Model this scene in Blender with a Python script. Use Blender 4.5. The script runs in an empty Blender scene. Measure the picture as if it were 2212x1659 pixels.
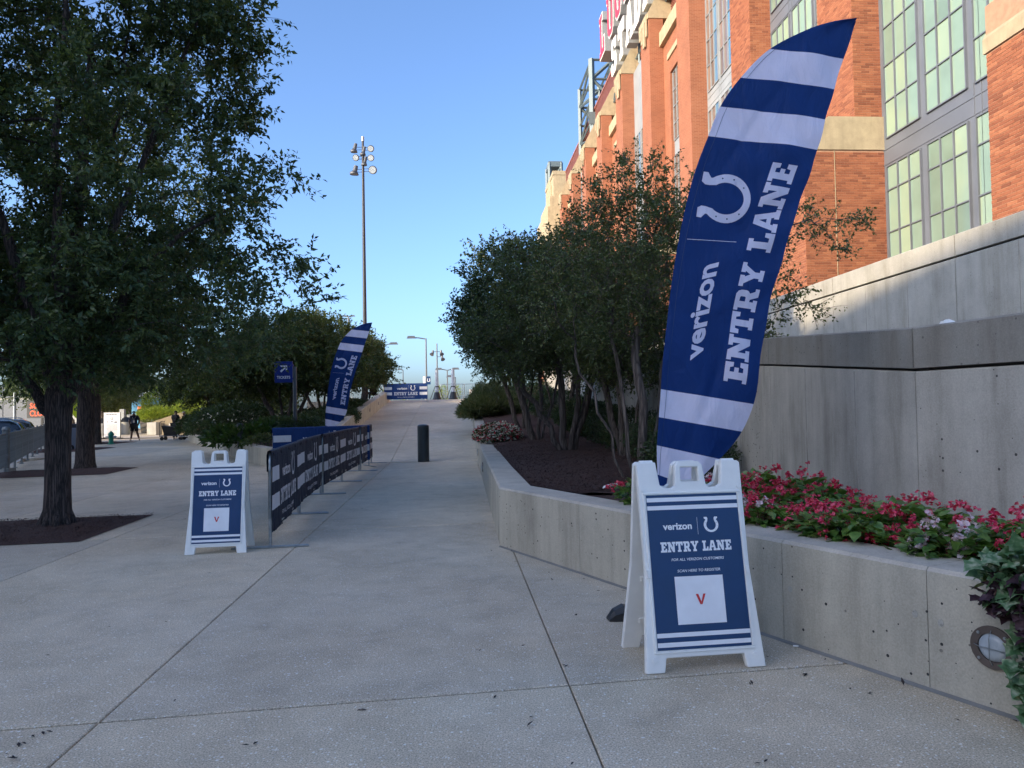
import bpy, bmesh, math, random
import numpy as np
from mathutils import Vector, Matrix
from mathutils.geometry import tessellate_polygon

R = math.radians
PI = math.pi
sc = bpy.context.scene
C = sc.collection

# ------------------------------------------------------------------ camera
PITCH, ROLL, CAMZ = R(1.665), R(1.0), 1.55
F0 = Vector((0, math.cos(PITCH), math.sin(PITCH)))
R0 = Vector((1, 0, 0))
U0 = Vector((0, -math.sin(PITCH), math.cos(PITCH)))
RV = math.cos(ROLL) * R0 - math.sin(ROLL) * U0
UV = math.sin(ROLL) * R0 + math.cos(ROLL) * U0
CAM = Vector((0, 0, CAMZ))
cam_d = bpy.data.cameras.new('camera')
cam = bpy.data.objects.new('camera', cam_d)
C.objects.link(cam)
M = Matrix((RV, UV, -F0)).transposed().to_4x4()
M.translation = CAM
cam.matrix_world = M
cam_d.sensor_width = 36
cam_d.lens = 36 * 1600 / 2212
cam_d.clip_start = 0.05
cam_d.clip_end = 3000
sc.camera = cam

# ------------------------------------------------------------------ light
SUN_EL = R(19.0)
SUN_AZ = R(35)            # light travels towards (+cos, +sin) of this angle
S = Vector((-math.cos(SUN_AZ) * math.cos(SUN_EL), -math.sin(SUN_AZ) * math.cos(SUN_EL), math.sin(SUN_EL)))
# roof line of the block that shades the pavement (used near the end)
_k = math.tan(SUN_EL)
OCC_Z, OCC_N1, OCC_T1, OCC_T0 = 19.5, 46.5, 0.0, 0.0
# shade edge passes 3.2 m up the upper wall at (6.6, 15) and rises .16 m per metre towards the camera
_P = (6.6 * math.cos(SUN_AZ) + 15 * math.sin(SUN_AZ), -6.6 * math.sin(SUN_AZ) + 15 * math.cos(SUN_AZ))   # (t, n)
_beta = -0.16
_alpha = (-_k - _beta * math.sin(SUN_AZ)) / math.cos(SUN_AZ)
_gn = -_alpha * math.sin(SUN_AZ) + _beta * math.cos(SUN_AZ)      # rise per metre of n
def _tz(n):   # t at which the shade plane reaches the roof height
    return _P[0] - (OCC_Z - 3.2 - _gn * (n - _P[1])) / _k
OCC_T1, OCC_T0 = _tz(OCC_N1), _tz(-75)
world = bpy.data.worlds.new('World')
sc.world = world
world.use_nodes = True
wn = world.node_tree
for n in list(wn.nodes):
    wn.nodes.remove(n)
sky = wn.nodes.new('ShaderNodeTexSky')
sky.sky_type = 'NISHITA'
sky.sun_disc = False
sky.sun_elevation = SUN_EL
sky.sun_rotation = math.atan2(S.x, S.y)
sky.air_density = 0.75
sky.dust_density = 2.5
sky.ozone_density = 4.4
bg = wn.nodes.new('ShaderNodeBackground')
bg.inputs['Strength'].default_value = 0.15
wo = wn.nodes.new('ShaderNodeOutputWorld')
wn.links.new(sky.outputs[0], bg.inputs[0])
wn.links.new(bg.outputs[0], wo.inputs[0])
sun_d = bpy.data.lights.new('sun', 'SUN')
sun_d.energy = 2.3
sun_d.angle = R(0.53)
sun_d.color = (1.0, 0.80, 0.55)
sun = bpy.data.objects.new('sun', sun_d)
C.objects.link(sun)
sun.rotation_euler = S.to_track_quat('Z', 'Y').to_euler()
sc.view_settings.view_transform = 'Standard'
sc.view_settings.look = 'None'
sc.view_settings.gamma = 1
sc.view_settings.exposure = 1.45
sc.view_settings.use_curve_mapping = False
sc.cycles.max_bounces = 6
sc.cycles.transparent_max_bounces = 6

# ------------------------------------------------------------------ helpers
def ray(u, v):
    u = float(u); v = float(v)
    return (u - 1106) / 1600 * RV - (v - 829.5) / 1600 * UV + F0

def W(u, v, Y):
    Y = float(Y)
    # world point seen at (u, v) of the 2212 px wide photograph, Y metres ahead
    d = ray(u, v)
    return CAM + d * (Y / d.y)

def G(u, v, z=0.0):
    d = ray(u, v)
    return CAM + d * ((z - CAMZ) / d.z)

def tag(o, label=None, cat=None, group=None, kind=None):
    if label: o['label'] = label
    if cat: o['category'] = cat
    if group: o['group'] = group
    if kind: o['kind'] = kind
    return o

def empty(name, loc=(0, 0, 0), rz=0.0, label=None, cat=None, group=None, kind=None):
    o = bpy.data.objects.new(name, None)
    o.empty_display_size = 0.2
    C.objects.link(o)
    o.location = loc
    o.rotation_euler = (0, 0, rz)
    return tag(o, label, cat, group, kind)

def link(name, me, mat=None, parent=None, loc=None):
    if mat is not None and len(me.materials) == 0:
        for m in (mat if isinstance(mat, (list, tuple)) else [mat]):
            me.materials.append(m)
    o = bpy.data.objects.new(name, me)
    C.objects.link(o)
    if parent: o.parent = parent
    if loc is not None: o.location = loc
    return o

def kids(o):
    return [c for c in bpy.data.objects if c.parent == o]

def dup(root, loc, rz=None, label=None, group=None, scale=None):
    ch = list(root.children)
    r = root.copy()
    C.objects.link(r)
    r.location = loc
    if rz is not None: r.rotation_euler = (0, 0, rz)
    if scale: r.scale = (scale, scale, scale) if not isinstance(scale, tuple) else scale
    if label: r['label'] = label
    if group: r['group'] = group
    for c in ch:
        d = c.copy(); C.objects.link(d); d.parent = r
        for g in list(c.children):
            e = g.copy(); C.objects.link(e); e.parent = d
    return r

class MB:
    def __init__(s):
        s.v = []; s.f = []; s.mi = []; s.m = 0
    def add(s, vs, fs):
        b = len(s.v)
        s.v.extend([tuple(p) for p in vs])
        for f in fs:
            s.f.append(tuple(b + i for i in f)); s.mi.append(s.m)
        return s
    def hexa(s, p):
        """8 points: bottom 4 ccw, top 4 ccw"""
        return s.add(p, [(3, 2, 1, 0), (4, 5, 6, 7), (0, 1, 5, 4), (1, 2, 6, 5), (2, 3, 7, 6), (3, 0, 4, 7)])
    def box(s, x0, x1, y0, y1, z0, z1):
        return s.hexa([(x0, y0, z0), (x1, y0, z0), (x1, y1, z0), (x0, y1, z0), (x0, y0, z1), (x1, y0, z1), (x1, y1, z1), (x0, y1, z1)])
    def cbox(s, c, h, rz=0.0, b=0.0):
        """chamfered box centre c, half sizes h, rotated rz, top/bottom bevel b"""
        ca, sa = math.cos(rz), math.sin(rz)
        pts = []
        def P(x, y, z):
            return (c[0] + x * ca - y * sa, c[1] + x * sa + y * ca, c[2] + z)
        if b <= 0:
            return s.hexa([P(-h[0], -h[1], -h[2]), P(h[0], -h[1], -h[2]), P(h[0], h[1], -h[2]), P(-h[0], h[1], -h[2]),
                           P(-h[0], -h[1], h[2]), P(h[0], -h[1], h[2]), P(h[0], h[1], h[2]), P(-h[0], h[1], h[2])])
        rings = []
        for z, ins in ((-h[2], b), (-h[2] + b, 0), (h[2] - b, 0), (h[2], b)):
            x, y = h[0] - ins, h[1] - ins
            cx = b
            rings.append([P(-x + cx, -y, z), P(x - cx, -y, z), P(x, -y + cx, z), P(x, y - cx, z), P(x - cx, y, z), P(-x + cx, y, z), P(-x, y - cx, z), P(-x, -y + cx, z)])
        vs = [p for r in rings for p in r]
        fs = [tuple(range(7, -1, -1)), tuple(range(24, 32))]
        for k in range(3):
            for i in range(8):
                j = (i + 1) % 8
                fs.append((k * 8 + i, k * 8 + j, k * 8 + 8 + j, k * 8 + 8 + i))
        return s.add(vs, fs)
    def tube(s, pts, rad, n=8, cap=True):
        pts = [Vector(p) for p in pts]
        if not isinstance(rad, (list, tuple)): rad = [rad] * len(pts)
        vs = []; fs = []
        prev = None
        for i, p in enumerate(pts):
            if i == 0: t = pts[1] - pts[0]
            elif i == len(pts) - 1: t = pts[-1] - pts[-2]
            else: t = pts[i + 1] - pts[i - 1]
            t = t.normalized() if t.length > 1e-9 else Vector((0, 0, 1))
            if prev is None:
                a = Vector((1, 0, 0)) if abs(t.x) < 0.9 else Vector((0, 1, 0))
                nx = t.cross(a).normalized()
            else:
                nx = (prev - t * prev.dot(t))
                nx = nx.normalized() if nx.length > 1e-6 else t.orthogonal().normalized()
            prev = nx
            ny = t.cross(nx)
            for k in range(n):
                a = 2 * PI * k / n
                vs.append(p + (nx * math.cos(a) + ny * math.sin(a)) * rad[i])
        for i in range(len(pts) - 1):
            for k in range(n):
                j = (k + 1) % n
                fs.append((i * n + k, i * n + j, i * n + n + j, i * n + n + k))
        if cap:
            fs.append(tuple(range(n - 1, -1, -1)))
            b = (len(pts) - 1) * n
            fs.append(tuple(range(b, b + n)))
        return s.add(vs, fs)
    def lathe(s, prof, c=(0, 0, 0), n=20):
        """prof list of (r, z)"""
        vs = []; fs = []
        for r, z in prof:
            for k in range(n):
                a = 2 * PI * k / n
                vs.append((c[0] + r * math.cos(a), c[1] + r * math.sin(a), c[2] + z))
        for i in range(len(prof) - 1):
            for k in range(n):
                j = (k + 1) % n
                fs.append((i * n + k, i * n + j, i * n + n + j, i * n + n + k))
        if prof[0][0] > 1e-5: fs.append(tuple(range(n - 1, -1, -1)))
        if prof[-1][0] > 1e-5: fs.append(tuple(range((len(prof) - 1) * n, len(prof) * n)))
        return s.add(vs, fs)
    def prism(s, poly, T, d0, d1, holes=()):
        """extrude 2d polygon (with holes) from d0 to d1; T(x, y, d) -> point"""
        loops = [list(poly)] + [list(h) for h in holes]
        tri = tessellate_polygon([[Vector((x, y, 0)) for x, y in L] for L in loops])
        flat = [p for L in loops for p in L]
        n = len(flat)
        vs = [T(x, y, d0) for x, y in flat] + [T(x, y, d1) for x, y in flat]
        fs = [tuple(t) for t in tri] + [tuple(n + i for i in reversed(t)) for t in tri]
        b = 0
        for L in loops:
            m = len(L)
            for i in range(m):
                j = (i + 1) % m
                fs.append((b + i, b + j, n + b + j, n + b + i))
            b += m
        return s.add(vs, fs)
    def flat(s, poly, T, d, holes=()):
        loops = [list(poly)] + [list(h) for h in holes]
        tri = tessellate_polygon([[Vector((x, y, 0)) for x, y in L] for L in loops])
        vs = [T(x, y, d) for L in loops for x, y in L]
        return s.add(vs, [tuple(t) for t in tri])
    def mesh(s, name='mesh', smooth=False, fix=True):
        me = bpy.data.meshes.new(name)
        me.from_pydata([tuple(p) for p in s.v], [], s.f)
        if any(s.mi): me.polygons.foreach_set('material_index', s.mi)
        if fix:
            bm = bmesh.new(); bm.from_mesh(me)
            bmesh.ops.recalc_face_normals(bm, faces=bm.faces)
            bm.to_mesh(me); bm.free()
        if smooth:
            me.polygons.foreach_set('use_smooth', [True] * len(me.polygons))
        me.update()
        return me
    def obj(s, name, mat, parent=None, smooth=False, loc=None, fix=True, auto=None):
        me = s.mesh(name, smooth or auto is not None, fix)
        if auto is not None: me.set_sharp_from_angle(angle=R(auto))
        return link(name, me, mat, parent, loc)

def np_mesh(name, verts, faces_flat, per, smooth=False):
    """fast mesh from numpy arrays; per = verts per face"""
    me = bpy.data.meshes.new(name)
    nv = len(verts); nf = len(faces_flat) // per
    me.vertices.add(nv)
    me.vertices.foreach_set('co', np.asarray(verts, dtype=np.float32).ravel())
    me.loops.add(nf * per)
    me.loops.foreach_set('vertex_index', np.asarray(faces_flat, dtype=np.int32))
    me.polygons.add(nf)
    me.polygons.foreach_set('loop_start', np.arange(0, nf * per, per, dtype=np.int32))
    me.polygons.foreach_set('loop_total', np.full(nf, per, dtype=np.int32))
    me.update(calc_edges=True)
    me.validate()
    return me

# ------------------------------------------------------------------ materials
def mat_new(name):
    m = bpy.data.materials.new(name); m.use_nodes = True
    nt = m.node_tree
    return m, nt, nt.nodes['Principled BSDF']

def N(nt, t, **kw):
    n = nt.nodes.new(t)
    for k, v in kw.items():
        if k.startswith('i_'):
            key = k[2:]
            key = int(key) if key.isdigit() else key.replace('_', ' ')
            n.inputs[key].default_value = v
        else:
            setattr(n, k, v)
    return n

def ramp(nt, fac, stops):
    r = nt.nodes.new('ShaderNodeValToRGB')
    e = r.color_ramp.elements
    while len(e) < len(stops): e.new(0.5)
    for i, (p, c) in enumerate(stops):
        e[i].position = p
        e[i].color = (c[0], c[1], c[2], 1) if isinstance(c, (tuple, list)) else (c, c, c, 1)
    nt.links.new(fac, r.inputs[0])
    return r.outputs[0]

def mixc(nt, fac, a, b, mode='MIX'):
    m = nt.nodes.new('ShaderNodeMix'); m.data_type = 'RGBA'; m.blend_type = mode
    def put(sock, v):
        if isinstance(v, bpy.types.NodeSocket): nt.links.new(v, sock)
        elif isinstance(v, (int, float)): sock.default_value = v
        else: sock.default_value = (v[0], v[1], v[2], 1)
    put(m.inputs[0], fac); put(m.inputs[6], a); put(m.inputs[7], b)
    return m.outputs[2]

def math_n(nt, op, a, b=None):
    m = nt.nodes.new('ShaderNodeMath'); m.operation = op
    for i, v in enumerate((a, b)):
        if v is None: continue
        if isinstance(v, bpy.types.NodeSocket): nt.links.new(v, m.inputs[i])
        else: m.inputs[i].default_value = v
    return m.outputs[0]

def plain(name, col, rough=0.5, metal=0.0, var=0.08, scale=6.0, bump=0.0, bscale=60.0, spec=0.5, coat=0.0):
    """painted / cast / moulded surface: base colour with faint uneven wear"""
    m, nt, bs = mat_new(name)
    tc = N(nt, 'ShaderNodeTexCoord')
    ns = N(nt, 'ShaderNodeTexNoise', i_Scale=scale, i_Detail=5.0, i_Roughness=0.6)
    nt.links.new(tc.outputs['Object'], ns.inputs['Vector'])
    lo = tuple(max(0, c * (1 - var * 2)) for c in col); hi = tuple(min(1, c * (1 + var * 2)) for c in col)
    nt.links.new(ramp(nt, ns.outputs[0], [(0.3, lo), (0.7, hi)]), bs.inputs['Base Color'])
    nt.links.new(ramp(nt, ns.outputs[0], [(0.3, max(0.02, rough - 0.08)), (0.7, min(1, rough + 0.08))]), bs.inputs['Roughness'])
    bs.inputs['Metallic'].default_value = metal
    bs.inputs['Specular IOR Level'].default_value = spec
    bs.inputs['Coat Weight'].default_value = coat
    if bump > 0:
        n2 = N(nt, 'ShaderNodeTexNoise', i_Scale=bscale, i_Detail=4.0)
        nt.links.new(tc.outputs['Object'], n2.inputs['Vector'])
        b = N(nt, 'ShaderNodeBump', i_Strength=bump, i_Distance=0.01)
        nt.links.new(n2.outputs[0], b.inputs['Height'])
        nt.links.new(b.outputs[0], bs.inputs['Normal'])
    return m

def world_pos(nt):
    g = N(nt, 'ShaderNodeNewGeometry')
    return g.outputs['Position']

def m_paving():
    m, nt, bs = mat_new('exposed_aggregate_paving')
    P = world_pos(nt)
    big = N(nt, 'ShaderNodeTexNoise', i_Scale=0.45, i_Detail=5.0, i_Roughness=0.55)
    mid = N(nt, 'ShaderNodeTexNoise', i_Scale=3.5, i_Detail=6.0, i_Roughness=0.65)
    fine = N(nt, 'ShaderNodeTexNoise', i_Scale=120.0, i_Detail=3.0, i_Roughness=0.7)
    vor = N(nt, 'ShaderNodeTexVoronoi', i_Scale=75.0)
    vor2 = N(nt, 'ShaderNodeTexVoronoi', i_Scale=33.0)
    for n in (big, mid, fine, vor, vor2): nt.links.new(P, n.inputs['Vector'])
    base = ramp(nt, big.outputs[0], [(0.3, (0.63, 0.515, 0.365)), (0.5, (0.68, 0.57, 0.415)), (0.7, (0.72, 0.62, 0.475))])
    base = mixc(nt, 0.75, base, ramp(nt, mid.outputs[0], [(0.3, 0.72), (0.5, 0.9), (0.7, 1.0)]), 'MULTIPLY')
    base = mixc(nt, 0.85, base, ramp(nt, fine.outputs[0], [(0.33, 0.34), (0.5, 0.92), (0.66, 1.4)]), 'MULTIPLY')
    sep = N(nt, 'ShaderNodeSeparateColor'); nt.links.new(vor.outputs['Color'], sep.inputs[0])
    pick = ramp(nt, sep.outputs[0], [(0.84, 0.0), (0.86, 1.0)])
    near = ramp(nt, vor.outputs['Distance'], [(0.3, 1.0), (0.42, 0.0)])
    base = mixc(nt, math_n(nt, 'MULTIPLY', pick, near), base, (0.80, 0.77, 0.70))
    sep2 = N(nt, 'ShaderNodeSeparateColor'); nt.links.new(vor2.outputs['Color'], sep2.inputs[0])
    pick2 = ramp(nt, sep2.outputs[1], [(0.93, 0.0), (0.94, 1.0)])
    near2 = ramp(nt, vor2.outputs['Distance'], [(0.2, 1.0), (0.3, 0.0)])
    base = mixc(nt, math_n(nt, 'MULTIPLY', pick2, near2), base, (0.82, 0.80, 0.74))
    # every slab its own tone, worn stains and dark gum spots
    oi = N(nt, 'ShaderNodeObjectInfo')
    base = mixc(nt, 1.0, base, ramp(nt, oi.outputs['Random'], [(0.0, (0.88, 0.89, 0.91)), (0.5, (1.0, 0.98, 0.95)), (1.0, (1.07, 1.05, 1.02))]), 'MULTIPLY')
    st = N(nt, 'ShaderNodeTexNoise', i_Scale=0.9, i_Detail=9.0, i_Roughness=0.72, i_Distortion=0.8); nt.links.new(P, st.inputs['Vector'])
    base = mixc(nt, 0.8, base, ramp(nt, st.outputs[0], [(0.34, 0.80), (0.45, 0.96), (0.55, 1.0), (0.66, 1.10)]), 'MULTIPLY')
    gv = N(nt, 'ShaderNodeTexVoronoi', i_Scale=1.5); nt.links.new(P, gv.inputs['Vector'])
    gs = N(nt, 'ShaderNodeSeparateColor'); nt.links.new(gv.outputs['Color'], gs.inputs[0])
    gum = math_n(nt, 'MULTIPLY', math_n(nt, 'LESS_THAN', gv.outputs['Distance'], 0.022), math_n(nt, 'GREATER_THAN', gs.outputs[2], 0.35))
    base = mixc(nt, math_n(nt, 'MULTIPLY', gum, 0.55), base, (0.09, 0.085, 0.08))
    nt.links.new(base, bs.inputs['Base Color'])
    bs.inputs['Roughness'].default_value = 0.78
    b = N(nt, 'ShaderNodeBump', i_Strength=0.55, i_Distance=0.004)
    nt.links.new(fine.outputs[0], b.inputs['Height'])
    nt.links.new(b.outputs[0], bs.inputs['Normal'])
    return m

def m_concrete(name, col=(0.30, 0.295, 0.28), holes=1.0, seam=0.0, stain=0.6, warm=(0.36, 0.31, 0.24)):
    """board formed wall: vertical streaks, blotches, bug holes, faint form seams"""
    m, nt, bs = mat_new(name)
    P = world_pos(nt)
    mp = N(nt, 'ShaderNodeMapping'); mp.inputs['Scale'].default_value = (2.2, 2.2, 0.28)
    nt.links.new(P, mp.inputs[0])
    streak = N(nt, 'ShaderNodeTexNoise', i_Scale=1.6, i_Detail=7.0, i_Roughness=0.62)
    nt.links.new(mp.outputs[0], streak.inputs['Vector'])
    blot = N(nt, 'ShaderNodeTexNoise', i_Scale=2.3, i_Detail=8.0, i_Roughness=0.65)
    fine = N(nt, 'ShaderNodeTexNoise', i_Scale=90.0, i_Detail=4.0, i_Roughness=0.7)
    vor = N(nt, 'ShaderNodeTexVoronoi', i_Scale=26.0); vor.inputs['Randomness'].default_value = 1.0
    den = N(nt, 'ShaderNodeTexNoise', i_Scale=1.4, i_Detail=2.0)
    for n in (blot, fine, vor, den): nt.links.new(P, n.inputs['Vector'])
    d = tuple(c * 0.74 for c in col); l = tuple(min(1, c * 1.18) for c in col)
    base = ramp(nt, blot.outputs[0], [(0.28, d), (0.5, col), (0.72, l)])
    base = mixc(nt, stain, base, ramp(nt, streak.outputs[0], [(0.32, 0.30), (0.46, 0.82), (0.56, 0.98), (0.72, 1.2)]), 'MULTIPLY')
    base = mixc(nt, 0.3, base, ramp(nt, streak.outputs[0], [(0.3, warm), (0.6, col)]))
    base = mixc(nt, 0.6, base, ramp(nt, fine.outputs[0], [(0.3, 0.72), (0.7, 1.2)]), 'MULTIPLY')
    sep = N(nt, 'ShaderNodeSeparateColor'); nt.links.new(vor.outputs['Color'], sep.inputs[0])
    pick = ramp(nt, math_n(nt, 'ADD', sep.outputs[0], math_n(nt, 'MULTIPLY', den.outputs[0], 0.35)), [(0.94, 0.0), (0.98, 1.0)])
    size = math_n(nt, 'MULTIPLY', sep.outputs[1], 0.2)
    near = math_n(nt, 'LESS_THAN', vor.outputs['Distance'], math_n(nt, 'ADD', size, 0.05))
    hole = math_n(nt, 'MULTIPLY', math_n(nt, 'MULTIPLY', pick, near), holes)
    base = mixc(nt, hole, base, (0.035, 0.035, 0.035))
    pv = N(nt, 'ShaderNodeTexVoronoi', i_Scale=62.0); nt.links.new(P, pv.inputs['Vector'])
    sp2 = N(nt, 'ShaderNodeSeparateColor'); nt.links.new(pv.outputs['Color'], sp2.inputs[0])
    d2 = N(nt, 'ShaderNodeTexNoise', i_Scale=2.1, i_Detail=3.0); nt.links.new(P, d2.inputs['Vector'])
    pk2 = ramp(nt, math_n(nt, 'ADD', sp2.outputs[0], math_n(nt, 'MULTIPLY', d2.outputs[0], 0.7)), [(1.06, 0.0), (1.1, 1.0)])
    hole2 = math_n(nt, 'MULTIPLY', math_n(nt, 'MULTIPLY', pk2, math_n(nt, 'LESS_THAN', pv.outputs['Distance'], 0.26)), holes * 0.85)
    base = mixc(nt, hole2, base, (0.05, 0.05, 0.05))
    nt.links.new(base, bs.inputs['Base Color'])
    bs.inputs['Roughness'].default_value = 0.82
    h = math_n(nt, 'SUBTRACT', math_n(nt, 'ADD', math_n(nt, 'MULTIPLY', fine.outputs[0], 0.25), math_n(nt, 'MULTIPLY', blot.outputs[0], 0.6)), hole)
    b = N(nt, 'ShaderNodeBump', i_Strength=0.5, i_Distance=0.006)
    nt.links.new(h, b.inputs['Height']); nt.links.new(b.outputs[0], bs.inputs['Normal'])
    return m

def m_brick_tex():
    """brickwork too far away to pick out single bricks"""
    m, nt, bs = mat_new('distant_brickwork')
    tc = N(nt, 'ShaderNodeTexCoord')
    sp = N(nt, 'ShaderNodeSeparateXYZ'); nt.links.new(tc.outputs['Object'], sp.inputs[0])
    cb = N(nt, 'ShaderNodeCombineXYZ')
    nt.links.new(math_n(nt, 'ADD', sp.outputs[0], sp.outputs[1]), cb.inputs[0])
    nt.links.new(sp.outputs[2], cb.inputs[1])
    br = N(nt, 'ShaderNodeTexBrick', i_Scale=1.0)
    br.inputs['Color1'].default_value = (0.31, 0.110, 0.052, 1)
    br.inputs['Color2'].default_value = (0.25, 0.082, 0.038, 1)
    br.inputs['Mortar'].default_value = (0.36, 0.18, 0.11, 1)
    br.inputs['Mortar Size'].default_value = 0.009
    br.inputs['Brick Width'].default_value = 0.36
    br.inputs['Row Height'].default_value = 0.105
    br.inputs['Bias'].default_value = -0.1
    nt.links.new(cb.outputs[0], br.inputs['Vector'])
    ns = N(nt, 'ShaderNodeTexNoise', i_Scale=0.6, i_Detail=5.0)
    nt.links.new(tc.outputs['Object'], ns.inputs['Vector'])
    c = mixc(nt, 0.5, br.outputs[0], ramp(nt, ns.outputs[0], [(0.3, 0.75), (0.7, 1.2)]), 'MULTIPLY')
    nt.links.new(c, bs.inputs['Base Color']); bs.inputs['Roughness'].default_value = 0.85
    b = N(nt, 'ShaderNodeBump', i_Strength=0.3, i_Distance=0.01, invert=True)
    nt.links.new(br.outputs['Fac'], b.inputs['Height']); nt.links.new(b.outputs[0], bs.inputs['Normal'])
    return m

def m_brick():
    m, nt, bs = mat_new('orange_brick')
    at = N(nt, 'ShaderNodeAttribute', attribute_name='tone')
    oi = N(nt, 'ShaderNodeObjectInfo')
    P = world_pos(nt)
    ns = N(nt, 'ShaderNodeTexNoise', i_Scale=25.0, i_Detail=5.0)
    nt.links.new(P, ns.inputs['Vector'])
    f = math_n(nt, 'FRACT', math_n(nt, 'ADD', at.outputs['Fac'], oi.outputs['Random']))
    c = ramp(nt, f, [(0.0, (0.20, 0.064, 0.031)), (0.3, (0.28, 0.094, 0.044)), (0.75, (0.325, 0.113, 0.052)), (1.0, (0.38, 0.145, 0.068))])
    c = mixc(nt, 0.5, c, ramp(nt, ns.outputs[0], [(0.3, 0.7), (0.7, 1.2)]), 'MULTIPLY')
    nt.links.new(c, bs.inputs['Base Color']); bs.inputs['Roughness'].default_value = 0.85
    return m

def m_leaf(name, cols, trans=0.35, scale=5.0, gloss=0.45, spec=0.35):
    m, nt, bs = mat_new(name)
    P = world_pos(nt)
    n1 = N(nt, 'ShaderNodeTexNoise', i_Scale=scale, i_Detail=2.0)
    n2 = N(nt, 'ShaderNodeTexWhiteNoise')
    n3 = N(nt, 'ShaderNodeTexNoise', i_Scale=38.0, i_Detail=1.0)
    nt.links.new(P, n1.inputs['Vector']); nt.links.new(P, n3.inputs['Vector'])
    f = math_n(nt, 'ADD', math_n(nt, 'MULTIPLY', n1.outputs[0], 0.5), math_n(nt, 'MULTIPLY', n3.outputs[0], 0.5))
    k = len(cols)
    c = ramp(nt, f, [(0.33 + 0.34 * i / (k - 1), col) for i, col in enumerate(cols)])
    nt.links.new(c, bs.inputs['Base Color'])
    bs.inputs['Roughness'].default_value = gloss
    bs.inputs['Specular IOR Level'].default_value = spec
    tr = N(nt, 'ShaderNodeBsdfTranslucent')
    nt.links.new(mixc(nt, 1.0, c, (1.5, 1.5, 0.6), 'MULTIPLY'), tr.inputs[0])
    mx = N(nt, 'ShaderNodeMixShader'); mx.inputs[0].default_value = trans
    out = nt.nodes['Material Output']
    nt.links.new(bs.outputs[0], mx.inputs[1]); nt.links.new(tr.outputs[0], mx.inputs[2])
    nt.links.new(mx.outputs[0], out.inputs[0])
    return m

def m_bark(name, dark, light, scale=14.0):
    m, nt, bs = mat_new(name)
    tc = N(nt, 'ShaderNodeTexCoord')
    mp = N(nt, 'ShaderNodeMapping'); mp.inputs['Scale'].default_value = (1, 1, 0.06)
    nt.links.new(tc.outputs['Object'], mp.inputs[0])
    vo = N(nt, 'ShaderNodeTexVoronoi', i_Scale=scale * 2.4, feature='DISTANCE_TO_EDGE')
    ns = N(nt, 'ShaderNodeTexNoise', i_Scale=scale, i_Detail=6.0, i_Roughness=0.7)
    ad = N(nt, 'ShaderNodeVectorMath', operation='ADD')
    nt.links.new(mp.outputs[0], ns.inputs['Vector'])
    sc2 = N(nt, 'ShaderNodeVectorMath', operation='SCALE'); sc2.inputs['Scale'].default_value = 0.1
    nt.links.new(ns.outputs['Color'], sc2.inputs[0])
    nt.links.new(mp.outputs[0], ad.inputs[0]); nt.links.new(sc2.outputs[0], ad.inputs[1])
    nt.links.new(ad.outputs[0], vo.inputs['Vector'])
    h = math_n(nt, 'ADD', ramp(nt, vo.outputs[0], [(0.0, 0.0), (0.3, 1.0)]), math_n(nt, 'MULTIPLY', ns.outputs[0], 0.5))
    nt.links.new(ramp(nt, h, [(0.3, dark), (1.1, light)]), bs.inputs['Base Color'])
    bs.inputs['Roughness'].default_value = 0.9
    b = N(nt, 'ShaderNodeBump', i_Strength=0.9, i_Distance=0.02)
    nt.links.new(h, b.inputs['Height']); nt.links.new(b.outputs[0], bs.inputs['Normal'])
    return m

def m_mulch():
    m, nt, bs = mat_new('dark_bark_mulch')
    P = world_pos(nt)
    v = N(nt, 'ShaderNodeTexVoronoi', i_Scale=42.0)
    n1 = N(nt, 'ShaderNodeTexNoise', i_Scale=60.0, i_Detail=5.0, i_Roughness=0.7, i_Distortion=1.5)
    for n in (v, n1): nt.links.new(P, n.inputs['Vector'])
    c = ramp(nt, n1.outputs[0], [(0.3, (0.03, 0.015, 0.012)), (0.52, (0.10, 0.05, 0.038)), (0.72, (0.24, 0.13, 0.095))])
    nt.links.new(c, bs.inputs['Base Color']); bs.inputs['Roughness'].default_value = 0.95
    b = N(nt, 'ShaderNodeBump', i_Strength=1.0, i_Distance=0.03)
    nt.links.new(math_n(nt, 'ADD', n1.outputs[0], v.outputs['Distance']), b.inputs['Height'])
    nt.links.new(b.outputs[0], bs.inputs['Normal'])
    return m

def m_fabric(name, col, trans=0.3, crease=0.4):
    m, nt, bs = mat_new(name)
    tc = N(nt, 'ShaderNodeTexCoord')
    mp = N(nt, 'ShaderNodeMapping'); mp.inputs['Scale'].default_value = (5, 5, 2.2); mp.inputs['Rotation'].default_value = (0, 0.5, 0)
    nt.links.new(tc.outputs['Object'], mp.inputs[0])
    n1 = N(nt, 'ShaderNodeTexNoise', i_Scale=1.6, i_Detail=6.0, i_Roughness=0.55, i_Distortion=1.2)
    nt.links.new(mp.outputs[0], n1.inputs['Vector'])
    nt.links.new(ramp(nt, n1.outputs[0], [(0.3, tuple(c * 0.92 for c in col)), (0.7, tuple(min(1, c * 1.05) for c in col))]), bs.inputs['Base Color'])
    bs.inputs['Roughness'].default_value = 0.6
    bs.inputs['Specular IOR Level'].default_value = 0.25
    b = N(nt, 'ShaderNodeBump', i_Strength=crease, i_Distance=0.05)
    nt.links.new(n1.outputs[0], b.inputs['Height']); nt.links.new(b.outputs[0], bs.inputs['Normal'])
    if trans > 0:
        tr = N(nt, 'ShaderNodeBsdfTranslucent'); tr.inputs[0].default_value = (*col, 1)
        mx = N(nt, 'ShaderNodeMixShader'); mx.inputs[0].default_value = trans
        nt.links.new(bs.outputs[0], mx.inputs[1]); nt.links.new(tr.outputs[0], mx.inputs[2])
        nt.links.new(mx.outputs[0], nt.nodes['Material Output'].inputs[0])
    return m

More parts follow.
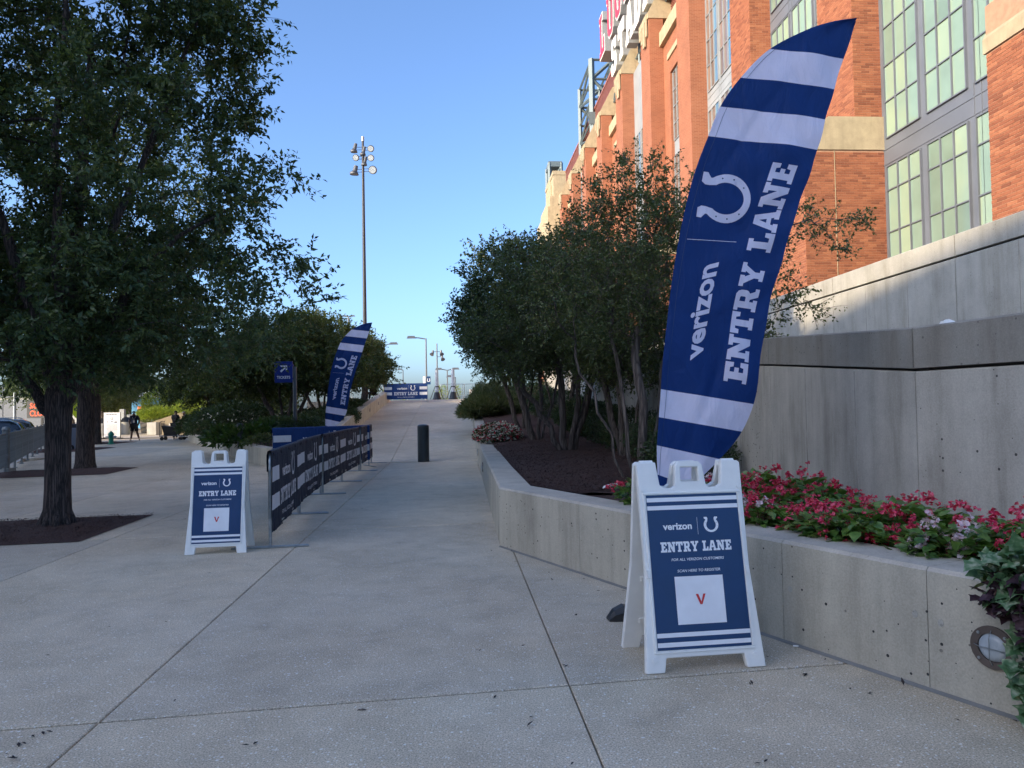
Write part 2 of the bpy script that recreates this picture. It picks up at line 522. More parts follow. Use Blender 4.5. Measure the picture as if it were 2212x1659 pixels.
def m_glass(name, col, rough=0.06, metal=0.0, spec=0.8):
    m, nt, bs = mat_new(name)
    oi = N(nt, 'ShaderNodeObjectInfo')
    P = world_pos(nt)
    ns = N(nt, 'ShaderNodeTexNoise', i_Scale=0.8, i_Detail=3.0)
    nt.links.new(P, ns.inputs['Vector'])
    f = math_n(nt, 'ADD', math_n(nt, 'MULTIPLY', oi.outputs['Random'], 0.55), math_n(nt, 'MULTIPLY', ns.outputs[0], 0.45))
    nt.links.new(ramp(nt, f, [(0.2, tuple(c * 0.7 for c in col)), (0.5, col), (0.8, (min(1, col[0] * 1.35), min(1, col[1] * 1.2), col[2] * 1.05))]), bs.inputs['Base Color'])
    bs.inputs['Roughness'].default_value = rough; bs.inputs['Metallic'].default_value = metal
    bs.inputs['Specular IOR Level'].default_value = spec
    b = N(nt, 'ShaderNodeBump', i_Strength=0.05, i_Distance=0.05)
    nt.links.new(ns.outputs[0], b.inputs['Height']); nt.links.new(b.outputs[0], bs.inputs['Normal'])
    return m

MT = {}
MT['paving'] = m_paving()
MT['wall'] = m_concrete('board_formed_concrete', (0.49, 0.465, 0.40), 0.9)
MT['wall_low'] = m_concrete('pitted_concrete', (0.52, 0.485, 0.39), 1.0, stain=0.45)
MT['wall_top'] = m_concrete('worn_concrete_top', (0.54, 0.48, 0.39), 0.25, stain=0.2)
MT['wall_pale'] = m_concrete('pale_concrete', (0.47, 0.46, 0.41), 0.35, stain=0.45, warm=(0.44, 0.40, 0.30))
MT['coping'] = m_concrete('stained_coping_concrete', (0.29, 0.275, 0.235), 0.5, stain=0.75)
MT['asphalt'] = plain('asphalt', (0.055, 0.055, 0.057), 0.9, bump=0.4, bscale=80)
MT['earth'] = plain('earth', (0.10, 0.085, 0.06), 0.95, bump=0.5, bscale=20)
MT['mulch'] = m_mulch()
MT['brick'] = m_brick()
MT['brick_far'] = m_brick_tex()
MT['mortar'] = plain('mortar', (0.42, 0.24, 0.15), 0.95)
MT['stone'] = m_concrete('cream_cast_stone', (0.42, 0.34, 0.215), 0.0, stain=0.25, warm=(0.35, 0.29, 0.18))
MT['frame_grey'] = plain('grey_cladding_metal', (0.17, 0.185, 0.21), 0.5, 0.3, 0.05, 0.7)
MT['frame_light'] = plain('light_grey_cladding', (0.29, 0.31, 0.32), 0.55, 0.1, 0.06, 0.7)
MT['glass_green'] = m_glass('green_tinted_glass', (0.225, 0.32, 0.245), 0.12)
MT['glass_blue'] = m_glass('sky_tinted_glass', (0.08, 0.20, 0.33), 0.05)  # blue of the reflected sky put into the glass colour
MT['glass_brown'] = m_glass('dark_window_glass', (0.17, 0.13, 0.11), 0.08)
MT['siding'] = plain('red_brown_metal_siding', (0.30, 0.12, 0.09), 0.5)
MT['steel_blue'] = plain('blue_grey_painted_steel', (0.13, 0.17, 0.18), 0.5, 0.2)
MT['sign_red'] = plain('red_sign_face', (0.72, 0.03, 0.05), 0.35)
MT['sign_white'] = plain('white_sign_face', (0.80, 0.79, 0.74), 0.4)
MT['sign_return'] = plain('grey_sign_return', (0.26, 0.27, 0.27), 0.5)
MT['white_plastic'] = plain('white_moulded_plastic', (0.86, 0.85, 0.80), 0.42, var=0.03, bump=0.08, bscale=200)
MT['print_navy'] = plain('navy_print', (0.012, 0.048, 0.135), 0.38, var=0.05, spec=0.4)
MT['print_white'] = plain('white_print', (0.84, 0.84, 0.86), 0.4, var=0.03)
MT['print_red'] = plain('red_print', (0.65, 0.03, 0.025), 0.4, var=0.1)
MT['flag_blue'] = m_fabric('navy_flag_fabric', (0.003, 0.032, 0.155), 0.12, 0.45)
MT['flag_white'] = m_fabric('white_flag_fabric', (0.74, 0.73, 0.88), 0.2, 0.4)
MT['banner_navy'] = m_fabric('navy_banner_fabric', (0.007, 0.016, 0.042), 0.0, 0.9)
MT['banner_white'] = m_fabric('white_banner_print', (0.68, 0.68, 0.70), 0.0, 0.5)
MT['banner_blue'] = m_fabric('blue_banner_fabric', (0.010, 0.042, 0.16), 0.0, 0.5)
MT['galv'] = plain('galvanised_steel', (0.36, 0.39, 0.40), 0.42, 0.75, 0.1, 20)
MT['galv_dull'] = plain('weathered_fence_steel', (0.25, 0.26, 0.25), 0.5, 0.45, 0.15, 12)
MT['black'] = plain('black_plastic', (0.02, 0.021, 0.023), 0.45)
MT['black_metal'] = plain('black_painted_metal', (0.025, 0.026, 0.028), 0.4, 0.2)
MT['grey_metal'] = plain('dark_grey_painted_metal', (0.10, 0.11, 0.125), 0.45, 0.3)
MT['bollard'] = plain('dark_green_painted_steel', (0.016, 0.028, 0.036), 0.42, 0.1, coat=0.1)
MT['bronze'] = plain('bronze_ring', (0.16, 0.13, 0.115), 0.4, 0.6)
MT['lens'] = plain('frosted_glass_lens', (0.42, 0.47, 0.50), 0.25)
MT['bark'] = m_bark('furrowed_bark', (0.022, 0.017, 0.015), (0.135, 0.10, 0.085))
MT['bark_smooth'] = m_bark('smooth_grey_bark', (0.07, 0.056, 0.048), (0.165, 0.135, 0.115), 7)
MT['leaf_elm'] = m_leaf('dark_green_leaf', [(0.030, 0.052, 0.028), (0.062, 0.10, 0.042), (0.14, 0.17, 0.055)], 0.32)
MT['leaf_elm2'] = m_leaf('mid_green_leaf', [(0.018, 0.038, 0.018), (0.045, 0.075, 0.026), (0.10, 0.12, 0.03)], 0.35)
MT['leaf_crab'] = m_leaf('olive_green_leaf', [(0.038, 0.060, 0.028), (0.085, 0.118, 0.046), (0.19, 0.20, 0.075)], 0.28, gloss=0.38)
MT['leaf_deep'] = m_leaf('deep_green_leaf', [(0.022, 0.045, 0.026), (0.050, 0.085, 0.038), (0.11, 0.135, 0.05)], 0.25, gloss=0.35)
MT['leaf_olive'] = m_leaf('yellowing_leaf', [(0.032, 0.055, 0.026), (0.07, 0.10, 0.036), (0.15, 0.16, 0.05)], 0.35)
MT['leaf_begonia'] = m_leaf('begonia_leaf', [(0.045, 0.10, 0.022), (0.10, 0.20, 0.045), (0.20, 0.29, 0.065)], 0.25, 9, 0.3, 0.5)
MT['leaf_lime'] = m_leaf('bright_green_leaf', [(0.12, 0.18, 0.03), (0.22, 0.30, 0.05), (0.36, 0.38, 0.08)], 0.3)
MT['leaf_grass'] = m_leaf('fine_shrub_leaf', [(0.06, 0.09, 0.04), (0.12, 0.15, 0.07), (0.24, 0.22, 0.12)], 0.3)
MT['leaf_hosta'] = m_leaf('hosta_leaf', [(0.02, 0.05, 0.015), (0.045, 0.09, 0.025), (0.09, 0.14, 0.035)], 0.3)
MT['leaf_varie'] = m_leaf('variegated_leaf', [(0.05, 0.12, 0.05), (0.11, 0.21, 0.10), (0.42, 0.46, 0.33)], 0.2, 16)
MT['petal_white'] = m_leaf('white_petal', [(0.6, 0.55, 0.55), (0.8, 0.78, 0.76)], 0.2, 30)
MT['leaf_purple'] = m_leaf('purple_leaf', [(0.03, 0.016, 0.024), (0.065, 0.035, 0.05), (0.13, 0.08, 0.10)], 0.2, 16)
MT['petal_pink'] = m_leaf('pink_petal', [(0.42, 0.015, 0.06), (0.68, 0.05, 0.13), (0.82, 0.20, 0.28)], 0.3, 30)
MT['petal_pale'] = m_leaf('pale_petal', [(0.55, 0.35, 0.5), (0.75, 0.6, 0.72), (0.8, 0.75, 0.8)], 0.3, 30)
MT['petal_mix'] = m_leaf('mixed_petal', [(0.45, 0.03, 0.05), (0.6, 0.2, 0.2), (0.75, 0.62, 0.58), (0.8, 0.74, 0.7)], 0.2, 30)
MT['debris'] = plain('dry_leaf_litter', (0.03, 0.022, 0.02), 0.9)
# ------------------------------------------------------------------ the lie of the land
RAMP0, RAMP1 = 21.1, 45.0
def ramp_z(y):
    return max(0.0, min(y, RAMP1) - RAMP0) / 12.0
TOPZ = ramp_z(RAMP1)
def x_right(y): return -0.16 - 0.066 * (y - 8.2)        # outer foot of the planter wall along the ramp
def x_left(y): return -5.55 - 0.077 * (y - 20.3)        # inner foot of the left ramp wall

# ground sheet, reaching the horizon
mb = MB()
mb.add([(-900, -300, -0.6), (900, -300, -0.6), (900, 1500, -0.6), (-900, 1500, -0.6)], [(0, 1, 2, 3)])
tag(mb.obj('ground', MT['earth'], fix=False), kind='structure')
# street beyond the steel fence
sd = Vector((-0.482, 0.876, 0))      # direction of the street
sn = Vector((-0.876, -0.482, 0))     # away from the pavement
K0 = Vector((-11.9, 16.9, 0))
mb = MB()
a = K0 - sd * 40 + sn * 0.4; b = K0 + sd * 170 + sn * 0.4
mb.add([a, b, b + sn * 34, a + sn * 34], [(0, 1, 2, 3)])
road = mb.obj('road', MT['asphalt']); road.location.z = -0.42
tag(road, kind='structure')
mb = MB()
a = K0 - sd * 40 + sn * 0.18; b = K0 + sd * 170 + sn * 0.18
mb.hexa([p + Vector((0, 0, z)) for z in (-0.6, 0.004) for p in (a + sn * 0.16, a, b, b + sn * 0.16)])
tag(mb.obj('kerb', MT['wall_top']), kind='structure')

# ------------------------------------------------------------------ paving slabs
def slab(parent, pts, thick=0.12, gap=0.0045, bev=0.006):
    """one cast slab: 4 corners ccw with their own heights"""
    c = sum((Vector(p) for p in pts), Vector()) / 4
    top = []; edge = []; bot = []
    for i, p in enumerate(pts):
        p = Vector(p)
        e1 = (Vector(pts[i - 1]) - p).normalized(); e2 = (Vector(pts[(i + 1) % 4]) - p).normalized()
        g = lambda e, k: e * k * (2.1 if abs(e.y) > abs(e.x) else 1.0)      # crosswise joints are sawn wider
        q = p + g(e1, gap) + g(e2, gap)
        edge.append(q - Vector((0, 0, bev))); top.append(q + g(e1, bev) + g(e2, bev))
        bot.append(q - Vector((0, 0, thick)))
    m = MB()
    m.add(bot + edge + top, [(3, 2, 1, 0), (8, 9, 10, 11)] + [(k * 4 + i, k * 4 + (i + 1) % 4, k * 4 + 4 + (i + 1) % 4, k * 4 + 4 + i) for k in (0, 1) for i in range(4)])
    return m.obj('paving_slab', MT['paving'], parent, fix=False)

pav = empty('pavement', kind='structure')
def joint_x(k, y): return -1.8 + 2.42 * k - 0.08 * y
def joint_pt(k, j):
    # longitudinal joint k meets cross joint j ; cross joints y = yj + .17 x
    yj = 4.1 + 5.82 * (j - 1)
    sl = 0.16 if j < 4 else 0.06
    if j >= 4: yj = 4.1 + 5.82 * 3 - 0.45 + 5.9 * (j - 4)
    y = (yj + sl * (-1.8 + 2.42 * k)) / (1 + 0.08 * sl)
    return Vector((joint_x(k, y), y, 0))
for k in range(-12, 4):
    for j in range(-1, 8):
        if j >= 4 and k > -1: continue
        if j >= 4 and k == -1: pass
        q = [joint_pt(k, j), joint_pt(k + 1, j), joint_pt(k + 1, j + 1), joint_pt(k, j + 1)]
        c = sum(q, Vector()) / 4
        if (c - K0).dot(sn) > 1.0: continue
        if j >= 4 and c.x > -6.0: continue
        slab(pav, q)
# bigger far pavement past the slabs one can tell apart
mb = MB()
mb.add([(-75, 46, 0), (-20, 44.6, 0), (-7, 46.5, 0), (-7, 130, 0), (-75, 160, 0)], [(0, 1, 2, 3, 4)])
tag(mb.obj('far_pavement', MT['paving'], fix=False), kind='structure').location.z = -0.006

# ramp: two columns of slabs between its walls
rp = empty('ramp', kind='structure')
ys = [RAMP0, 27.0, 32.9, 38.8, RAMP1 + 0.4]
for y0, y1 in zip(ys[:-1], ys[1:]):
    for side in (0, 1):
        def P(x, y): return Vector((x, y, ramp_z(y)))
        if side == 0: q = [P(x_left(y0) - 0.1, y0), P(joint_x(0, y0), y0), P(joint_x(0, y1), y1), P(x_left(y1) - 0.1, y1)]
        else: q = [P(joint_x(0, y0), y0), P(x_right(y0) + 0.1, y0), P(x_right(y1) + 0.1, y1), P(joint_x(0, y1), y1)]
        slab(rp, q, thick=0.3)
# flat slabs between the last straight joint and the foot of the ramp
for k in (-2, -1, 0):
    a0, a1 = joint_pt(k, 4), joint_pt(k + 1, 4)
    if a0.y > RAMP0 - 0.3: continue
# upper plaza
mb = MB()
mb.box(-12.6, 40, RAMP1 + 0.41, 100, -0.3, TOPZ)
plz = mb.obj('plaza', MT['wall_top']); tag(plz, kind='structure')

# ------------------------------------------------------------------ low planter wall (right)
def wall_strip(name, pts, inner, mat_face, mat_top, parent=None, lip=0.012):
    """pts: list of (x, y, zbase, ztop) outer line; inner: list of (x, y). one block with worn top edge"""
    m = MB()
    n = len(pts)
    vs = []
    for (x, y, zb, zt), (xi, yi) in zip(pts, inner):
        d = Vector((xi - x, yi - y, 0)).normalized()
        vs += [(x, y, zb - 0.25), (x, y, zt - 0.02), (x + d.x * 0.02, y + d.y * 0.02, zt), (xi - d.x * 0.015, yi - d.y * 0.015, zt), (xi, yi, zt - 0.015), (xi, yi, zb - 0.25)]
    fs = []; mi = []
    for i in range(n - 1):
        for k in range(5):
            fs.append((i * 6 + k, i * 6 + k + 1, i * 6 + 7 + k, i * 6 + 6 + k)); mi.append(1 if k in (1, 2, 3) else 0)
    fs.append(tuple(range(6))); mi.append(0)
    fs.append(tuple((n - 1) * 6 + k for k in range(5, -1, -1))); mi.append(0)
    m.v = vs; m.f = fs; m.mi = mi
    return link(name, m.mesh(name), [mat_face, mat_top], parent)

def lerp(a, b, t): return a + (b - a) * t
ZP = 0.65
pw = empty('planter_wall', (0, 0, 0), label='low concrete planter wall that bends from the flower bed up along the ramp', cat='wall')
corner = Vector((-0.16, 8.2, 0)); dn = Vector((-0.487, 0.873, 0)).normalized()
dn_in = Vector((0.873, 0.487, 0))
ic = Vector((0.20, 8.32, 0))
def near_pt(s): return corner - dn * s       # s metres from the corner towards the camera
# four cast lengths on the near leg, thin joints between
cuts = [0.0, 1.55, 2.75, 3.87, 4.83, 6.0, 11.0]
for i in range(6):
    s0, s1 = cuts[i] + (0.002 if i else 0), cuts[i + 1] - 0.002
    P0, P1 = near_pt(s0), near_pt(s1)
    i0 = ic if i == 0 else P0 + dn_in * 0.36
    i1 = P1 + dn_in * 0.36
    wall_strip('wall_length', [(P0.x, P0.y, 0, ZP), (P1.x, P1.y, 0, ZP + (0.0))], [(i0.x, i0.y), (i1.x, i1.y)], MT['wall_low'], MT['wall_top'], pw)
# along the ramp
seg = [8.2, 11.2, 14.4, 17.8, 21.1, 25.0, 29.0, 33.0, 37.0, 41.0, 45.4]
for y0, y1 in zip(seg[:-1], seg[1:]):
    a0 = y0 + (0.004 if y0 > 8.3 else 0)
    t0 = ramp_z(y0) + lerp(ZP, 0.6, min(1, (y0 - 8.2) / 12)); t1 = ramp_z(y1) + lerp(ZP, 0.6, min(1, (y1 - 8.2) / 12))
    i0 = (ic.x, ic.y) if y0 < 8.3 else (x_right(a0) + 0.34, a0)
    wall_strip('wall_length', [(x_right(a0), a0, ramp_z(y0), t0), (x_right(y1), y1, ramp_z(y1), t1)], [i0, (x_right(y1) + 0.34, y1)], MT['wall_low'], MT['wall_top'], pw)
# dark sealant fillet at the foot
m = MB()
for s0, s1 in ((0, 11.0),):
    A, B = near_pt(s0), near_pt(s1)
    o = -dn_in * 0.022
    m.add([A + o + Vector((0, 0, 0.001)), B + o + Vector((0, 0, 0.001)), B + Vector((0, 0, 0.014)), A + Vector((0, 0, 0.014))], [(0, 1, 2, 3)])
m.obj('joint_filler', plain('grey_joint_filler', (0.20, 0.195, 0.18), 0.85), pw, fix=False)
# recessed round plugs (tie holes) on the near leg
for s_, z_ in ((3.93, 0.347), (4.90, 0.37), (4.76, 0.385)):
    p = near_pt(s_)
    mm = MB()
    ang = math.atan2(-dn.y, -dn.x)
    T = lambda x, y, d: (p.x + (-dn.x) * x - dn_in.x * d, p.y + (-dn.y) * x - dn_in.y * d, z_ + y)
    mm.prism([(0.016 * math.cos(a * PI / 7), 0.02 * math.sin(a * PI / 7)) for a in range(14)], T, -0.01, 0.003)
    mm.obj('tie_plug', MT['wall_pale'], pw)

# round bulkhead light in the near leg
def wall_light(p, nrm, rad, label):
    tan = Vector((-nrm.y, nrm.x, 0))
    root = empty('wall_light', p, label=label, cat='light fitting', group='round light fittings set into the planter wall')
    T = lambda x, y, d: (tan.x * x + nrm.x * d, tan.y * x + nrm.y * d, y)
    circ = lambda r, n=28: [(r * math.cos(2 * PI * k / n), r * math.sin(2 * PI * k / n)) for k in range(n)]
    m = MB(); m.prism(circ(rad), T, -0.02, 0.014, [circ(rad * 0.66)]); m.obj('bezel', MT['bronze'], root)
    m = MB()
    n = 24; vs = []; fs = []
    for i, (r, d) in enumerate(((0.68, 0.0), (0.6, 0.012), (0.4, 0.022), (0.15, 0.026))):
        for k in range(n):
            a = 2 * PI * k / n
            vs.append(T(rad * r * math.cos(a), rad * r * math.sin(a), d))
    for i in range(3):
        for k in range(n):
            j = (k + 1) % n; fs.append((i * n + k, i * n + j, i * n + n + j, i * n + n + k))
    fs.append(tuple(range(3 * n, 4 * n)))
    m.add(vs, fs); m.obj('lens', MT['lens'], root, smooth=True)
    m = MB()
    m.tube([T(-rad * 0.8, 0.0, 0.016), T(-rad * 0.5, 0.0, 0.036), T(rad * 0.5, 0, 0.036), T(rad * 0.8, 0, 0.016)], rad * 0.022, 6)
    m.tube([T(0, -rad * 0.8, 0.016), T(0, -rad * 0.5, 0.04), T(0, rad * 0.5, 0.04), T(0, rad * 0.8, 0.016)], rad * 0.022, 6)
    m.obj('guard', MT['galv'], root)
    for a in (45, 135, 225, 315):
        m = MB(); m.prism([(rad * 0.84 * math.cos(R(a)) + 0.008 * math.cos(b * PI / 3), rad * 0.84 * math.sin(R(a)) + 0.008 * math.sin(b * PI / 3)) for b in range(6)], T, 0.014, 0.019)
        m.obj('screw', MT['galv'], root)
    return root
p = near_pt(5.16)
wall_light(Vector((p.x, p.y, 0.315)), -dn_in, 0.105, 'big round light with cross guard in the low wall, beside the trailing leaves')
for i, y in enumerate((15.2, 20.2, 26.0, 31.5)):
    if i > 2: break
    wall_light(Vector((x_right(y), y, ramp_z(y) + 0.3)), Vector((-1, -0.066, 0)).normalized(), 0.1,
               ['small round light in the planter wall side, nearest to the bend', 'small round light in the planter wall side, level with the bollard', 'small round light in the planter wall side, furthest up the ramp'][i])

# ------------------------------------------------------------------ tall concrete wall behind the flowers
tw = empty('tall_wall', (0, 0, 0), label='tall grey concrete wall with grooved coping behind the pink flowers', cat='wall')
MT['grey_seam'] = plain('form_seam_concrete', (0.33, 0.315, 0.275), 0.9, var=0.15)
def panel(parent, A, B, zb0, zb1, zt0, zt1, band, th, mat, mat_c, normal, proud=0.012, groove=0.022, name='wall_panel'):
    """wall panel from A to B (xy), face towards `normal`, with coping band above a recessed groove"""
    A = Vector((A[0], A[1], 0)); B = Vector((B[0], B[1], 0)); nrm = Vector((normal[0], normal[1], 0)).normalized()
    def H(A_, B_, o, z0a, z0b, z1a, z1b, t):
        f0 = A_ + nrm * o; f1 = B_ + nrm * o; k0 = A_ - nrm * t; k1 = B_ - nrm * t
        Z = lambda p, z: (p.x, p.y, z)
        m = MB()
        b = 0.012
        f0t, f1t = f0 - nrm * b, f1 - nrm * b
        m.add([Z(f0, z0a), Z(f1, z0b), Z(k1, z0b), Z(k0, z0a), Z(f0, z1a - b), Z(f1, z1b - b), Z(k1, z1b), Z(k0, z1a), Z(f0t, z1a), Z(f1t, z1b)],
              [(3, 2, 1, 0), (0, 1, 5, 4), (4, 5, 9, 8), (8, 9, 6, 7), (2, 3, 7, 6), (1, 2, 6, 9, 5), (0, 4, 8, 7, 3)])
        return m
    H(A, B, 0, zb0, zb1, zt0 - band - groove, zt1 - band - groove, th).obj(name, mat, parent)
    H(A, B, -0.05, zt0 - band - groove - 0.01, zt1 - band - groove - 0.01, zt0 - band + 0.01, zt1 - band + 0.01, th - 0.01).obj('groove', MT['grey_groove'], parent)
    H(A, B, proud, zt0 - band, zt1 - band, zt0, zt1, th).obj('coping', mat_c, parent)
    # raised fins left by the joints of the form boards
    L = (B - A).length; k = max(1, round(L / 1.15)); dd = (B - A) / L
    for j in range(1, k):
        s = L * j / k + 0.06 * math.sin(j * 5.1 + A.y)
        c = A + dd * s; t = lerp(zt0, zt1, s / L) - band - groove - 0.02
        m = MB(); w_ = 0.006
        q = [c - dd * w_ + nrm * 0.0005, c + dd * w_ + nrm * 0.0005, c + dd * w_ * 0.4 + nrm * 0.0045, c - dd * w_ * 0.4 + nrm * 0.0045]
        m.add([(p.x, p.y, 0.1) for p in q] + [(p.x, p.y, t) for p in q], [(0, 1, 5, 4), (1, 2, 6, 5), (2, 3, 7, 6), (3, 0, 4, 7)])
        m.obj('form_seam', MT['grey_seam'], parent)
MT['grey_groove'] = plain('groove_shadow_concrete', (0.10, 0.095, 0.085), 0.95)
tp = [((3.5, 3.4), 2.07), ((2.94, 5.40), 2.07), ((2.93, 8.4), 2.27), ((2.85, 12.5), 2.5), ((2.75, 17), 2.75), ((2.6, 23), 3.06), ((2.4, 30), 3.42), ((2.2, 38), 3.8), ((2.0, 46), 4.1)]
first = True
for (A, za), (B, zb) in zip(tp[:-1], tp[1:]):
    d = (Vector(B) - Vector(A)).normalized()
    A2 = Vector(A) + d * (0.0 if first else 0.006); B2 = Vector(B) - d * 0.006
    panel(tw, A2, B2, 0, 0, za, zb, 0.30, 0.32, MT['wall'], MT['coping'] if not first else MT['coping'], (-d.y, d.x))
    first = False
# dark filler behind the open vertical joint
m = MB()
for (A, za), (B, zb) in list(zip(tp[:-1], tp[1:]))[1:]:
    m.box(A[0] + 0.045, A[0] + 0.25, A[1] - 0.1, A[1] + 0.1, 0, za - 0.02)
m.obj('joint_filler', MT['grey_groove'], tw)
# recessed tie holes with rusty rims
for (x, y, z) in ((2.957, 6.5, 0.82), (2.985, 5.25, 0.98)):
    pass

# upper wall
uw = empty('upper_wall', (0, 0, 0), label='long pale concrete wall behind the tall wall, half in golden sunlight', cat='wall')
def ux(y): return 7.36 - 0.062 * y
uy = [5.0, 7.4, 11.05, 14.75, 18.4, 22.1, 25.8, 29.5, 33.2]
for y0, y1 in zip(uy[:-1], uy[1:]):
    d = Vector((-0.062, 1)).normalized()
    panel(uw, (ux(y0), y0 + 0.012), (ux(y1), y1 - 0.012), 0, 0, 4.0, 4.0, 0.32, 0.3, MT['wall_pale'], MT['wall_pale'], (-d.y, d.x), proud=0.0, groove=0.035)
m = MB()
for y in uy[1:-1]:
    m.box(ux(y) + 0.05, ux(y) + 0.25, y - 0.1, y + 0.1, 0, 3.97)
m.obj('joint_filler', MT['grey_groove'], uw)
# walks between the walls
m = MB()
m.add([(3.3, 3, 0.9), (ux(3), 3, 0.9), (ux(46), 46, 2.0), (2.4, 46, 2.0)], [(0, 1, 2, 3)])
tag(m.obj('upper_path', MT['wall_top'], fix=False), kind='structure')
m = MB()
m.add([(7.3, -20, 1.2), (60, -20, 1.2), (60, 45.3, 1.2), (5.0, 45.3, 1.2)], [(0, 1, 2, 3)])
tag(m.obj('terrace', MT['wall_top'], fix=False), kind='structure')

# ------------------------------------------------------------------ left ramp wall
lw = empty('ramp_side_wall', (0, 0, 0), label='sloping concrete side wall on the left edge of the ramp', cat='wall')
seg = [20.3, 24.4, 28.5, 32.6, 36.7, 40.8, 45.2]
for i, (y0, y1) in enumerate(zip(seg[:-1], seg[1:])):
    a0 = y0 + (0.006 if i else 0)
    zb = lambda y: ramp_z(y)
    h = lambda y: lerp(0.42, 0.62, min(1, (y - 20.3) / 9))
    wall_strip('wall_length', [(x_left(a0), a0, zb(y0), zb(y0) + h(y0)), (x_left(y1), y1, zb(y1), zb(y1) + h(y1))], [(x_left(a0) - 0.34, a0), (x_left(y1) - 0.34, y1)], MT['wall_warm'] if 'wall_warm' in MT else MT['wall_low'], MT['wall_top'], lw)
for i, y in enumerate((26.5, 30.5, 34.5, 38.5)):
    wall_light(Vector((x_left(y), y, ramp_z(y) + 0.34)), Vector((1, 0.077, 0)).normalized(), 0.085,
               ['tiny round light in the ramp side wall, lowest on the slope', 'tiny round light in the ramp side wall, second up the slope', 'tiny round light in the ramp side wall, third up the slope', 'tiny round light in the ramp side wall, highest, beside the far barricade'][i])

# left garden wall, following the street
gw = empty('garden_wall', (0, 0, 0), label='low curving concrete wall round the shrub garden beside the pavement', cat='wall')
gp = [(-5.6, 20.62, 0.50), (-6.6, 20.45, 0.50), (-7.15, 20.85, 0.51), (-8.6, 23.5, 0.5), (-10.8, 27.5, 0.46), (-13.0, 31.6, 0.43), (-15.2, 35.5, 0.41), (-17.0, 38.8, 0.40), (-16.2, 39.6, 0.40)]
inn = []
for i, (x, y, z) in enumerate(gp):
    a = Vector(gp[max(0, i - 1)][:2]); b = Vector(gp[min(len(gp) - 1, i + 1)][:2]); d = (b - a).normalized()
    nrm = Vector((d.y, -d.x))
    if nrm.dot(Vector((-11, 34)) - Vector((x, y))) < 0: nrm = -nrm
    inn.append((x + nrm.x * 0.3, y + nrm.y * 0.3))
for i in range(len(gp) - 1):
    wall_strip('wall_length', [(gp[i][0], gp[i][1], 0, gp[i][2]), (gp[i + 1][0], gp[i + 1][1], 0, gp[i + 1][2])], [inn[i], inn[i + 1]], MT['wall_low'], MT['wall_top'], gw)

# ------------------------------------------------------------------ planting beds
def grid_mesh(name, pts_fn, nu, nv, mat, parent=None, kind=None):
    vs = []; fs = []
    for j in range(nv + 1):
        for i in range(nu + 1):
            vs.append(pts_fn(i / nu, j / nv))
    for j in range(nv):
        for i in range(nu):
            a = j * (nu + 1) + i
            fs.append((a, a + 1, a + nu + 2, a + nu + 1))
    me = bpy.data.meshes.new(name); me.from_pydata(vs, [], fs)
    me.polygons.foreach_set('use_smooth', [True] * len(fs)); me.update()
    o = link(name, me, mat, parent)
    if kind: tag(o, kind=kind)
    return o
rg = random.Random(5)
from mathutils import noise
def bed_z(x, y):
    xr = x_right(y); xt = 2.9
    base = ramp_z(y) + 0.52 + 0.012 * max(0, y - 8)
    if y > RAMP0: base = ramp_z(y) + 0.68
    t = max(0, min(1, (x - xr) / (xt - xr)))
    return base + 0.16 * t * min(1, max(0, (y - 7) / 4)) + 0.035 * noise.noise(Vector((x * 1.7, y * 1.7, 0))) + 0.012 * noise.noise(Vector((x * 9, y * 9, 3)))
def right_bed(u, v):
    y = 8.3 + (45.2 - 8.3) * v ** 1.6
    xa = x_right(y) + 0.3; xb = lerp(2.97, 2.05, (y - 8.3) / 37)
    x = lerp(xa, xb, u)
    return (x, y, bed_z(x, y))
bed = empty('planting_bed', kind='structure')
grid_mesh('mulch', right_bed, 60, 150, MT['mulch'], bed)
def near_bed(u, v):
    # between the near leg and the tall wall
    s = 11.0 * v
    a = near_pt(s) + dn_in * 0.33
    b = Vector((lerp(2.97, 3.5, max(0, min(1, (5.4 - a.y + 0.6) / 2.2))), a.y + 1.6, 0))
    if v < 0.02: b = Vector((2.97, 8.3, 0))
    x = lerp(a.x, max(b.x, a.x + 0.1), u); y = lerp(a.y, max(a.y + 0.1, min(b.y, 8.3)), u)
    return (x, y, 0.52 + 0.03 * noise.noise(Vector((x * 2, y * 2, 0))))
m = MB()
m.add([near_pt(-0.1) + dn_in * 0.3 + Vector((0, 0, 0.53)), near_pt(9) + dn_in * 0.3 + Vector((0, 0, 0.53)), (4.5, 1.0, 0.53), (3.5, 3.4, 0.53), (2.97, 5.4, 0.53), (2.97, 8.32, 0.53)], [(0, 1, 2, 3, 4, 5)])
m.obj('mulch', MT['mulch'], bed, fix=False)

# left garden ground
def gz(x, y):
    # distance inside from the street wall line
    d = (x + 7.15) * 0.876 + (y - 20.85) * 0.482
    base = 0.42 + 0.125 * max(0, d)
    lim = ramp_z(y) + 0.45 if y > 24 else 0.6
    return min(base, 2.35 if y > 38 else max(0.5, lim + 0.15)) + 0.05 * noise.noise(Vector((x * 0.9, y * 0.9, 0)))
def left_bed(u, v):
    y = 20.9 + (45.3 - 20.9) * v
    xa = max(-17.0, -7.1 - (y - 20.9) * 0.552) if y < 38.8 else lerp(-17.0, -15.8, (y - 38.8) / 6.5)
    xa += 0.12
    xb = x_left(y) - 0.3
    x = lerp(xa, xb, u)
    return (x, y, gz(x, y))
lg = empty('garden_bed', kind='structure')
grid_mesh('mulch', left_bed, 40, 60, MT['mulch'], lg)

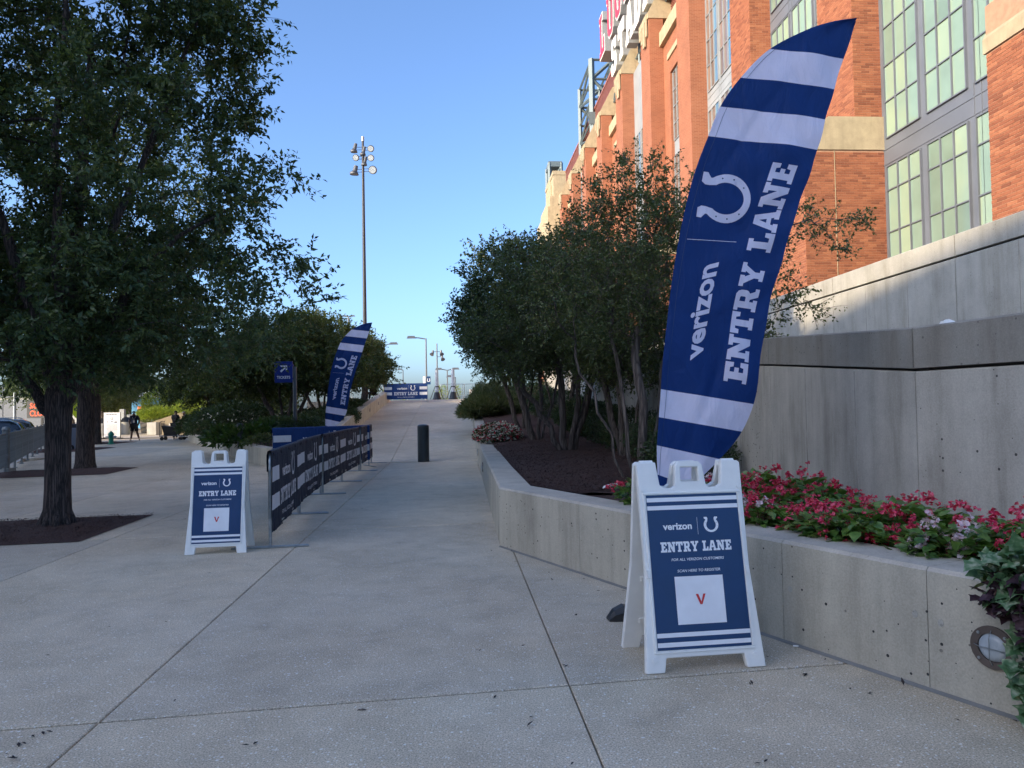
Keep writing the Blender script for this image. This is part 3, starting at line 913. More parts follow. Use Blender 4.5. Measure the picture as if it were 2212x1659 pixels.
# mulch strips in the pavement with the street trees
def tree_pit(q, name='tree_pit'):
    q = [Vector((a, b, 0)) for a, b in q]
    def f(u, v):
        p = lerp(lerp(q[0], q[1], u), lerp(q[3], q[2], u), v)
        e = min(u, 1 - u, v, 1 - v)
        return (p.x, p.y, 0.006 + 0.045 * min(1, e * 7) + 0.018 * noise.noise(Vector((p.x * 4, p.y * 4, 1))) * min(1, e * 8))
    return tag(grid_mesh(name, f, 40, 30, MT['mulch']), kind='structure')
tree_pit([(-8.9, 8.25), (-5.24, 8.95), (-5.42, 11.2), (-9.1, 10.4)])
tree_pit([(-13.4, 17.7), (-10.2, 18.6), (-10.5, 20.8), (-13.9, 19.9)])
tree_pit([(-19.6, 28.9), (-17.2, 29.9), (-17.6, 33.0), (-20.6, 31.9)])
tree_pit([(-24.0, 35.6), (-19.6, 36.7), (-19.7, 39.0), (-25.0, 38.0)])

# ------------------------------------------------------------------ the brick building
ST = empty('brick_stadium', (16.86, 0, 0), rz=math.atan(0.0735), label='long orange brick stadium with cream stone caps and tall windows, running back along the right', cat='building')
def bwall(m, org, ud, wd, z0, z1, nd, rng, tones, keep=None, bl=0.36, rh=0.105, proud=0.012, mortar=0.011):
    """bricks on a face: org (x,y) start, ud unit dir along, nd outward normal; returns list of (centre, tone)"""
    rows = int((z1 - z0) / rh)
    cnt = []
    for r in range(rows):
        z = z0 + r * rh
        off = (r % 2) * bl / 2
        x = -off
        while x < wd - 0.02:
            a, b = max(0, x), min(wd, x + bl - mortar)
            x += bl
            if b - a < 0.05: continue
            pr = proud * rng.uniform(0.7, 1.15)
            cnt.append((a, b, z, z + rh - mortar, pr))
    return cnt
def add_brick(m, org, ud, nd, a, b, z0, z1, pr, c=0.004):
    P = lambda s, z, d: (org[0] + ud[0] * s + nd[0] * d, org[1] + ud[1] * s + nd[1] * d, z)
    m.add([P(a, z0, 0), P(b, z0, 0), P(b, z1, 0), P(a, z1, 0), P(a + c, z0 + c, pr), P(b - c, z0 + c, pr), P(b - c, z1 - c, pr), P(a + c, z1 - c, pr)],
          [(4, 5, 6, 7), (0, 1, 5, 4), (1, 2, 6, 5), (2, 3, 7, 6), (3, 0, 4, 7)])
def brick_face(parent, org, ud, nd, wd, z0, z1, seed, single=None):
    rng = random.Random(seed)
    lst = bwall(None, org, ud, wd, z0, z1, nd, rng, None)
    m = MB(); tones = []
    left = []
    for q in lst:
        a, b, za, zb, pr = q
        if single and single(a, b, za, zb) and len(SINGLE) < 290:
            SINGLE.append((org, ud, nd, q))
            continue
        add_brick(m, org, ud, nd, a, b, za, zb, pr)
        t = rng.random()
        tones += [t] * 5
    me = m.mesh('brickwork', fix=False)
    at = me.attributes.new('tone', 'FLOAT', 'FACE'); at.data.foreach_set('value', tones)
    o = link('brickwork', me, MT['brick'], parent)
    o['kind'] = 'stuff'
    return o
SINGLE = []
SP = 10.59
def S_(i): return 30.9 + SP * i if i > -1 else 17.15
BT = 34.5
lowcap_prof = [(-2.36, 10.9), (-2.36, 11.3), (-1.15, 13.4), (1.25, 13.4), (1.25, 12.0), (-1.95, 12.0), (-1.95, 10.9)]
for i in range(-1, 10):
    s = S_(i)
    far = i >= 2
    pier = empty('pier', (0, 0, 0)); pier.parent = ST
    body = MB()
    body.box(0, 1.22, s, s + 2.9, 12.9, BT)
    bm_ = MT['brick_far'] if far else MT['mortar']
    body.obj('pier_body', bm_, pier)
    # bases
    base = MB(); base.box(-2.3, 1.24, s - 0.06, s + 3.0, 0, 12.2)
    base.obj('pier_base', bm_, pier)
    cap = MB()
    front = [(-2.3, 12.0), (-2.36, 12.0), (-2.36, 12.35), (-1.2, 13.4), (1.26, 13.4), (1.26, 12.0)] if i > -1 else [(-2.3, 10.9), (-2.36, 10.9), (-2.36, 11.3), (-1.2, 13.4), (1.26, 13.4), (1.26, 10.9)]
    cap.prism(front, lambda x, z, d: (x, d, z), s - 0.12, s + 3.06)
    cap.obj('base_cap', MT['stone'], pier)
    if not far:
        z_hi = 11.98 if i > -1 else 10.88
        if i == 0:
            brick_face(pier, (-2.3, s - 0.06), (1, 0), (0, -1), 3.54, 3.2, z_hi, 10 + i, lambda a, b, za, zb: 3.9 + a * 0.9 < za < 9.4 and a > 1.3)
            m = MB(); m.box(-0.98, -0.955, s - 0.085, s - 0.06, 3, 13.41); m.obj('movement_joint', MT['sign_joint'] if 'sign_joint' in MT else MT['stone'], pier)
        elif i == 1:
            brick_face(pier, (-2.3, s - 0.06), (1, 0), (0, -1), 3.54, 8, z_hi, 10 + i)
        brick_face(pier, (-2.3, s - 0.06), (0, 1), (-1, 0), 3.06, 3.2 if i < 1 else 7, z_hi, 30 + i)
        if i > -1:
            brick_face(pier, (0, s), (1, 0), (0, -1), 1.22, 13.42, BT if i else 22, 50 + i)
            brick_face(pier, (0, s), (0, 1), (-1, 0), 2.9, 13.42, BT if i else 22, 70 + i)
    # stone cap at the parapet: chamfered block reaching back over the wall
    c = MB()
    c.prism([(-0.1, BT), (-0.1, BT + 0.5), (1.35, 37.75), (3.9, 37.75), (4.2, 37.2), (4.2, BT)], lambda x, z, d: (x, d, z), s - 0.08, s + 3.0)
    c.obj('parapet_cap', MT['stone'], pier)
    c = MB()
    for yy, hh in ((0.25, 1.9), (0.85, 2.5), (1.15, 2.5), (1.75, 1.9), (2.35, 1.3)):
        c.box(-0.22, -0.1, s + yy, s + yy + 0.3, BT + 0.45 - hh, BT + 0.45)
    c.box(-0.2, -0.1, s + 0.2, s + 2.7, BT - 0.02, BT + 0.48)
    c.obj('parapet_ornament', MT['stone'], pier)

# single bricks on the nearest face (shared meshes, one object each)
_bm = {}
for org, ud, nd, (a, b, za, zb, pr) in SINGLE:
    k = (round(b - a, 2), round(zb - za, 3))
    if k not in _bm:
        m = MB()
        add_brick(m, (0, 0), ud, nd, 0, b - a, 0, zb - za, 0.012)
        me = m.mesh('brick', fix=False)
        at = me.attributes.new('tone', 'FLOAT', 'FACE'); at.data.foreach_set('value', [0.0] * 5)
        me.materials.append(MT['brick']); _bm[k] = me
    o = bpy.data.objects.new('brick', _bm[k]); C.objects.link(o)
    o.parent = ST
    o.location = (org[0] + ud[0] * a, org[1] + ud[1] * a, za)
    o['_b'] = 1
    del o['_b']

# bays
_pm = {}
FARP = {}
def pane(parent, w, y0, y1, z0, z1, mat, name='pane'):
    k = (round(y1 - y0, 2), round(z1 - z0, 2), mat.name)
    if k not in _pm:
        m = MB(); m.box(0, 0.03, 0, y1 - y0, 0, z1 - z0)
        me = m.mesh('pane'); me.materials.append(mat); _pm[k] = me
    o = bpy.data.objects.new(name, _pm[k]); C.objects.link(o); o.parent = parent
    o.location = (w, y0, z0)
def window(bay, w, y0, y1, rows, ncol, mat_pane, mat_frame, name='window'):
    """glazing grid: rows = list of z levels; frame bars proud of the panes"""
    root = empty(name, (0, 0, 0)); root.parent = ST
    f = MB(); t = 0.05
    pw_ = (y1 - y0) / ncol
    for c in range(ncol + 1):
        f.box(w - 0.10, w + 0.02, y0 + c * pw_ - t / 2, y0 + c * pw_ + t / 2, rows[0], rows[-1])
    for z in rows:
        f.box(w - 0.085, w + 0.02, y0, y1, z - t / 2, z + t / 2)
    f.obj('window_frame', mat_frame, root)
    for c in range(ncol):
        mp_ = mat_pane[min(c * len(mat_pane) // ncol, len(mat_pane) - 1)] if isinstance(mat_pane, list) else mat_pane
        for za, zb in zip(rows[:-1], rows[1:]):
            ya_, yb_ = y0 + c * pw_ + t / 2, y0 + (c + 1) * pw_ - t / 2
            if y0 < 52.5: pane(root, w - 0.03, ya_, yb_, za + t / 2, zb - t / 2, mp_)
            else: FARP.setdefault(mp_.name, MB()).box(w - 0.03, w, ya_, yb_, za + t / 2, zb - t / 2)
for i in range(-1, 9):
    y0, y1 = S_(i) + 2.9, S_(i + 1)
    if i == 0: y1 = S_(1)
    bay = empty('bay', (0, 0, 0)); bay.parent = ST
    glass = i in (-1, 0, 1, 3, 6)
    mid = (y0 + y1) / 2
    if glass:
        near = i < 1
        mf = MT['frame_grey'] if near else MT['frame_light']
        m = MB(); m.box(1.2, 1.5, y0, y1, 0, BT); m.obj('cladding_panel', mf, bay)
        # panel joints: thin proud battens round the floor bands
        b = MB()
        for z in (11.32, 11.95, 22.35, 22.95):
            b.box(1.175, 1.2, y0, y1, z, z + 0.03)
        for k in (1, 2):
            yy = y0 + 7.69 * k / 3
            b.box(1.17, 1.2, yy - 0.2, yy - 0.17, 2, 33.5); b.box(1.17, 1.2, yy + 0.17, yy + 0.2, 2, 33.5)
        b.obj('cladding_batten', mf, bay)
        groups = [[4.9, 6.75, 8.45, 10.2, 11.2], [12.4, 13.9, 15.4, 17.0, 18.6, 20.2, 22.2]]
        if i == 0: groups = groups[1:] + [[23.4, 25.0, 26.6, 28.2]]
        if i == -1: groups[1] = groups[1][:5]
        if i >= 1: groups = [[12.4, 14.0, 15.6, 17.2, 18.8, 20.4, 22.0], [23.4, 25.2, 27.0, 28.8, 30.6, 32.4]]
        if i == 3: groups[1] = [23.4, 24.9, 26.4, 27.8]
        for k in range(3 if i > -1 else 4):
            yb = y1 - 0.35 - 2.66 * k if i == -1 else y0 + 0.1 + 2.56 * k + 2.2
            ya = yb - (2.24 if i == -1 else 2.2)
            for g in groups:
                window(bay, 1.2, ya, yb, g, 3, MT['glass_green'] if near else [MT['glass_blue'], MT['glass_brown'], MT['glass_brown']], mf)
    else:
        m = MB()
        # wall with an opening: four pieces round the window
        ya, yb = mid - 2.1, mid + 2.1
        m.box(1.2, 1.6, y0, ya, 0, 32.0); m.box(1.2, 1.6, yb, y1, 0, 32.0)
        m.box(1.2, 1.6, ya, yb, 29.0, 32.0); m.box(1.2, 1.6, ya, yb, 0, 12.0)
        m.obj('bay_wall', MT['brick_far'], bay)
        m = MB(); m.box(1.45, 1.6, ya, yb, 12, 29.0); m.obj('cladding_panel', MT['frame_light'], bay)
        for g in ([12.3, 13.9, 15.5, 17.1, 18.7, 20.3, 21.9], [23.2, 24.6, 26.0, 27.4, 28.9]):
            window(bay, 1.45, ya + 0.15, mid - 0.12, g, 2, [MT['glass_blue'], MT['glass_blue']], MT['frame_light'])
            window(bay, 1.45, mid + 0.12, yb - 0.15, g, 2, [MT['glass_brown'], MT['glass_brown']], MT['frame_light'])
        m = MB(); m.box(1.08, 1.2, ya - 0.4, yb + 0.4, 30.2, 30.65); m.obj('stone_string', MT['stone'], bay)
        m = MB(); m.prism([(0.85, 32.0), (0.85, 33.2), (1.25, 33.6), (1.7, 33.6), (1.7, 32.0)], lambda x, z, d: (x, d, z), y0, y1); m.obj('bay_coping', MT['stone'], bay)
for nm_, mm_ in FARP.items():
    mm_.obj('pane', bpy.data.materials[nm_], ST)['kind'] = 'stuff'
m = MB(); m.box(1.7, 30, 20, 145, 0, 34.0); m.obj('building_core', MT['brick_far'], ST)
# ribbed metal attic above the piers
m = MB(); m.box(2.0, 4.0, 44, 124, 34.0, 40.6); m.obj('attic_wall', MT['siding'], ST)
m = MB()
for k in range(26):
    z = 34.2 + k * 0.25
    m.box(1.9, 2.0, 44, 124, z, z + 0.1)
m.obj('attic_rib', MT['siding'], ST)['kind'] = 'stuff'
m = MB(); m.box(1.8, 4.1, 44, 124, 40.6, 40.85); m.obj('attic_coping', MT['siding'], ST)
# cream end pavilion with arch
pv = empty('end_pavilion', (0, 0, 0)); pv.parent = ST
m = MB()
m.box(0.2, 9.0, 127, 138, 0, 41.2); m.box(0.1, 9.1, 126.9, 138.1, 41.2, 41.9)
m.box(-0.7, 2.4, 125, 139, 0, 37.0); m.box(-1.3, 1.6, 123.6, 140, 0, 34.8)
m.obj('pavilion_wall', MT['stone'], pv)
m = MB()
arch = [(-1.6, 30.5), (1.6, 30.5)] + [(1.6 * math.cos(a * PI / 12), 36.5 + 1.6 * math.sin(a * PI / 12)) for a in range(13)]
m.prism([(x * 1.0, z + 1.2) for x, z in arch], lambda x, z, d: (d, 132 + x * 1.6, z + 2.0), -0.0, 0.19)
m.obj('arch_niche', MT['stone'], pv)
# steel lattice tower of the roof
tr = empty('roof_truss', (0, 0, 0)); tr.parent = ST
m = MB()
fx0, fx1, fy0, fy1, zt_ = 1.6, 4.5, 97.5, 107.0, 47.5
def bar(a, b, r): m.tube([a, b], r * 1.2, 4)
for x in (fx0, fx1):
    for y in (fy0, fy1):
        bar((x, y, 33), (x, y, zt_ + (0.6 if x > 2 else 0)), 0.34 if y == fy0 else 0.25)
zs = [34, 36.7, 39.4, 42.1, 44.8, 47.4]
for k, (za, zb) in enumerate(zip(zs[:-1], zs[1:])):
    for y in (fy0, fy1):
        bar((fx0, y, zb), (fx1, y, zb), 0.16)
        if k % 2 == 0: bar((fx0, y, za), (fx1, y, zb), 0.2)
        else: bar((fx1, y, za), (fx0, y, zb), 0.2)
    for x in (fx0, fx1):
        bar((x, fy0, zb), (x, fy1, zb), 0.14)
        bar((x, fy0, za if k % 2 else zb), (x, fy1, zb if k % 2 else za), 0.14)
for y in (fy0, fy1):
    bar((fx1, y, zt_ + 0.4), (fx1 + 5, y, zt_ + 1.4), 0.25); bar((fx1, y, zt_ - 3.2), (fx1 + 5, y, zt_ - 1.8), 0.18)
    bar((fx1, y, zt_ + 0.2), (fx1 + 3, y, zt_ - 2.6), 0.2)
m.obj('truss_member', MT['steel_blue'], tr)
m = MB()
for z, x in ((44.8, fx1), (39.4, fx0), (47.2, fx1), (36.7, fx1)):
    m.box(x - 0.6, x + 0.6, fy0 - 0.42, fy0 - 0.3, z - 0.8, z + 0.8)
m.obj('gusset_plate', MT['steel_blue'], tr)
m = MB()
for x in (1.0, 3.2):
    for y in (138, 142): m.tube([(x, y, 35), (x, y, 47.0)], 0.35, 4)
m.box(0.8, 3.4, 137.8, 142.2, 46.2, 47.2)
for z in (40, 43): m.tube([(1.0, 138, z), (3.2, 138, z + 3)], 0.25, 4)
m.obj('far_truss_member', MT['steel_blue'], tr)
# ------------------------------------------------------------------ lettering
# slab serif capitals, 10 high: outline, holes, advance
SLAB = {
 'E': ([(0,0),(8.4,0),(8.4,3.6),(6.5,3.6),(6.1,2.1),(4.3,2.1),(4.3,4.1),(6.2,4.1),(6.2,6.0),(4.3,6.0),(4.3,7.9),(6.1,7.9),(6.5,6.5),(8.3,6.5),(8.3,10),(0,10),(0,8.1),(1.3,8.1),(1.3,1.9),(0,1.9)], [], 9.1),
 'N': ([(0,0),(4.6,0),(4.6,1.9),(3.5,1.9),(3.5,5.6),(7.0,0),(9.6,0),(9.6,8.1),(10.8,8.1),(10.8,10),(6.2,10),(6.2,8.1),(7.3,8.1),(7.3,4.7),(4.1,10),(0,10),(0,8.1),(1.2,8.1),(1.2,1.9),(0,1.9)], [], 11.4),
 'T': ([(2.1,0),(7.1,0),(7.1,1.9),(6.0,1.9),(6.0,7.9),(7.0,7.9),(7.4,6.2),(9.2,6.2),(9.2,10),(0,10),(0,6.2),(1.8,6.2),(2.2,7.9),(3.2,7.9),(3.2,1.9),(2.1,1.9)], [], 9.8),
 'R': ([(0,0),(4.8,0),(4.8,1.9),(3.9,1.9),(3.9,3.5),(4.9,3.5),(6.3,0),(9.6,0),(9.6,1.9),(8.4,1.9),(7.4,4.1),(8.3,4.9),(8.6,5.8),(8.6,7.9),(8.1,9.2),(6.8,10),(0,10),(0,8.1),(1.2,8.1),(1.2,1.9),(0,1.9)], [[(3.9,5.5),(3.9,8.0),(5.5,8.0),(5.9,7.6),(5.9,5.9),(5.5,5.5)]], 10.1),
 'Y': ([(2.9,0),(7.7,0),(7.7,1.9),(6.6,1.9),(6.6,4.0),(9.2,8.1),(10.4,8.1),(10.4,10),(6.1,10),(6.1,8.1),(6.7,8.1),(5.4,5.9),(4.2,8.1),(4.8,8.1),(4.8,10),(0,10),(0,8.1),(1.2,8.1),(3.9,4.0),(3.9,1.9),(2.9,1.9)], [], 10.6),
 'L': ([(0,0),(8.0,0),(8.0,4.0),(6.1,4.0),(5.7,2.1),(4.0,2.1),(4.0,8.1),(5.2,8.1),(5.2,10),(0,10),(0,8.1),(1.2,8.1),(1.2,1.9),(0,1.9)], [], 8.5),
 'A': ([(0,0),(4.0,0),(4.0,1.9),(3.3,1.9),(3.6,3.0),(6.6,3.0),(6.9,1.9),(6.2,1.9),(6.2,0),(10.4,0),(10.4,1.9),(9.5,1.9),(7.0,10),(3.2,10),(0.8,1.9),(0,1.9)], [[(4.2,4.8),(5.1,7.9),(6.0,4.8)]], 10.8),
 'S': ([(0,0.4),(1.8,0),(6.6,0),(8.2,1.2),(8.4,4.2),(7.2,5.6),(3.2,6.4),(3.0,7.6),(3.8,8.1),(5.4,7.9),(6.0,6.6),(7.8,6.6),(7.8,9.8),(6.2,9.7),(5.6,10),(1.8,10),(0.3,8.8),(0.3,5.9),(1.5,4.7),(5.2,3.9),(5.5,2.6),(4.8,1.9),(2.6,2.0),(1.9,3.6),(0,3.6)], [], 9.0),
 'U': ([(3.4,0),(7.2,0),(8.9,1.0),(9.4,2.8),(9.4,8.4),(10.4,8.4),(10.4,10),(6.0,10),(6.0,8.4),(7.0,8.4),(7.0,3.0),(6.3,2.0),(4.6,2.0),(4.0,3.0),(4.0,8.4),(5.0,8.4),(5.0,10),(0,10),(0,8.4),(1.2,8.4),(1.2,2.8),(1.8,1.0)], [], 11),
 'C': ([(2.6,0),(6.6,0),(8.2,1.4),(8.6,3.8),(6.2,3.8),(5.7,2.2),(4.4,2.0),(3.4,2.6),(3.2,4.0),(3.2,6.2),(3.6,7.6),(4.6,8.1),(5.8,7.8),(6.2,6.4),(8.6,6.4),(8.6,9.8),(6.6,9.5),(5.6,10),(2.6,10),(0.8,8.6),(0.3,6.2),(0.3,3.6),(0.9,1.2)], [], 9.4),
 'D': ([(0,0),(6.2,0),(8.0,1.0),(8.9,3.2),(8.9,7.0),(8.0,9.0),(6.2,10),(0,10),(0,8.2),(1.2,8.2),(1.2,1.8),(0,1.8)], [[(4.0,2.0),(4.0,8.0),(5.4,8.0),(6.1,6.8),(6.1,3.2),(5.4,2.0)]], 9.6),
 'I': ([(0,0),(5.0,0),(5.0,1.9),(3.9,1.9),(3.9,8.1),(5.0,8.1),(5.0,10),(0,10),(0,8.1),(1.1,8.1),(1.1,1.9),(0,1.9)], [], 5.6),
 'O': ([(3,0),(6.4,0),(8.4,1.4),(9.1,3.6),(9.1,6.4),(8.4,8.6),(6.4,10),(3,10),(1.0,8.6),(0.3,6.4),(0.3,3.6),(1.0,1.4)], [[(4.2,2.1),(3.3,3.4),(3.3,6.6),(4.2,7.9),(5.3,7.9),(6.1,6.6),(6.1,3.4),(5.3,2.1)]], 9.6),
 'M': ([(0,0),(4.6,0),(4.6,1.9),(3.5,1.9),(3.5,6.0),(5.2,2.4),(6.9,2.4),(8.6,6.0),(8.6,1.9),(7.5,1.9),(7.5,0),(12.4,0),(12.4,1.9),(11.3,1.9),(11.3,8.1),(12.4,8.1),(12.4,10),(8.8,10),(6.1,4.8),(3.6,10),(0,10),(0,8.1),(1.2,8.1),(1.2,1.9),(0,1.9)], [], 13.0),
}
def slab_polys(text, h=1.0, space=5.0, slant=0.0):
    """list of (outline, holes) with baseline 0, height h; total width"""
    x = 0; out = []
    k = h / 10
    for ch in text:
        if ch == ' ': x += space; continue
        o, hs, adv = SLAB[ch]
        f = lambda L: [((x + a + slant * b) * k, b * k) for a, b in L]
        out.append((f(o), [f(q) for q in hs])); x += adv
    return out, (x - 0.6) * k

_tc = {}
def font_tris(text, bold=0.0, shear=0.0, space=1.0):
    """default grotesque face turned into triangles: (verts2d, faces, xmin, xmax, ymin, ymax)"""
    key = (text, bold, shear, space)
    if key in _tc: return _tc[key]
    cu = bpy.data.curves.new('lettering', 'FONT')
    cu.body = text; cu.size = 1.0; cu.offset = bold; cu.shear = shear; cu.space_character = space
    cu.resolution_u = 3; cu.fill_mode = 'FRONT'
    o = bpy.data.objects.new('lettering', cu); C.objects.link(o)
    bpy.context.view_layer.update()
    dg = bpy.context.evaluated_depsgraph_get()
    me = bpy.data.meshes.new_from_object(o.evaluated_get(dg))
    vs = [(v.co.x, v.co.y) for v in me.vertices]; fs = [tuple(p.vertices) for p in me.polygons]
    bpy.data.objects.remove(o); bpy.data.curves.remove(cu); bpy.data.meshes.remove(me)
    xs = [v[0] for v in vs]; ysx = [v[1] for v in vs]
    _tc[key] = (vs, fs, min(xs), max(xs), min(ysx), max(ysx))
    return _tc[key]

def horseshoe(n=30):
    """outline, open end upwards, unit height about 1, centred on 0"""
    out = []; inn = []
    for i in range(n + 1):
        a = R(-232 + (284.0) * i / n) + 0
        a = R(128 + 284.0 * i / n)        # from upper left, round the bottom, to upper right
        ro, ri = (0.50, 0.345)
        out.append((ro * math.cos(a) * 0.98, ro * math.sin(a) * 1.0 - 0.0)); inn.append((ri * math.cos(a) * 0.92, ri * math.sin(a) * 1.04))
    # feet turned outwards
    L = [(-0.33, 0.50), (-0.47, 0.56), (-0.50, 0.47), (-0.42, 0.40)]
    Rr = [(0.42, 0.40), (0.50, 0.47), (0.47, 0.56), (0.33, 0.50)]
    t = 0.0
    o2 = [(x, y) for x, y in out]; i2 = [(x, y) for x, y in inn]
    o2[0] = (-0.36, 0.375); o2[-1] = (0.36, 0.375)
    i2[0] = (-0.21, 0.385); i2[-1] = (0.21, 0.385)
    poly = [(-0.21, 0.47), (-0.26, 0.545), (-0.45, 0.545), (-0.455, 0.45)] + o2 + [(0.455, 0.45), (0.45, 0.545), (0.26, 0.545), (0.21, 0.47)] + i2[::-1]
    dots = []
    for a in (160, 192, 228, 312, 348, 380):
        r = 0.42; c = (r * 0.97 * math.cos(R(a)), r * math.sin(R(a)))
        dots.append(c)
    return poly, dots
HS, HSD = horseshoe()

class Print:
    """collects flat print in 2d and lays it on a surface T(x, y, d)"""
    def __init__(s): s.items = []       # (tri verts 2d, faces, layer)
    def poly(s, o, hs=(), lay=1):
        loops = [list(o)] + [list(h) for h in hs]
        tri = tessellate_polygon([[Vector((x, y, 0)) for x, y in L] for L in loops])
        s.items.append(([p for L in loops for p in L], [tuple(t) for t in tri], lay)); return s
    def rect(s, x0, x1, y0, y1, lay=1): return s.poly([(x0, y0), (x1, y0), (x1, y1), (x0, y1)], (), lay)
    def slab(s, text, xc, yb, w=None, h=None, sq=1.0, lay=1):
        ps, tw_ = slab_polys(text, 1.0)
        kx = (w / tw_) if w else h * sq; ky = h if h else kx
        V = []; F = []
        for o, hs in ps:
            f = lambda L: [(xc + (a - tw_ / 2) * kx, yb + b * ky) for a, b in L]
            s.poly(f(o), [f(q) for q in hs], lay)
            v, t, _ = s.items.pop(); n = len(V); V += v; F += [tuple(n + i for i in q) for q in t]
        s.items.append((V, F, lay))
        return s
    def font(s, text, xc, yb, w, h=None, bold=0.0, shear=0.0, lay=1):
        vs, fs, x0, x1, y0, y1 = font_tris(text, bold, shear)
        k = w / (x1 - x0)
        cap = 0.72
        ky = h / cap if h else k
        s.items.append(([(xc + (x - (x0 + x1) / 2) * k, yb + y * ky) for x, y in vs], fs, lay)); return s
    def shoe(s, xc, yc, h, lay=1):
        s.poly([(xc + x * h, yc + (y - 0.02) * h) for x, y in HS], (), lay); return s
    def dots(s, xc, yc, h, lay=2):
        for x, y in HSD:
            s.poly([(xc + x * h + 0.018 * h * math.cos(a * PI / 3), yc + (y - .02) * h + 0.018 * h * math.sin(a * PI / 3)) for a in range(6)], (), lay)
        return s
    def each(s, name, mat, T, parent, eps=0.0012, cut=None):
        for it in s.items:
            q = Print(); q.items = [it]; q.build(name, mat, T, parent, eps, cut)
    def build(s, name, mat, T, parent, eps=0.0012, cut=None, flip=False):
        m = MB()
        for vs, fs, lay in s.items:
            m.add([(x, y, lay) for x, y in vs], fs)
        me = bpy.data.meshes.new(name); me.from_pydata(m.v, [], m.f)
        if cut:
            bm = bmesh.new(); bm.from_mesh(me)
            (xs_, ys_) = cut
            for x in xs_: bmesh.ops.bisect_plane(bm, geom=bm.verts[:] + bm.edges[:] + bm.faces[:], plane_co=(x, 0, 0), plane_no=(1, 0, 0))
            for y in ys_: bmesh.ops.bisect_plane(bm, geom=bm.verts[:] + bm.edges[:] + bm.faces[:], plane_co=(0, y, 0), plane_no=(0, 1, 0))
            bm.to_mesh(me); bm.free()
        for v in me.vertices: v.co = T(v.co.x, v.co.y, eps * v.co.z)
        me.update()
        return link(name, me, mat, parent)

# big roof sign, seen almost edge on
sg = empty('rooftop_sign', (0, 0, 0), label='giant red and white raised letters standing on the stadium parapet', cat='sign')
sg.location = (16.86, 0, 0); sg.rotation_euler = (0, 0, math.atan(0.0735))
def big_letters(text, s_start, adv, z0, h, face_mat, wx, depth, lw):
    s = s_start
    for ch in text:
        if ch == ' ': s -= adv * 0.6; continue
        o, hs, a = SLAB[ch]
        kx = lw / 9.0; kz = h / 10
        f = lambda L: [(x * kx, z * kz) for x, z in L]
        T = lambda x, z, d: (wx + d, s - x, z0 + z)
        m = MB(); m.prism(f(o), T, 0.0, depth, [f(q) for q in hs]); body = m.obj('letter', MT['sign_return'], sg)
        # white rim and coloured face, a little proud
        m = MB(); m.prism(f(o), T, -0.05, -0.004, [f(q) for q in hs]); m.obj('letter_rim', MT['sign_white'], body)
        if face_mat is not MT['sign_white']:
            cx = sum(p[0] for p in o) / len(o)
            def shrink(L, sgn):
                q = []
                n = len(L)
                A = sum(L[i][0] * L[(i + 1) % n][1] - L[(i + 1) % n][0] * L[i][1] for i in range(n))
                sg_ = 1 if A > 0 else -1
                for i in range(n):
                    p0, p1, p2 = Vector(L[i - 1]), Vector(L[i]), Vector(L[(i + 1) % n])
                    d1 = (p1 - p0).normalized(); d2 = (p2 - p1).normalized()
                    n1 = Vector((-d1.y, d1.x)) * sg_ * sgn; n2 = Vector((-d2.y, d2.x)) * sg_ * sgn
                    v = n1 + n2
                    v = v / max(0.5, v.length_squared / 2) if v.length > 1e-6 else n1
                    q.append(tuple(p1 + v * 0.38))
                return q
            m = MB(); m.prism(f(shrink(o, 1)), T, -0.09, -0.055, [f(shrink(q, -1)) for q in hs]); m.obj('letter_face', face_mat, body)
        s -= adv * (0.62 if ch == 'I' else 1.0)
big_letters('LUCAS OIL', 84.6, 4.1, 41.0, 5.0, MT['sign_red'], 0.2, 1.35, 3.1)
big_letters('STADIUM', 78.6, 3.35, 36.4, 3.7, MT['sign_white'], 0.2, 1.0, 2.55)
m = MB()
for s in range(44, 84, 4):
    m.tube([(1.5, s, 35), (1.5, s, 46.0 if s < 80 else 41)], 0.12, 4)
    m.tube([(1.5, s, 40.8), (1.5, s + 4, 36)], 0.09, 4)
for z in (36.0, 40.6): m.tube([(1.5, 42, z), (1.5, 85, z)], 0.12, 4)
m.obj('support_frame', MT['steel_blue'], sg)

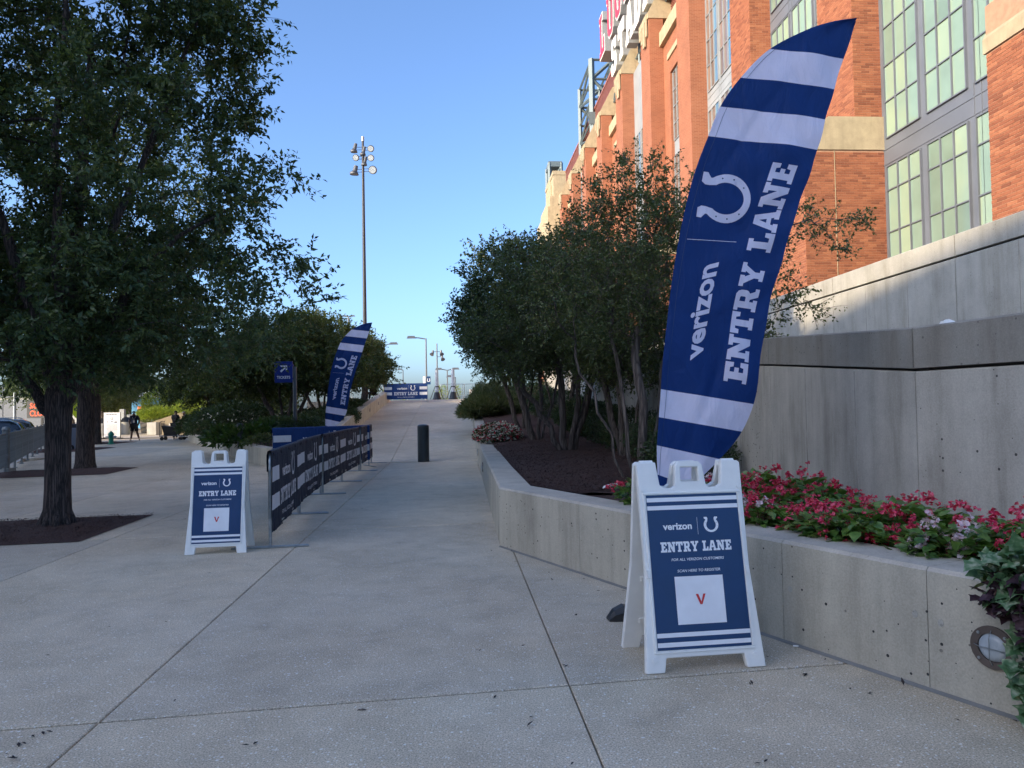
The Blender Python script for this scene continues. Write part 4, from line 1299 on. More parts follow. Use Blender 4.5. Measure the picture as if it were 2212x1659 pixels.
# ------------------------------------------------------------------ A-frame signs
def a_frame():
    """local: x width centre 0, front feet at y = 0, leaning back; z up"""
    WD, HT = 0.635, 1.14
    root = empty('sandwich_board', (0, 0, 0))
    lean = math.asin(0.165)
    cl, sl = math.cos(lean), math.sin(lean)
    def T(x, y, d): return (x, y * sl - d * cl, y * cl - d * sl * -1 * -1)
    def Tf(x, y, d):   # x across, y up the panel, d outwards (towards the viewer)
        return (x, y * sl - d * cl, y * cl + d * sl)
    w = WD / 2
    def outline(back=False):
        foot = 0.075; fw = 0.10
        hgt = HT - 0.085
        o = [(-w, 0), (-w + fw, 0), (-w + fw + 0.012, foot), (w - fw - 0.012, foot), (w - fw, 0), (w, 0)]
        o += [(w - 0.035, 0.55), (w - 0.03, HT - 0.012), (w - 0.045, HT), (w - 0.135, HT), (w - 0.15, hgt - 0.045), (w - 0.17, hgt - 0.06)]
        o += [(0.105, hgt - 0.065), (0.088, hgt - 0.05), (0.075, HT - 0.02), (0.055, HT), (-0.055, HT), (-0.075, HT - 0.02), (-0.088, hgt - 0.05), (-0.105, hgt - 0.065)]
        o += [(-w + 0.17, hgt - 0.06), (-w + 0.15, hgt - 0.045), (-w + 0.135, HT), (-w + 0.045, HT), (-w + 0.03, HT - 0.012), (-w + 0.035, 0.55)]
        return o
    hole = [(-0.05, HT - 0.115), (0.05, HT - 0.115), (0.048, HT - 0.032), (-0.048, HT - 0.032)]
    def frame(Tx, name):
        m = MB()
        m.prism(outline(), Tx, -0.018, 0.018, [hole])
        o = m.obj(name, MT['white_plastic'], root)
        bv = o.modifiers.new('bevel', 'BEVEL'); bv.width = 0.006; bv.segments = 2; bv.limit_method = 'ANGLE'; bv.angle_limit = R(50)
        # raised rim round the panel and handle
        m = MB()
        x0, x1, y0, y1 = -w + 0.066, w - 0.066, 0.115, HT - 0.185
        for (a, b, c, d) in ((x0 - 0.016, x1 + 0.016, y1, y1 + 0.016), (x0 - 0.016, x1 + 0.016, y0 - 0.016, y0), (x0 - 0.016, x0, y0, y1), (x1, x1 + 0.016, y0, y1)):
            m.hexa([Tx(a, c, 0.017), Tx(b, c, 0.017), Tx(b, d, 0.017), Tx(a, d, 0.017), Tx(a + .003, c + .003, 0.024), Tx(b - .003, c + .003, 0.024), Tx(b - .003, d - .003, 0.024), Tx(a + .003, d - .003, 0.024)])
        m.obj('panel_rim', MT['white_plastic'], o)
        for x in (-w + 0.05, w - 0.05):
            for y in (0.07, HT - 0.15):
                m = MB(); m.prism([(x + 0.013 * math.cos(a * PI / 5), y + 0.013 * math.sin(a * PI / 5)) for a in range(10)], Tx, 0.017, 0.023)
                m.obj('rivet', MT['white_plastic'], o)
        return o
    front = frame(Tf, 'front_frame')
    # back frame mirrored about the hinge at the top
    yt, zt = Tf(0, HT, 0)[1], Tf(0, HT, 0)[2]
    spread = 2.0
    def Tb(x, y, d):
        p = Tf(x, y, d)
        return (x, 2 * (yt + 0.022) - p[1], p[2])
    m = MB(); m.prism(outline(), Tb, -0.016, 0.016, [hole])
    bk = m.obj('back_frame', MT['white_plastic'], root)
    bv = bk.modifiers.new('bevel', 'BEVEL'); bv.width = 0.005; bv.segments = 2; bv.limit_method = 'ANGLE'; bv.angle_limit = R(50)
    for y in (0.16, 0.42, 0.68, 0.9):
        m = MB(); m.hexa([Tb(-w + .09, y, -0.028), Tb(w - .09, y, -0.028), Tb(w - .09, y + 0.03, -0.028), Tb(-w + .09, y + 0.03, -0.028), Tb(-w + .09, y, -0.016), Tb(w - .09, y, -0.016), Tb(w - .09, y + .03, -0.016), Tb(-w + .09, y + .03, -0.016)])
        m.obj('back_rib', MT['white_plastic'], bk)
    for x in (-w + 0.09, w - 0.09):
        m = MB(); m.tube([(x - 0.035, yt + 0.011, zt - 0.004), (x + 0.035, yt + 0.011, zt - 0.004)], 0.016, 10)
        m.box(x - 0.042, x + 0.042, yt - 0.012, yt + 0.034, zt - 0.03, zt - 0.012)
        m.obj('hinge', MT['white_plastic'], root)
    # printed insert
    x0, x1, y0, y1 = -w + 0.068, w - 0.068, 0.117, HT - 0.187
    m = MB(); m.hexa([Tf(x0, y0, 0.0185), Tf(x1, y0, 0.0185), Tf(x1, y1, 0.0185), Tf(x0, y1, 0.0185), Tf(x0, y0, 0.021), Tf(x1, y0, 0.021), Tf(x1, y1, 0.021), Tf(x0, y1, 0.021)])
    panel_ = m.obj('printed_panel', MT['print_navy'], root)
    H = y1 - y0
    Y = lambda t: y1 - t * H          # t measured from the top as in the photo
    P = Print()
    for a, b in ((0.018, 0.046), (0.072, 0.100), (0.894, 0.922), (0.953, 0.982)):
        P.rect(x0 + 0.001, x1 - 0.001, Y(b), Y(a))
    Tp = lambda x, y, d: Tf(x, y, 0.0213 + d)
    P.each('stripe', MT['print_white'], Tp, panel_)
    P = Print()
    P.font('verizon', -0.093, Y(0.232), 0.158, bold=0.03)
    P.rect(0.0165, 0.0178, Y(0.27), Y(0.155))
    P.slab('ENTRY LANE', 0, Y(0.380), w=0.385, h=0.056)
    P.font('FOR ALL VERIZON CUSTOMERS', 0.003, Y(0.438), 0.285, bold=0.012, shear=0.18)
    P.font('SCAN HERE TO REGISTER', 0.003, Y(0.512), 0.232, bold=0.012, shear=0.18)
    P.each('lettering', MT['print_white'], Tp, panel_)
    P = Print(); P.shoe(0.092, Y(0.208), 0.082); P.build('horseshoe_emblem', MT['print_white'], Tp, panel_)
    P = Print(); P.dots(0.092, Y(0.208), 0.082, 1.4); P.build('nail_hole', MT['print_navy'], Tp, panel_)
    P = Print(); P.rect(-0.132, 0.128, Y(0.846), Y(0.540)); card = P.build('white_square', MT['print_white'], Tp, panel_)
    P = Print()
    yc = Y(0.69); s = 0.028
    P.poly([(-0.026, yc + s), (-0.012, yc + s), (0.0015, yc - 0.013), (-0.0055, yc - s)], (), 1.5)
    P.poly([(0.014, yc + s), (0.027, yc + s), (0.006, yc - s), (-0.0053, yc - s), (0.0017, yc - 0.013)], (), 1.5)
    P.build('check_emblem', MT['print_red'], Tp, panel_)
    # snap tabs at mid height
    for x in (-w + 0.052, w - 0.052):
        m = MB(); m.hexa([Tf(x - 0.012, 0.50, 0.018), Tf(x + 0.012, 0.50, 0.018), Tf(x + 0.012, 0.545, 0.018), Tf(x - 0.012, 0.545, 0.018), Tf(x - 0.01, 0.502, 0.03), Tf(x + 0.01, 0.502, 0.03), Tf(x + 0.01, 0.543, 0.03), Tf(x - 0.01, 0.543, 0.03)])
        m.obj('snap_tab', MT['white_plastic'], root)
    return root
sb = a_frame()
gL, gR = G(1394, 1456), G(1652, 1438)
def place_sign(o, gL, gR, kz=1.0, w=0.635):
    d = gR - gL; k = d.length / w
    mid = (gL + gR) / 2
    o.location = (mid.x, mid.y, 0); o.rotation_euler = (0, 0, math.atan2(d.y, d.x)); o.scale = (k, k, k * kz)
tag(sb, 'white sandwich board with navy entry lane print, close in front of the low concrete wall', 'sign', 'white sandwich boards with navy print')
place_sign(sb, gL, gR, 0.925)
sb2 = dup(sb, (0, 0, 0), label='white sandwich board with navy entry lane print, further off by the barricade row', group='white sandwich boards with navy print')
place_sign(sb2, G(398.5, 1199.5), G(533, 1193.7), 0.965)

# ------------------------------------------------------------------ feather flags
FY = 5.4
FL = [(1421, 1095, 1440, 1100), (1420, 1025, 1495, 1052), (1419, 962, 1560, 993), (1422.7, 901, 1607, 933), (1427.6, 840.5, 1629, 873), (1436, 740, 1645, 765), (1447, 640, 1663, 660), (1462, 540, 1690, 560), (1480, 450, 1716, 470), (1503, 365, 1744, 392), (1530, 294, 1766, 323), (1556, 230, 1784, 257), (1600, 167.6, 1806, 189.5), (1663, 106, 1827, 122), (1745, 63, 1843, 80), (1800, 46, 1850, 55), (1852, 38.5, 1855, 38)]
ev = [0.0]
for a, b in zip(FL[:-1], FL[1:]):
    ev.append(ev[-1] + math.hypot((a[0] + a[2] - b[0] - b[2]) / 2, (a[1] + a[3] - b[1] - b[3]) / 2) / 296.0)
Fp = np.array(FL, dtype=float); ev = np.array(ev)
def cat(e):
    """Catmull-Rom through the knots at parameter e (metres up the flag)"""
    e = min(max(e, 0), ev[-1] - 1e-6)
    i = int(np.searchsorted(ev, e, side='right') - 1); i = min(max(i, 0), len(ev) - 2)
    t = (e - ev[i]) / (ev[i + 1] - ev[i])
    h = ev[i + 1] - ev[i]
    def tan(k):
        if k <= 0: return (Fp[1] - Fp[0]) / (ev[1] - ev[0])
        if k >= len(ev) - 1: return (Fp[-1] - Fp[-2]) / (ev[-1] - ev[-2])
        return (Fp[k + 1] - Fp[k - 1]) / (ev[k + 1] - ev[k - 1])
    m0, m1 = tan(i) * h, tan(i + 1) * h
    return (2 * t**3 - 3 * t**2 + 1) * Fp[i] + (t**3 - 2 * t**2 + t) * m0 + (-2 * t**3 + 3 * t**2) * Fp[i + 1] + (t**3 - t**2) * m1
base_x = W(1421, 1095, FY).x
def flag_pt(a, e, d=0.0):
    q = cat(e)
    p = W(q[0] + (q[2] - q[0]) * a, q[1] + (q[3] - q[1]) * a, FY)
    # shallow folds, the free edge furling back
    wv = 0.018 * math.sin(e * 3.1 + a * 2.2) * a + 0.012 * math.sin(e * 7.3 - a * 5.0 + 1.0) * a * (1.1 - a * 0.4)
    wv += 0.030 * a * a * math.sin(e * 1.9 + 0.5)
    wv += 0.014 * math.sin((a * 0.66 + e * 0.42) * 17.0) * math.exp(-((e - 0.95) / 0.45) ** 2)
    wv += 0.010 * math.sin((a * 0.5 - e * 0.9) * 19.0 + 1.3) * math.exp(-((e - 2.1) / 0.7) ** 2) * a
    wv += 0.006 * math.sin((a * 0.9 + e * 1.3) * 13.0 + 2.0 * math.sin(e * 2.3)) * (0.3 + a)
    wv += 0.020 * math.exp(-((a - 0.55 - 0.25 * (e - 1.0)) / 0.05) ** 2) * math.exp(-((e - 0.95) / 0.35) ** 2)
    wv += 0.012 * math.exp(-((a - 0.25 - 0.35 * (e - 2.6)) / 0.04) ** 2) * math.exp(-((e - 2.8) / 0.4) ** 2)
    wv += 0.05 * max(0, a - 0.72) * math.exp(-((e - 2.7) / 0.7) ** 2) * 2.4
    wv += 0.10 * max(0, a - 0.8) * math.exp(-((e - 0.55) / 0.3) ** 2) * 2.0
    return Vector((p.x - base_x, wv - d, p.z))
def inv_flag(u, v):
    """(a, e) of an image point on the flag"""
    best = None
    lo, hi = 0.0, float(ev[-1])
    a, e = 0.5, 1.5
    for _ in range(30):
        q = cat(e)
        pu = q[0] + (q[2] - q[0]) * a; pv = q[1] + (q[3] - q[1]) * a
        q2 = cat(e + 0.01)
        du_e = ((q2[0] + (q2[2] - q2[0]) * a) - pu) / 0.01; dv_e = ((q2[1] + (q2[3] - q2[1]) * a) - pv) / 0.01
        du_a = q[2] - q[0]; dv_a = q[3] - q[1]
        det = du_a * dv_e - du_e * dv_a
        ru, rv = u - pu, v - pv
        a += (ru * dv_e - du_e * rv) / det; e += (du_a * rv - dv_a * ru) / det
        e = min(max(e, 0.01), float(ev[-1]) - 0.02)
    return a, e
def feather_flag():
    root = empty('feather_flag', (0, 0, 0))
    bands = [(0, 1, 0), (1, 2, 1), (2, 3, 0), (3, 4, 1), (4, 10, 0), (10, 11, 1), (11, 12, 0), (12, 13, 1), (13, 16, 0)]
    NA = 26
    names = []
    # one cloth, two colours of sewn panels sharing their seam lines
    for i0, i1, c in bands:
        vs = []; fs = []
        e0, e1 = float(ev[i0]), float(ev[i1]) - (0.004 if i1 == 16 else 0)
        n = max(2, int((e1 - e0) / 0.028))
        for j in range(n + 1):
            for i in range(NA + 1):
                vs.append(flag_pt(i / NA, e0 + (e1 - e0) * j / n))
        for j in range(n):
            for i in range(NA):
                q = j * (NA + 1) + i
                fs.append((q, q + 1, q + NA + 2, q + NA + 1))
        nm = 'flag_stripe' if c else 'flag_cloth'
        me = bpy.data.meshes.new(nm); me.from_pydata(vs, [], fs)
        me.polygons.foreach_set('use_smooth', [True] * len(fs)); me.update()
        link(nm, me, MT['flag_white' if c else 'flag_blue'], root)
    # sleeve seam
    m = MB()
    m.tube([flag_pt(0.065, float(ev[1]) + (float(ev[-1]) - float(ev[1]) - 0.35) * k / 60, 0.0015) for k in range(61)], 0.0012, 4)
    m.obj('sleeve_seam', MT['print_navy'], root)
    P = Print()
    # print in (along, across) frame: text runs up the flag; local x = along, y = towards the pole
    def place(xy_fn):
        pass
    def frame_from(p0, p1, pw):
        """p0,p1: image ends of baseline; pw: image point at cap height above p0"""
        A = inv_flag(*p0); B = inv_flag(*p1); D = inv_flag(*pw)
        return A, B, D
    def Tfac(p0, p1, pw, wid, hgt):
        A, B, D = frame_from(p0, p1, pw)
        A = Vector(A); B = Vector(B); D = Vector(D)
        def T(x, y, d):
            q = A + (B - A) * (x / wid) + (D - A) * (y / hgt)
            return flag_pt(q.x, q.y, 0.003 + d)
        return T
    def cuts_(x0, x1, y0, y1, st=0.03):
        return ([x0 + st * k for k in range(1, int((x1 - x0) / st) + 1)], [y0 + st * k for k in range(1, int((y1 - y0) / st) + 1)])
    # ENTRY LANE
    ps, tw_ = slab_polys('ENTRY LANE', 1.0)
    T = Tfac((1609, 831), (1722, 359), (1563, 822), 10.0, 1.0)
    P = Print()
    for o, hs in ps:
        f = lambda L: [(a * 10.0 / tw_, b) for a, b in L]
        P.poly(f(o), [f(q) for q in hs], 0)
    P.build('lettering', MT['flag_white'], T, root, cut=([0.18 * k for k in range(1, 56)], [0.25, 0.5, 0.75]))
    # verizon
    vs, fs, a0, a1, b0, b1 = font_tris('verizon', 0.03)
    P = Print(); P.items.append(([((x - a0) / (a1 - a0) * 10, (y) / 0.54) for x, y in vs], fs, 0))
    T = Tfac((1515.5, 773), (1551, 567), (1486, 780), 10.0, 1.0)
    P.build('lettering', MT['flag_white'], T, root, cut=([0.4 * k for k in range(1, 25)], [0.25, 0.5, 0.75]))
    # divider
    P = Print(); P.rect(0, 10, 0, 0.05, 0)
    T = Tfac((1484, 517), (1591, 523), (1486, 493), 10.0, 1.0)
    P.build('divider_line', MT['flag_white'], T, root, cut=([0.8 * k for k in range(1, 12)], []))
    # horseshoe lying with its open end towards the pole: local y up = image left
    P = Print(); P.shoe(0, 0, 1.0, 0)
    A0 = (1566, 429)
    T = Tfac(A0, (1576.5, 376), (1461, 411), 0.5, 1.0)
    T0 = T
    P.build('horseshoe_emblem', MT['flag_white'], T, root, cut=([0.12 * k for k in range(-4, 5)], [0.12 * k for k in range(-4, 5)]))
    P = Print(); P.dots(0, 0, 1.0, 0)
    P.build('nail_hole', MT['print_navy'], lambda x, y, d: T0(x, y, d + 0.002), root)
    # pole: straight below, bending over along the leading edge
    m = MB()
    pts = [(0.012, 0.012, 0.10), (0.010, 0.012, 0.5)]
    e_ = [float(ev[0]) + (float(ev[-1]) - 0.02) * k / 40 for k in range(41)]
    pts += [tuple(flag_pt(0.02, e) + Vector((0.004, 0.012, 0))) for e in e_]
    m.tube(pts, [0.013] * 2 + [lerp(0.011, 0.003, k / 40) for k in range(41)], 8)
    m.obj('pole', MT['black'], root, smooth=True)
    # weighted cross base
    m = MB()
    for a in (0, 90, 180, 270):
        ca, sa = math.cos(R(a + 8)), math.sin(R(a + 8))
        pts = [(-0.05, 0.02, 0.055), (0.16, 0.024, 0.07), (0.30, 0.034, 0.075), (0.375, 0.030, 0.035)]
        vs = []; fs = []
        for (r, z_, w_) in ((0.0, 0.06, 0.035), (0.17, 0.075, 0.05), (0.29, 0.105, 0.062), (0.36, 0.075, 0.055), (0.40, 0.02, 0.045)):
            for (ww, zz) in ((-w_, 0.0), (w_, 0.0), (w_, z_ * 0.6), (w_ * 0.55, z_), (-w_ * 0.55, z_), (-w_, z_ * 0.6)):
                vs.append((0.012 + r * ca - ww * sa, 0.012 + r * sa + ww * ca, zz))
        for k in range(4):
            for j in range(6):
                fs.append((k * 6 + j, k * 6 + (j + 1) % 6, k * 6 + 6 + (j + 1) % 6, k * 6 + 6 + j))
        fs.append(tuple(range(24, 30)))
        m.add(vs, fs)
    m.tube([(0.012, 0.012, 0.0), (0.012, 0.012, 0.16)], 0.022, 10)
    m.obj('weighted_base', MT['black'], root)
    return root
ff = feather_flag()
tag(ff, 'tall blue and white feather flag flying behind the closer sandwich board', 'flag', 'blue feather flags with white stripes')
ff.location = (base_x, FY, 0)
ff2 = dup(ff, (-6.12, 24.2, 0), label='blue and white feather flag at the foot of the ramp, beside the tall light mast', group='blue feather flags with white stripes')
ff2.location.z = -0.02

# ------------------------------------------------------------------ crowd barricades
def barricade(L=2.5, H_=1.07, banner=None, bars=18, mat=None, legs=True, label=None, group=None, seed=0, cut_low=0.0):
    """x along 0..L, banner on the -y side"""
    mat = mat or MT['galv']
    root = empty('crowd_barricade', (0, 0, 0), label=label, cat='barricade', group=group)
    r = 0.019; b = 0.2; c = 0.13
    m = MB()
    loop = [(0, 0, b + c)]
    def arc(cx, cz, a0, a1): return [(cx + c * math.cos(R(a)), 0, cz + c * math.sin(R(a))) for a in np.linspace(a0, a1, 6)]
    pts = arc(c, b + c, 270, 180) + arc(c, H_ - c, 180, 90) + arc(L - c, H_ - c, 90, 0) + arc(L - c, b + c, 0, -90)
    pts.append(pts[0])
    m.tube(pts, r, 8, cap=False)
    m.obj('frame', mat, root, smooth=True)
    if bars:
        for k in range(bars):
            x = 0.12 + (L - 0.24) * k / (bars - 1)
            m = MB(); m.tube([(x, 0, b), (x, 0, H_ - 0.005)], 0.0075, 5, cap=False)
            m.obj('bar', mat, root)
    if legs:
        for x in (0.0, L):
            m = MB()
            m.tube([(x, 0, H_ - 0.2), (x, 0, 0.03)], 0.019, 8)
            m.tube([(x, -0.42, 0.012), (x, 0.42, 0.012)], 0.012, 6)
            m.tube([(x + 0.05, -0.40, 0.012), (x + 0.05, 0.40, 0.012)], 0.008, 5)
            m.obj('foot', mat, root)
    if banner:
        rng = random.Random(seed)
        ph = [rng.uniform(0, 6) for _ in range(6)]
        z0, z1 = 0.17 + cut_low, H_ + 0.024
        def wave(x, z):
            t = (z1 - z) / (z1 - z0)
            return (0.008 * math.sin(x * 7 + ph[0]) + 0.004 * math.sin(x * 15 + ph[1] + z * 4) + 0.002 * math.sin(x * 31 + ph[2] - z * 7)) * (0.25 + t)
        def T(x, z, d): return (x, -0.026 - wave(x, z) - d, z)
        NX, NZ = 64, 18
        vs = []; fs = []
        # top fold over the rail, then the hanging face and a short back flap
        rows = []
        for x_i in range(NX + 1):
            x = -0.02 + (L + 0.04) * x_i / NX
            col = [(x, 0.03, H_ - 0.22), (x, 0.032, H_ - 0.03), (x, 0.02, H_ + 0.018), (x, 0.0, H_ + 0.026), (x, -0.019, H_ + 0.018)]
            for k in range(NZ + 1):
                z = z1 - 0.02 - (z1 - 0.02 - z0) * k / NZ
                col.append(T(x, z, 0))
            rows.append(col)
        n = len(rows[0])
        vs = [p for c_ in rows for p in c_]
        for i in range(NX):
            for k in range(n - 1):
                fs.append((i * n + k, i * n + k + 1, i * n + n + k + 1, i * n + n + k))
        me = bpy.data.meshes.new('banner'); me.from_pydata(vs, [], fs)
        me.polygons.foreach_set('use_smooth', [True] * len(fs)); me.update()
        bn = link('banner', me, MT[banner[0]], root)
        Pz = lambda t: z1 - t * (z1 - z0)
        cm = L / 2
        P = Print()
        for a, bb in ((0.21, 0.39), (0.55, 0.73)):
            P.rect(-0.005, 0.44, Pz(bb), Pz(a)); P.rect(L - 0.44, L + 0.005, Pz(bb), Pz(a))
        cuts_x = [0.04 * k for k in range(0, 63)]; cuts_z = [0.2 + 0.06 * k for k in range(15)]
        P.each('stripe', MT[banner[1]], lambda x, y, d: T(x, y, 0.004 + d), bn, cut=(cuts_x, cuts_z))
        P = Print()
        P.font('verizon', cm - 0.22, Pz(0.385), 0.60, bold=0.03)
        P.rect(cm + 0.165, cm + 0.170, Pz(0.46), Pz(0.12))
        P.slab('ENTRY LANE', cm + 0.0, Pz(0.74), w=1.38, h=0.185)
        P.font('FOR ALL VERIZON CUSTOMERS', cm, Pz(0.89), 1.0, bold=0.012, shear=0.18)
        P.each('lettering', MT[banner[1]], lambda x, y, d: T(x, y, 0.004 + d), bn, cut=(cuts_x, cuts_z))
        P = Print(); P.shoe(cm + 0.42, Pz(0.29), 0.30); P.build('horseshoe_emblem', MT[banner[1]], lambda x, y, d: T(x, y, 0.004 + d), bn, cut=(cuts_x, cuts_z))
        for x in (0.1, 0.62, 1.25, 1.88, 2.4):
            for z in (Pz(0.04), Pz(0.97)):
                p = T(x, z, 0.003)
                m = MB(); m.tube([p, (p[0] + 0.008, p[1] - 0.006, p[2] - 0.03)], 0.004, 4)
                m.obj('cable_tie', MT['black'], bn)
    return root
line = [(-2.74, 8.35), (-3.19, 11.0), (-3.47, 13.5), (-3.65, 15.75), (-3.78, 18.35), (-4.02, 20.95)]
labs = ['navy banner barricade nearest the camera, right behind the sandwich board', 'second navy banner barricade of the row, counted from the sandwich board', 'middle navy banner barricade of the row of five', 'fourth navy banner barricade of the row, before the last one', 'last navy banner barricade of the row, nearest the bollard and the ramp']
gb = 'navy banner barricades set end to end along the lane'
for i in range(5):
    a, b = Vector(line[i]), Vector(line[i + 1])
    br = barricade(2.5, 1.07, ('banner_navy', 'banner_white'), bars=0, label=labs[i], group=gb, seed=i)
    d = b - a
    br.location = (a.x, a.y, 0); br.rotation_euler = (0, 0, math.atan2(d.y, d.x) + (0.012 if i % 2 else -0.008))
    k = (d.length - 0.06) / 2.5; br.scale = (k, 1, 1)
br = barricade(2.5, 1.07, ('banner_blue', 'banner_white'), bars=0, label='bright navy banner barricade standing crosswise behind the row, in front of the garden wall', seed=8)
br.location = (-5.98, 18.5, 0); br.rotation_euler = (0, 0, math.atan2(1.3, 2.1))
br = barricade(2.5, 1.07, ('banner_blue', 'banner_white'), bars=0, label='navy banner barricade closing the top of the ramp', seed=9, cut_low=0.0)
a, b = W(831, 869, 43.2), W(923, 868, 43.2)
br.location = (a.x, a.y, ramp_z(43.3)); br.rotation_euler = (0, 0, 0.0)
br.scale = ((b.x - a.x) / 2.5, 1, 1)

# ------------------------------------------------------------------ bollard
bo = empty('bollard', (-2.55, 21.1, 0.0), label='dark green steel bollard with domed top in the middle of the path', cat='bollard')
m = MB(); m.lathe([(0.165, 0), (0.165, 0.985), (0.158, 0.995)], n=28); m.obj('post', MT['bollard'], bo, auto=30)
m = MB(); m.lathe([(0.160, 0.996), (0.167, 1.0), (0.165, 1.018), (0.14, 1.04), (0.09, 1.056), (0.0, 1.062)], n=28); m.obj('domed_cap', MT['bollard'], bo, auto=40)

# ------------------------------------------------------------------ tickets sign
def board_sign():
    root = empty('direction_sign', (0, 0, 0), label='dark blue square sign with white arrow and tickets lettering on a grey post', cat='sign')
    p = W(637.5, 885, 25.0); root.location = (p.x, p.y, 0.4)
    zt = W(637, 792, 25).z - 0.4
    m = MB(); m.tube([(0, 0, -0.4), (0, 0, zt)], 0.068, 14); m.obj('post', MT['grey_metal'], root, auto=30)
    a, b = W(595.7, 827, 25), W(633.2, 781, 25)
    x0, x1, z0, z1 = a.x - p.x, b.x - p.x, a.z - 0.4, b.z - 0.4
    m = MB(); m.cbox(((x0 + x1) / 2, -0.09, (z0 + z1) / 2), ((x1 - x0) / 2, 0.03, (z1 - z0) / 2), b=0.004)
    m.box(x1 - 0.05, x1 + 0.02, -0.08, 0.0, z0 + 0.1, z0 + 0.16); m.box(x1 - 0.05, x1 + 0.02, -0.08, 0.0, z1 - 0.16, z1 - 0.1)
    bd = m.obj('sign_board', MT['print_sign'], root)
    w, h = x1 - x0, z1 - z0
    T = lambda x, y, d: (x0 + x * w, -0.121 - d, z0 + y * h)
    P = Print(); 
    vs, fs, a0, a1, b0, b1 = font_tris('TICKETS', 0.035)
    P.items.append(([(0.13 + (x - a0) / (a1 - a0) * 0.76, 0.18 + (y - b0) / (b1 - b0) * 0.135) for x, y in vs], fs, 1))
    P.poly([(0.31, 0.55), (0.38, 0.48), (0.64, 0.69), (0.64, 0.55), (0.72, 0.50), (0.72, 0.81), (0.31, 0.81), (0.37, 0.745), (0.575, 0.745)], ())
    P.each('lettering', MT['print_white'], T, bd, eps=0.002)
MT['print_sign'] = plain('royal_blue_print', (0.006, 0.030, 0.22), 0.4, var=0.05)
board_sign()
# ------------------------------------------------------------------ foliage
def leaf_cloud(name, pos, dirs, size, rng, mat, parent=None, aspect=0.5, fold=0.25, flat=0.5, kind=None, droop=0.0):
    """pos Nx3 leaf bases, dirs Nx3 unit directions; each leaf is a folded kite of two faces"""
    n = len(pos)
    pos = np.asarray(pos, dtype=np.float32); d = np.asarray(dirs, dtype=np.float32).copy()
    d[:, 2] -= droop
    d /= np.linalg.norm(d, axis=1, keepdims=True) + 1e-9
    r = rng.normal(size=(n, 3)).astype(np.float32); r[:, 2] += flat * 3
    side = np.cross(d, r); side /= np.linalg.norm(side, axis=1, keepdims=True) + 1e-9
    up = np.cross(side, d)
    s = (size * rng.uniform(0.6, 1.25, size=(n, 1))).astype(np.float32)
    tip = pos + d * s
    mid = pos + d * s * 0.42
    w = s * aspect * 0.5
    L = mid + side * w + up * w * fold; Rr = mid - side * w + up * w * fold
    tip = tip - up * s * 0.10
    V = np.empty((n, 4, 3), dtype=np.float32)
    V[:, 0] = pos; V[:, 1] = L; V[:, 2] = tip; V[:, 3] = Rr
    base = (np.arange(n) * 4)[:, None]
    F = np.concatenate([base + np.array([[0, 2, 1]]), base + np.array([[0, 3, 2]])], axis=1).reshape(-1)
    me = np_mesh(name, V.reshape(-1, 3), F, 3)
    o = link(name, me, mat, parent)
    if kind: o['kind'] = kind
    return o

def sample_lobes(lobes, n, rng, shell=0.5):
    vol = np.array([l[3] * l[4] * l[5] for l in lobes]); vol = vol / vol.sum()
    k = rng.choice(len(lobes), size=n, p=vol)
    v = rng.normal(size=(n, 3)); v /= np.linalg.norm(v, axis=1, keepdims=True)
    r = rng.uniform(0, 1, size=(n, 1)) ** (1 / 3)
    r = shell + (1 - shell) * r if shell > 0 else r
    r *= rng.uniform(0.86, 1.08, size=(n, 1))
    L = np.array(lobes)[k]
    return L[:, :3] + v * r * L[:, 3:6]

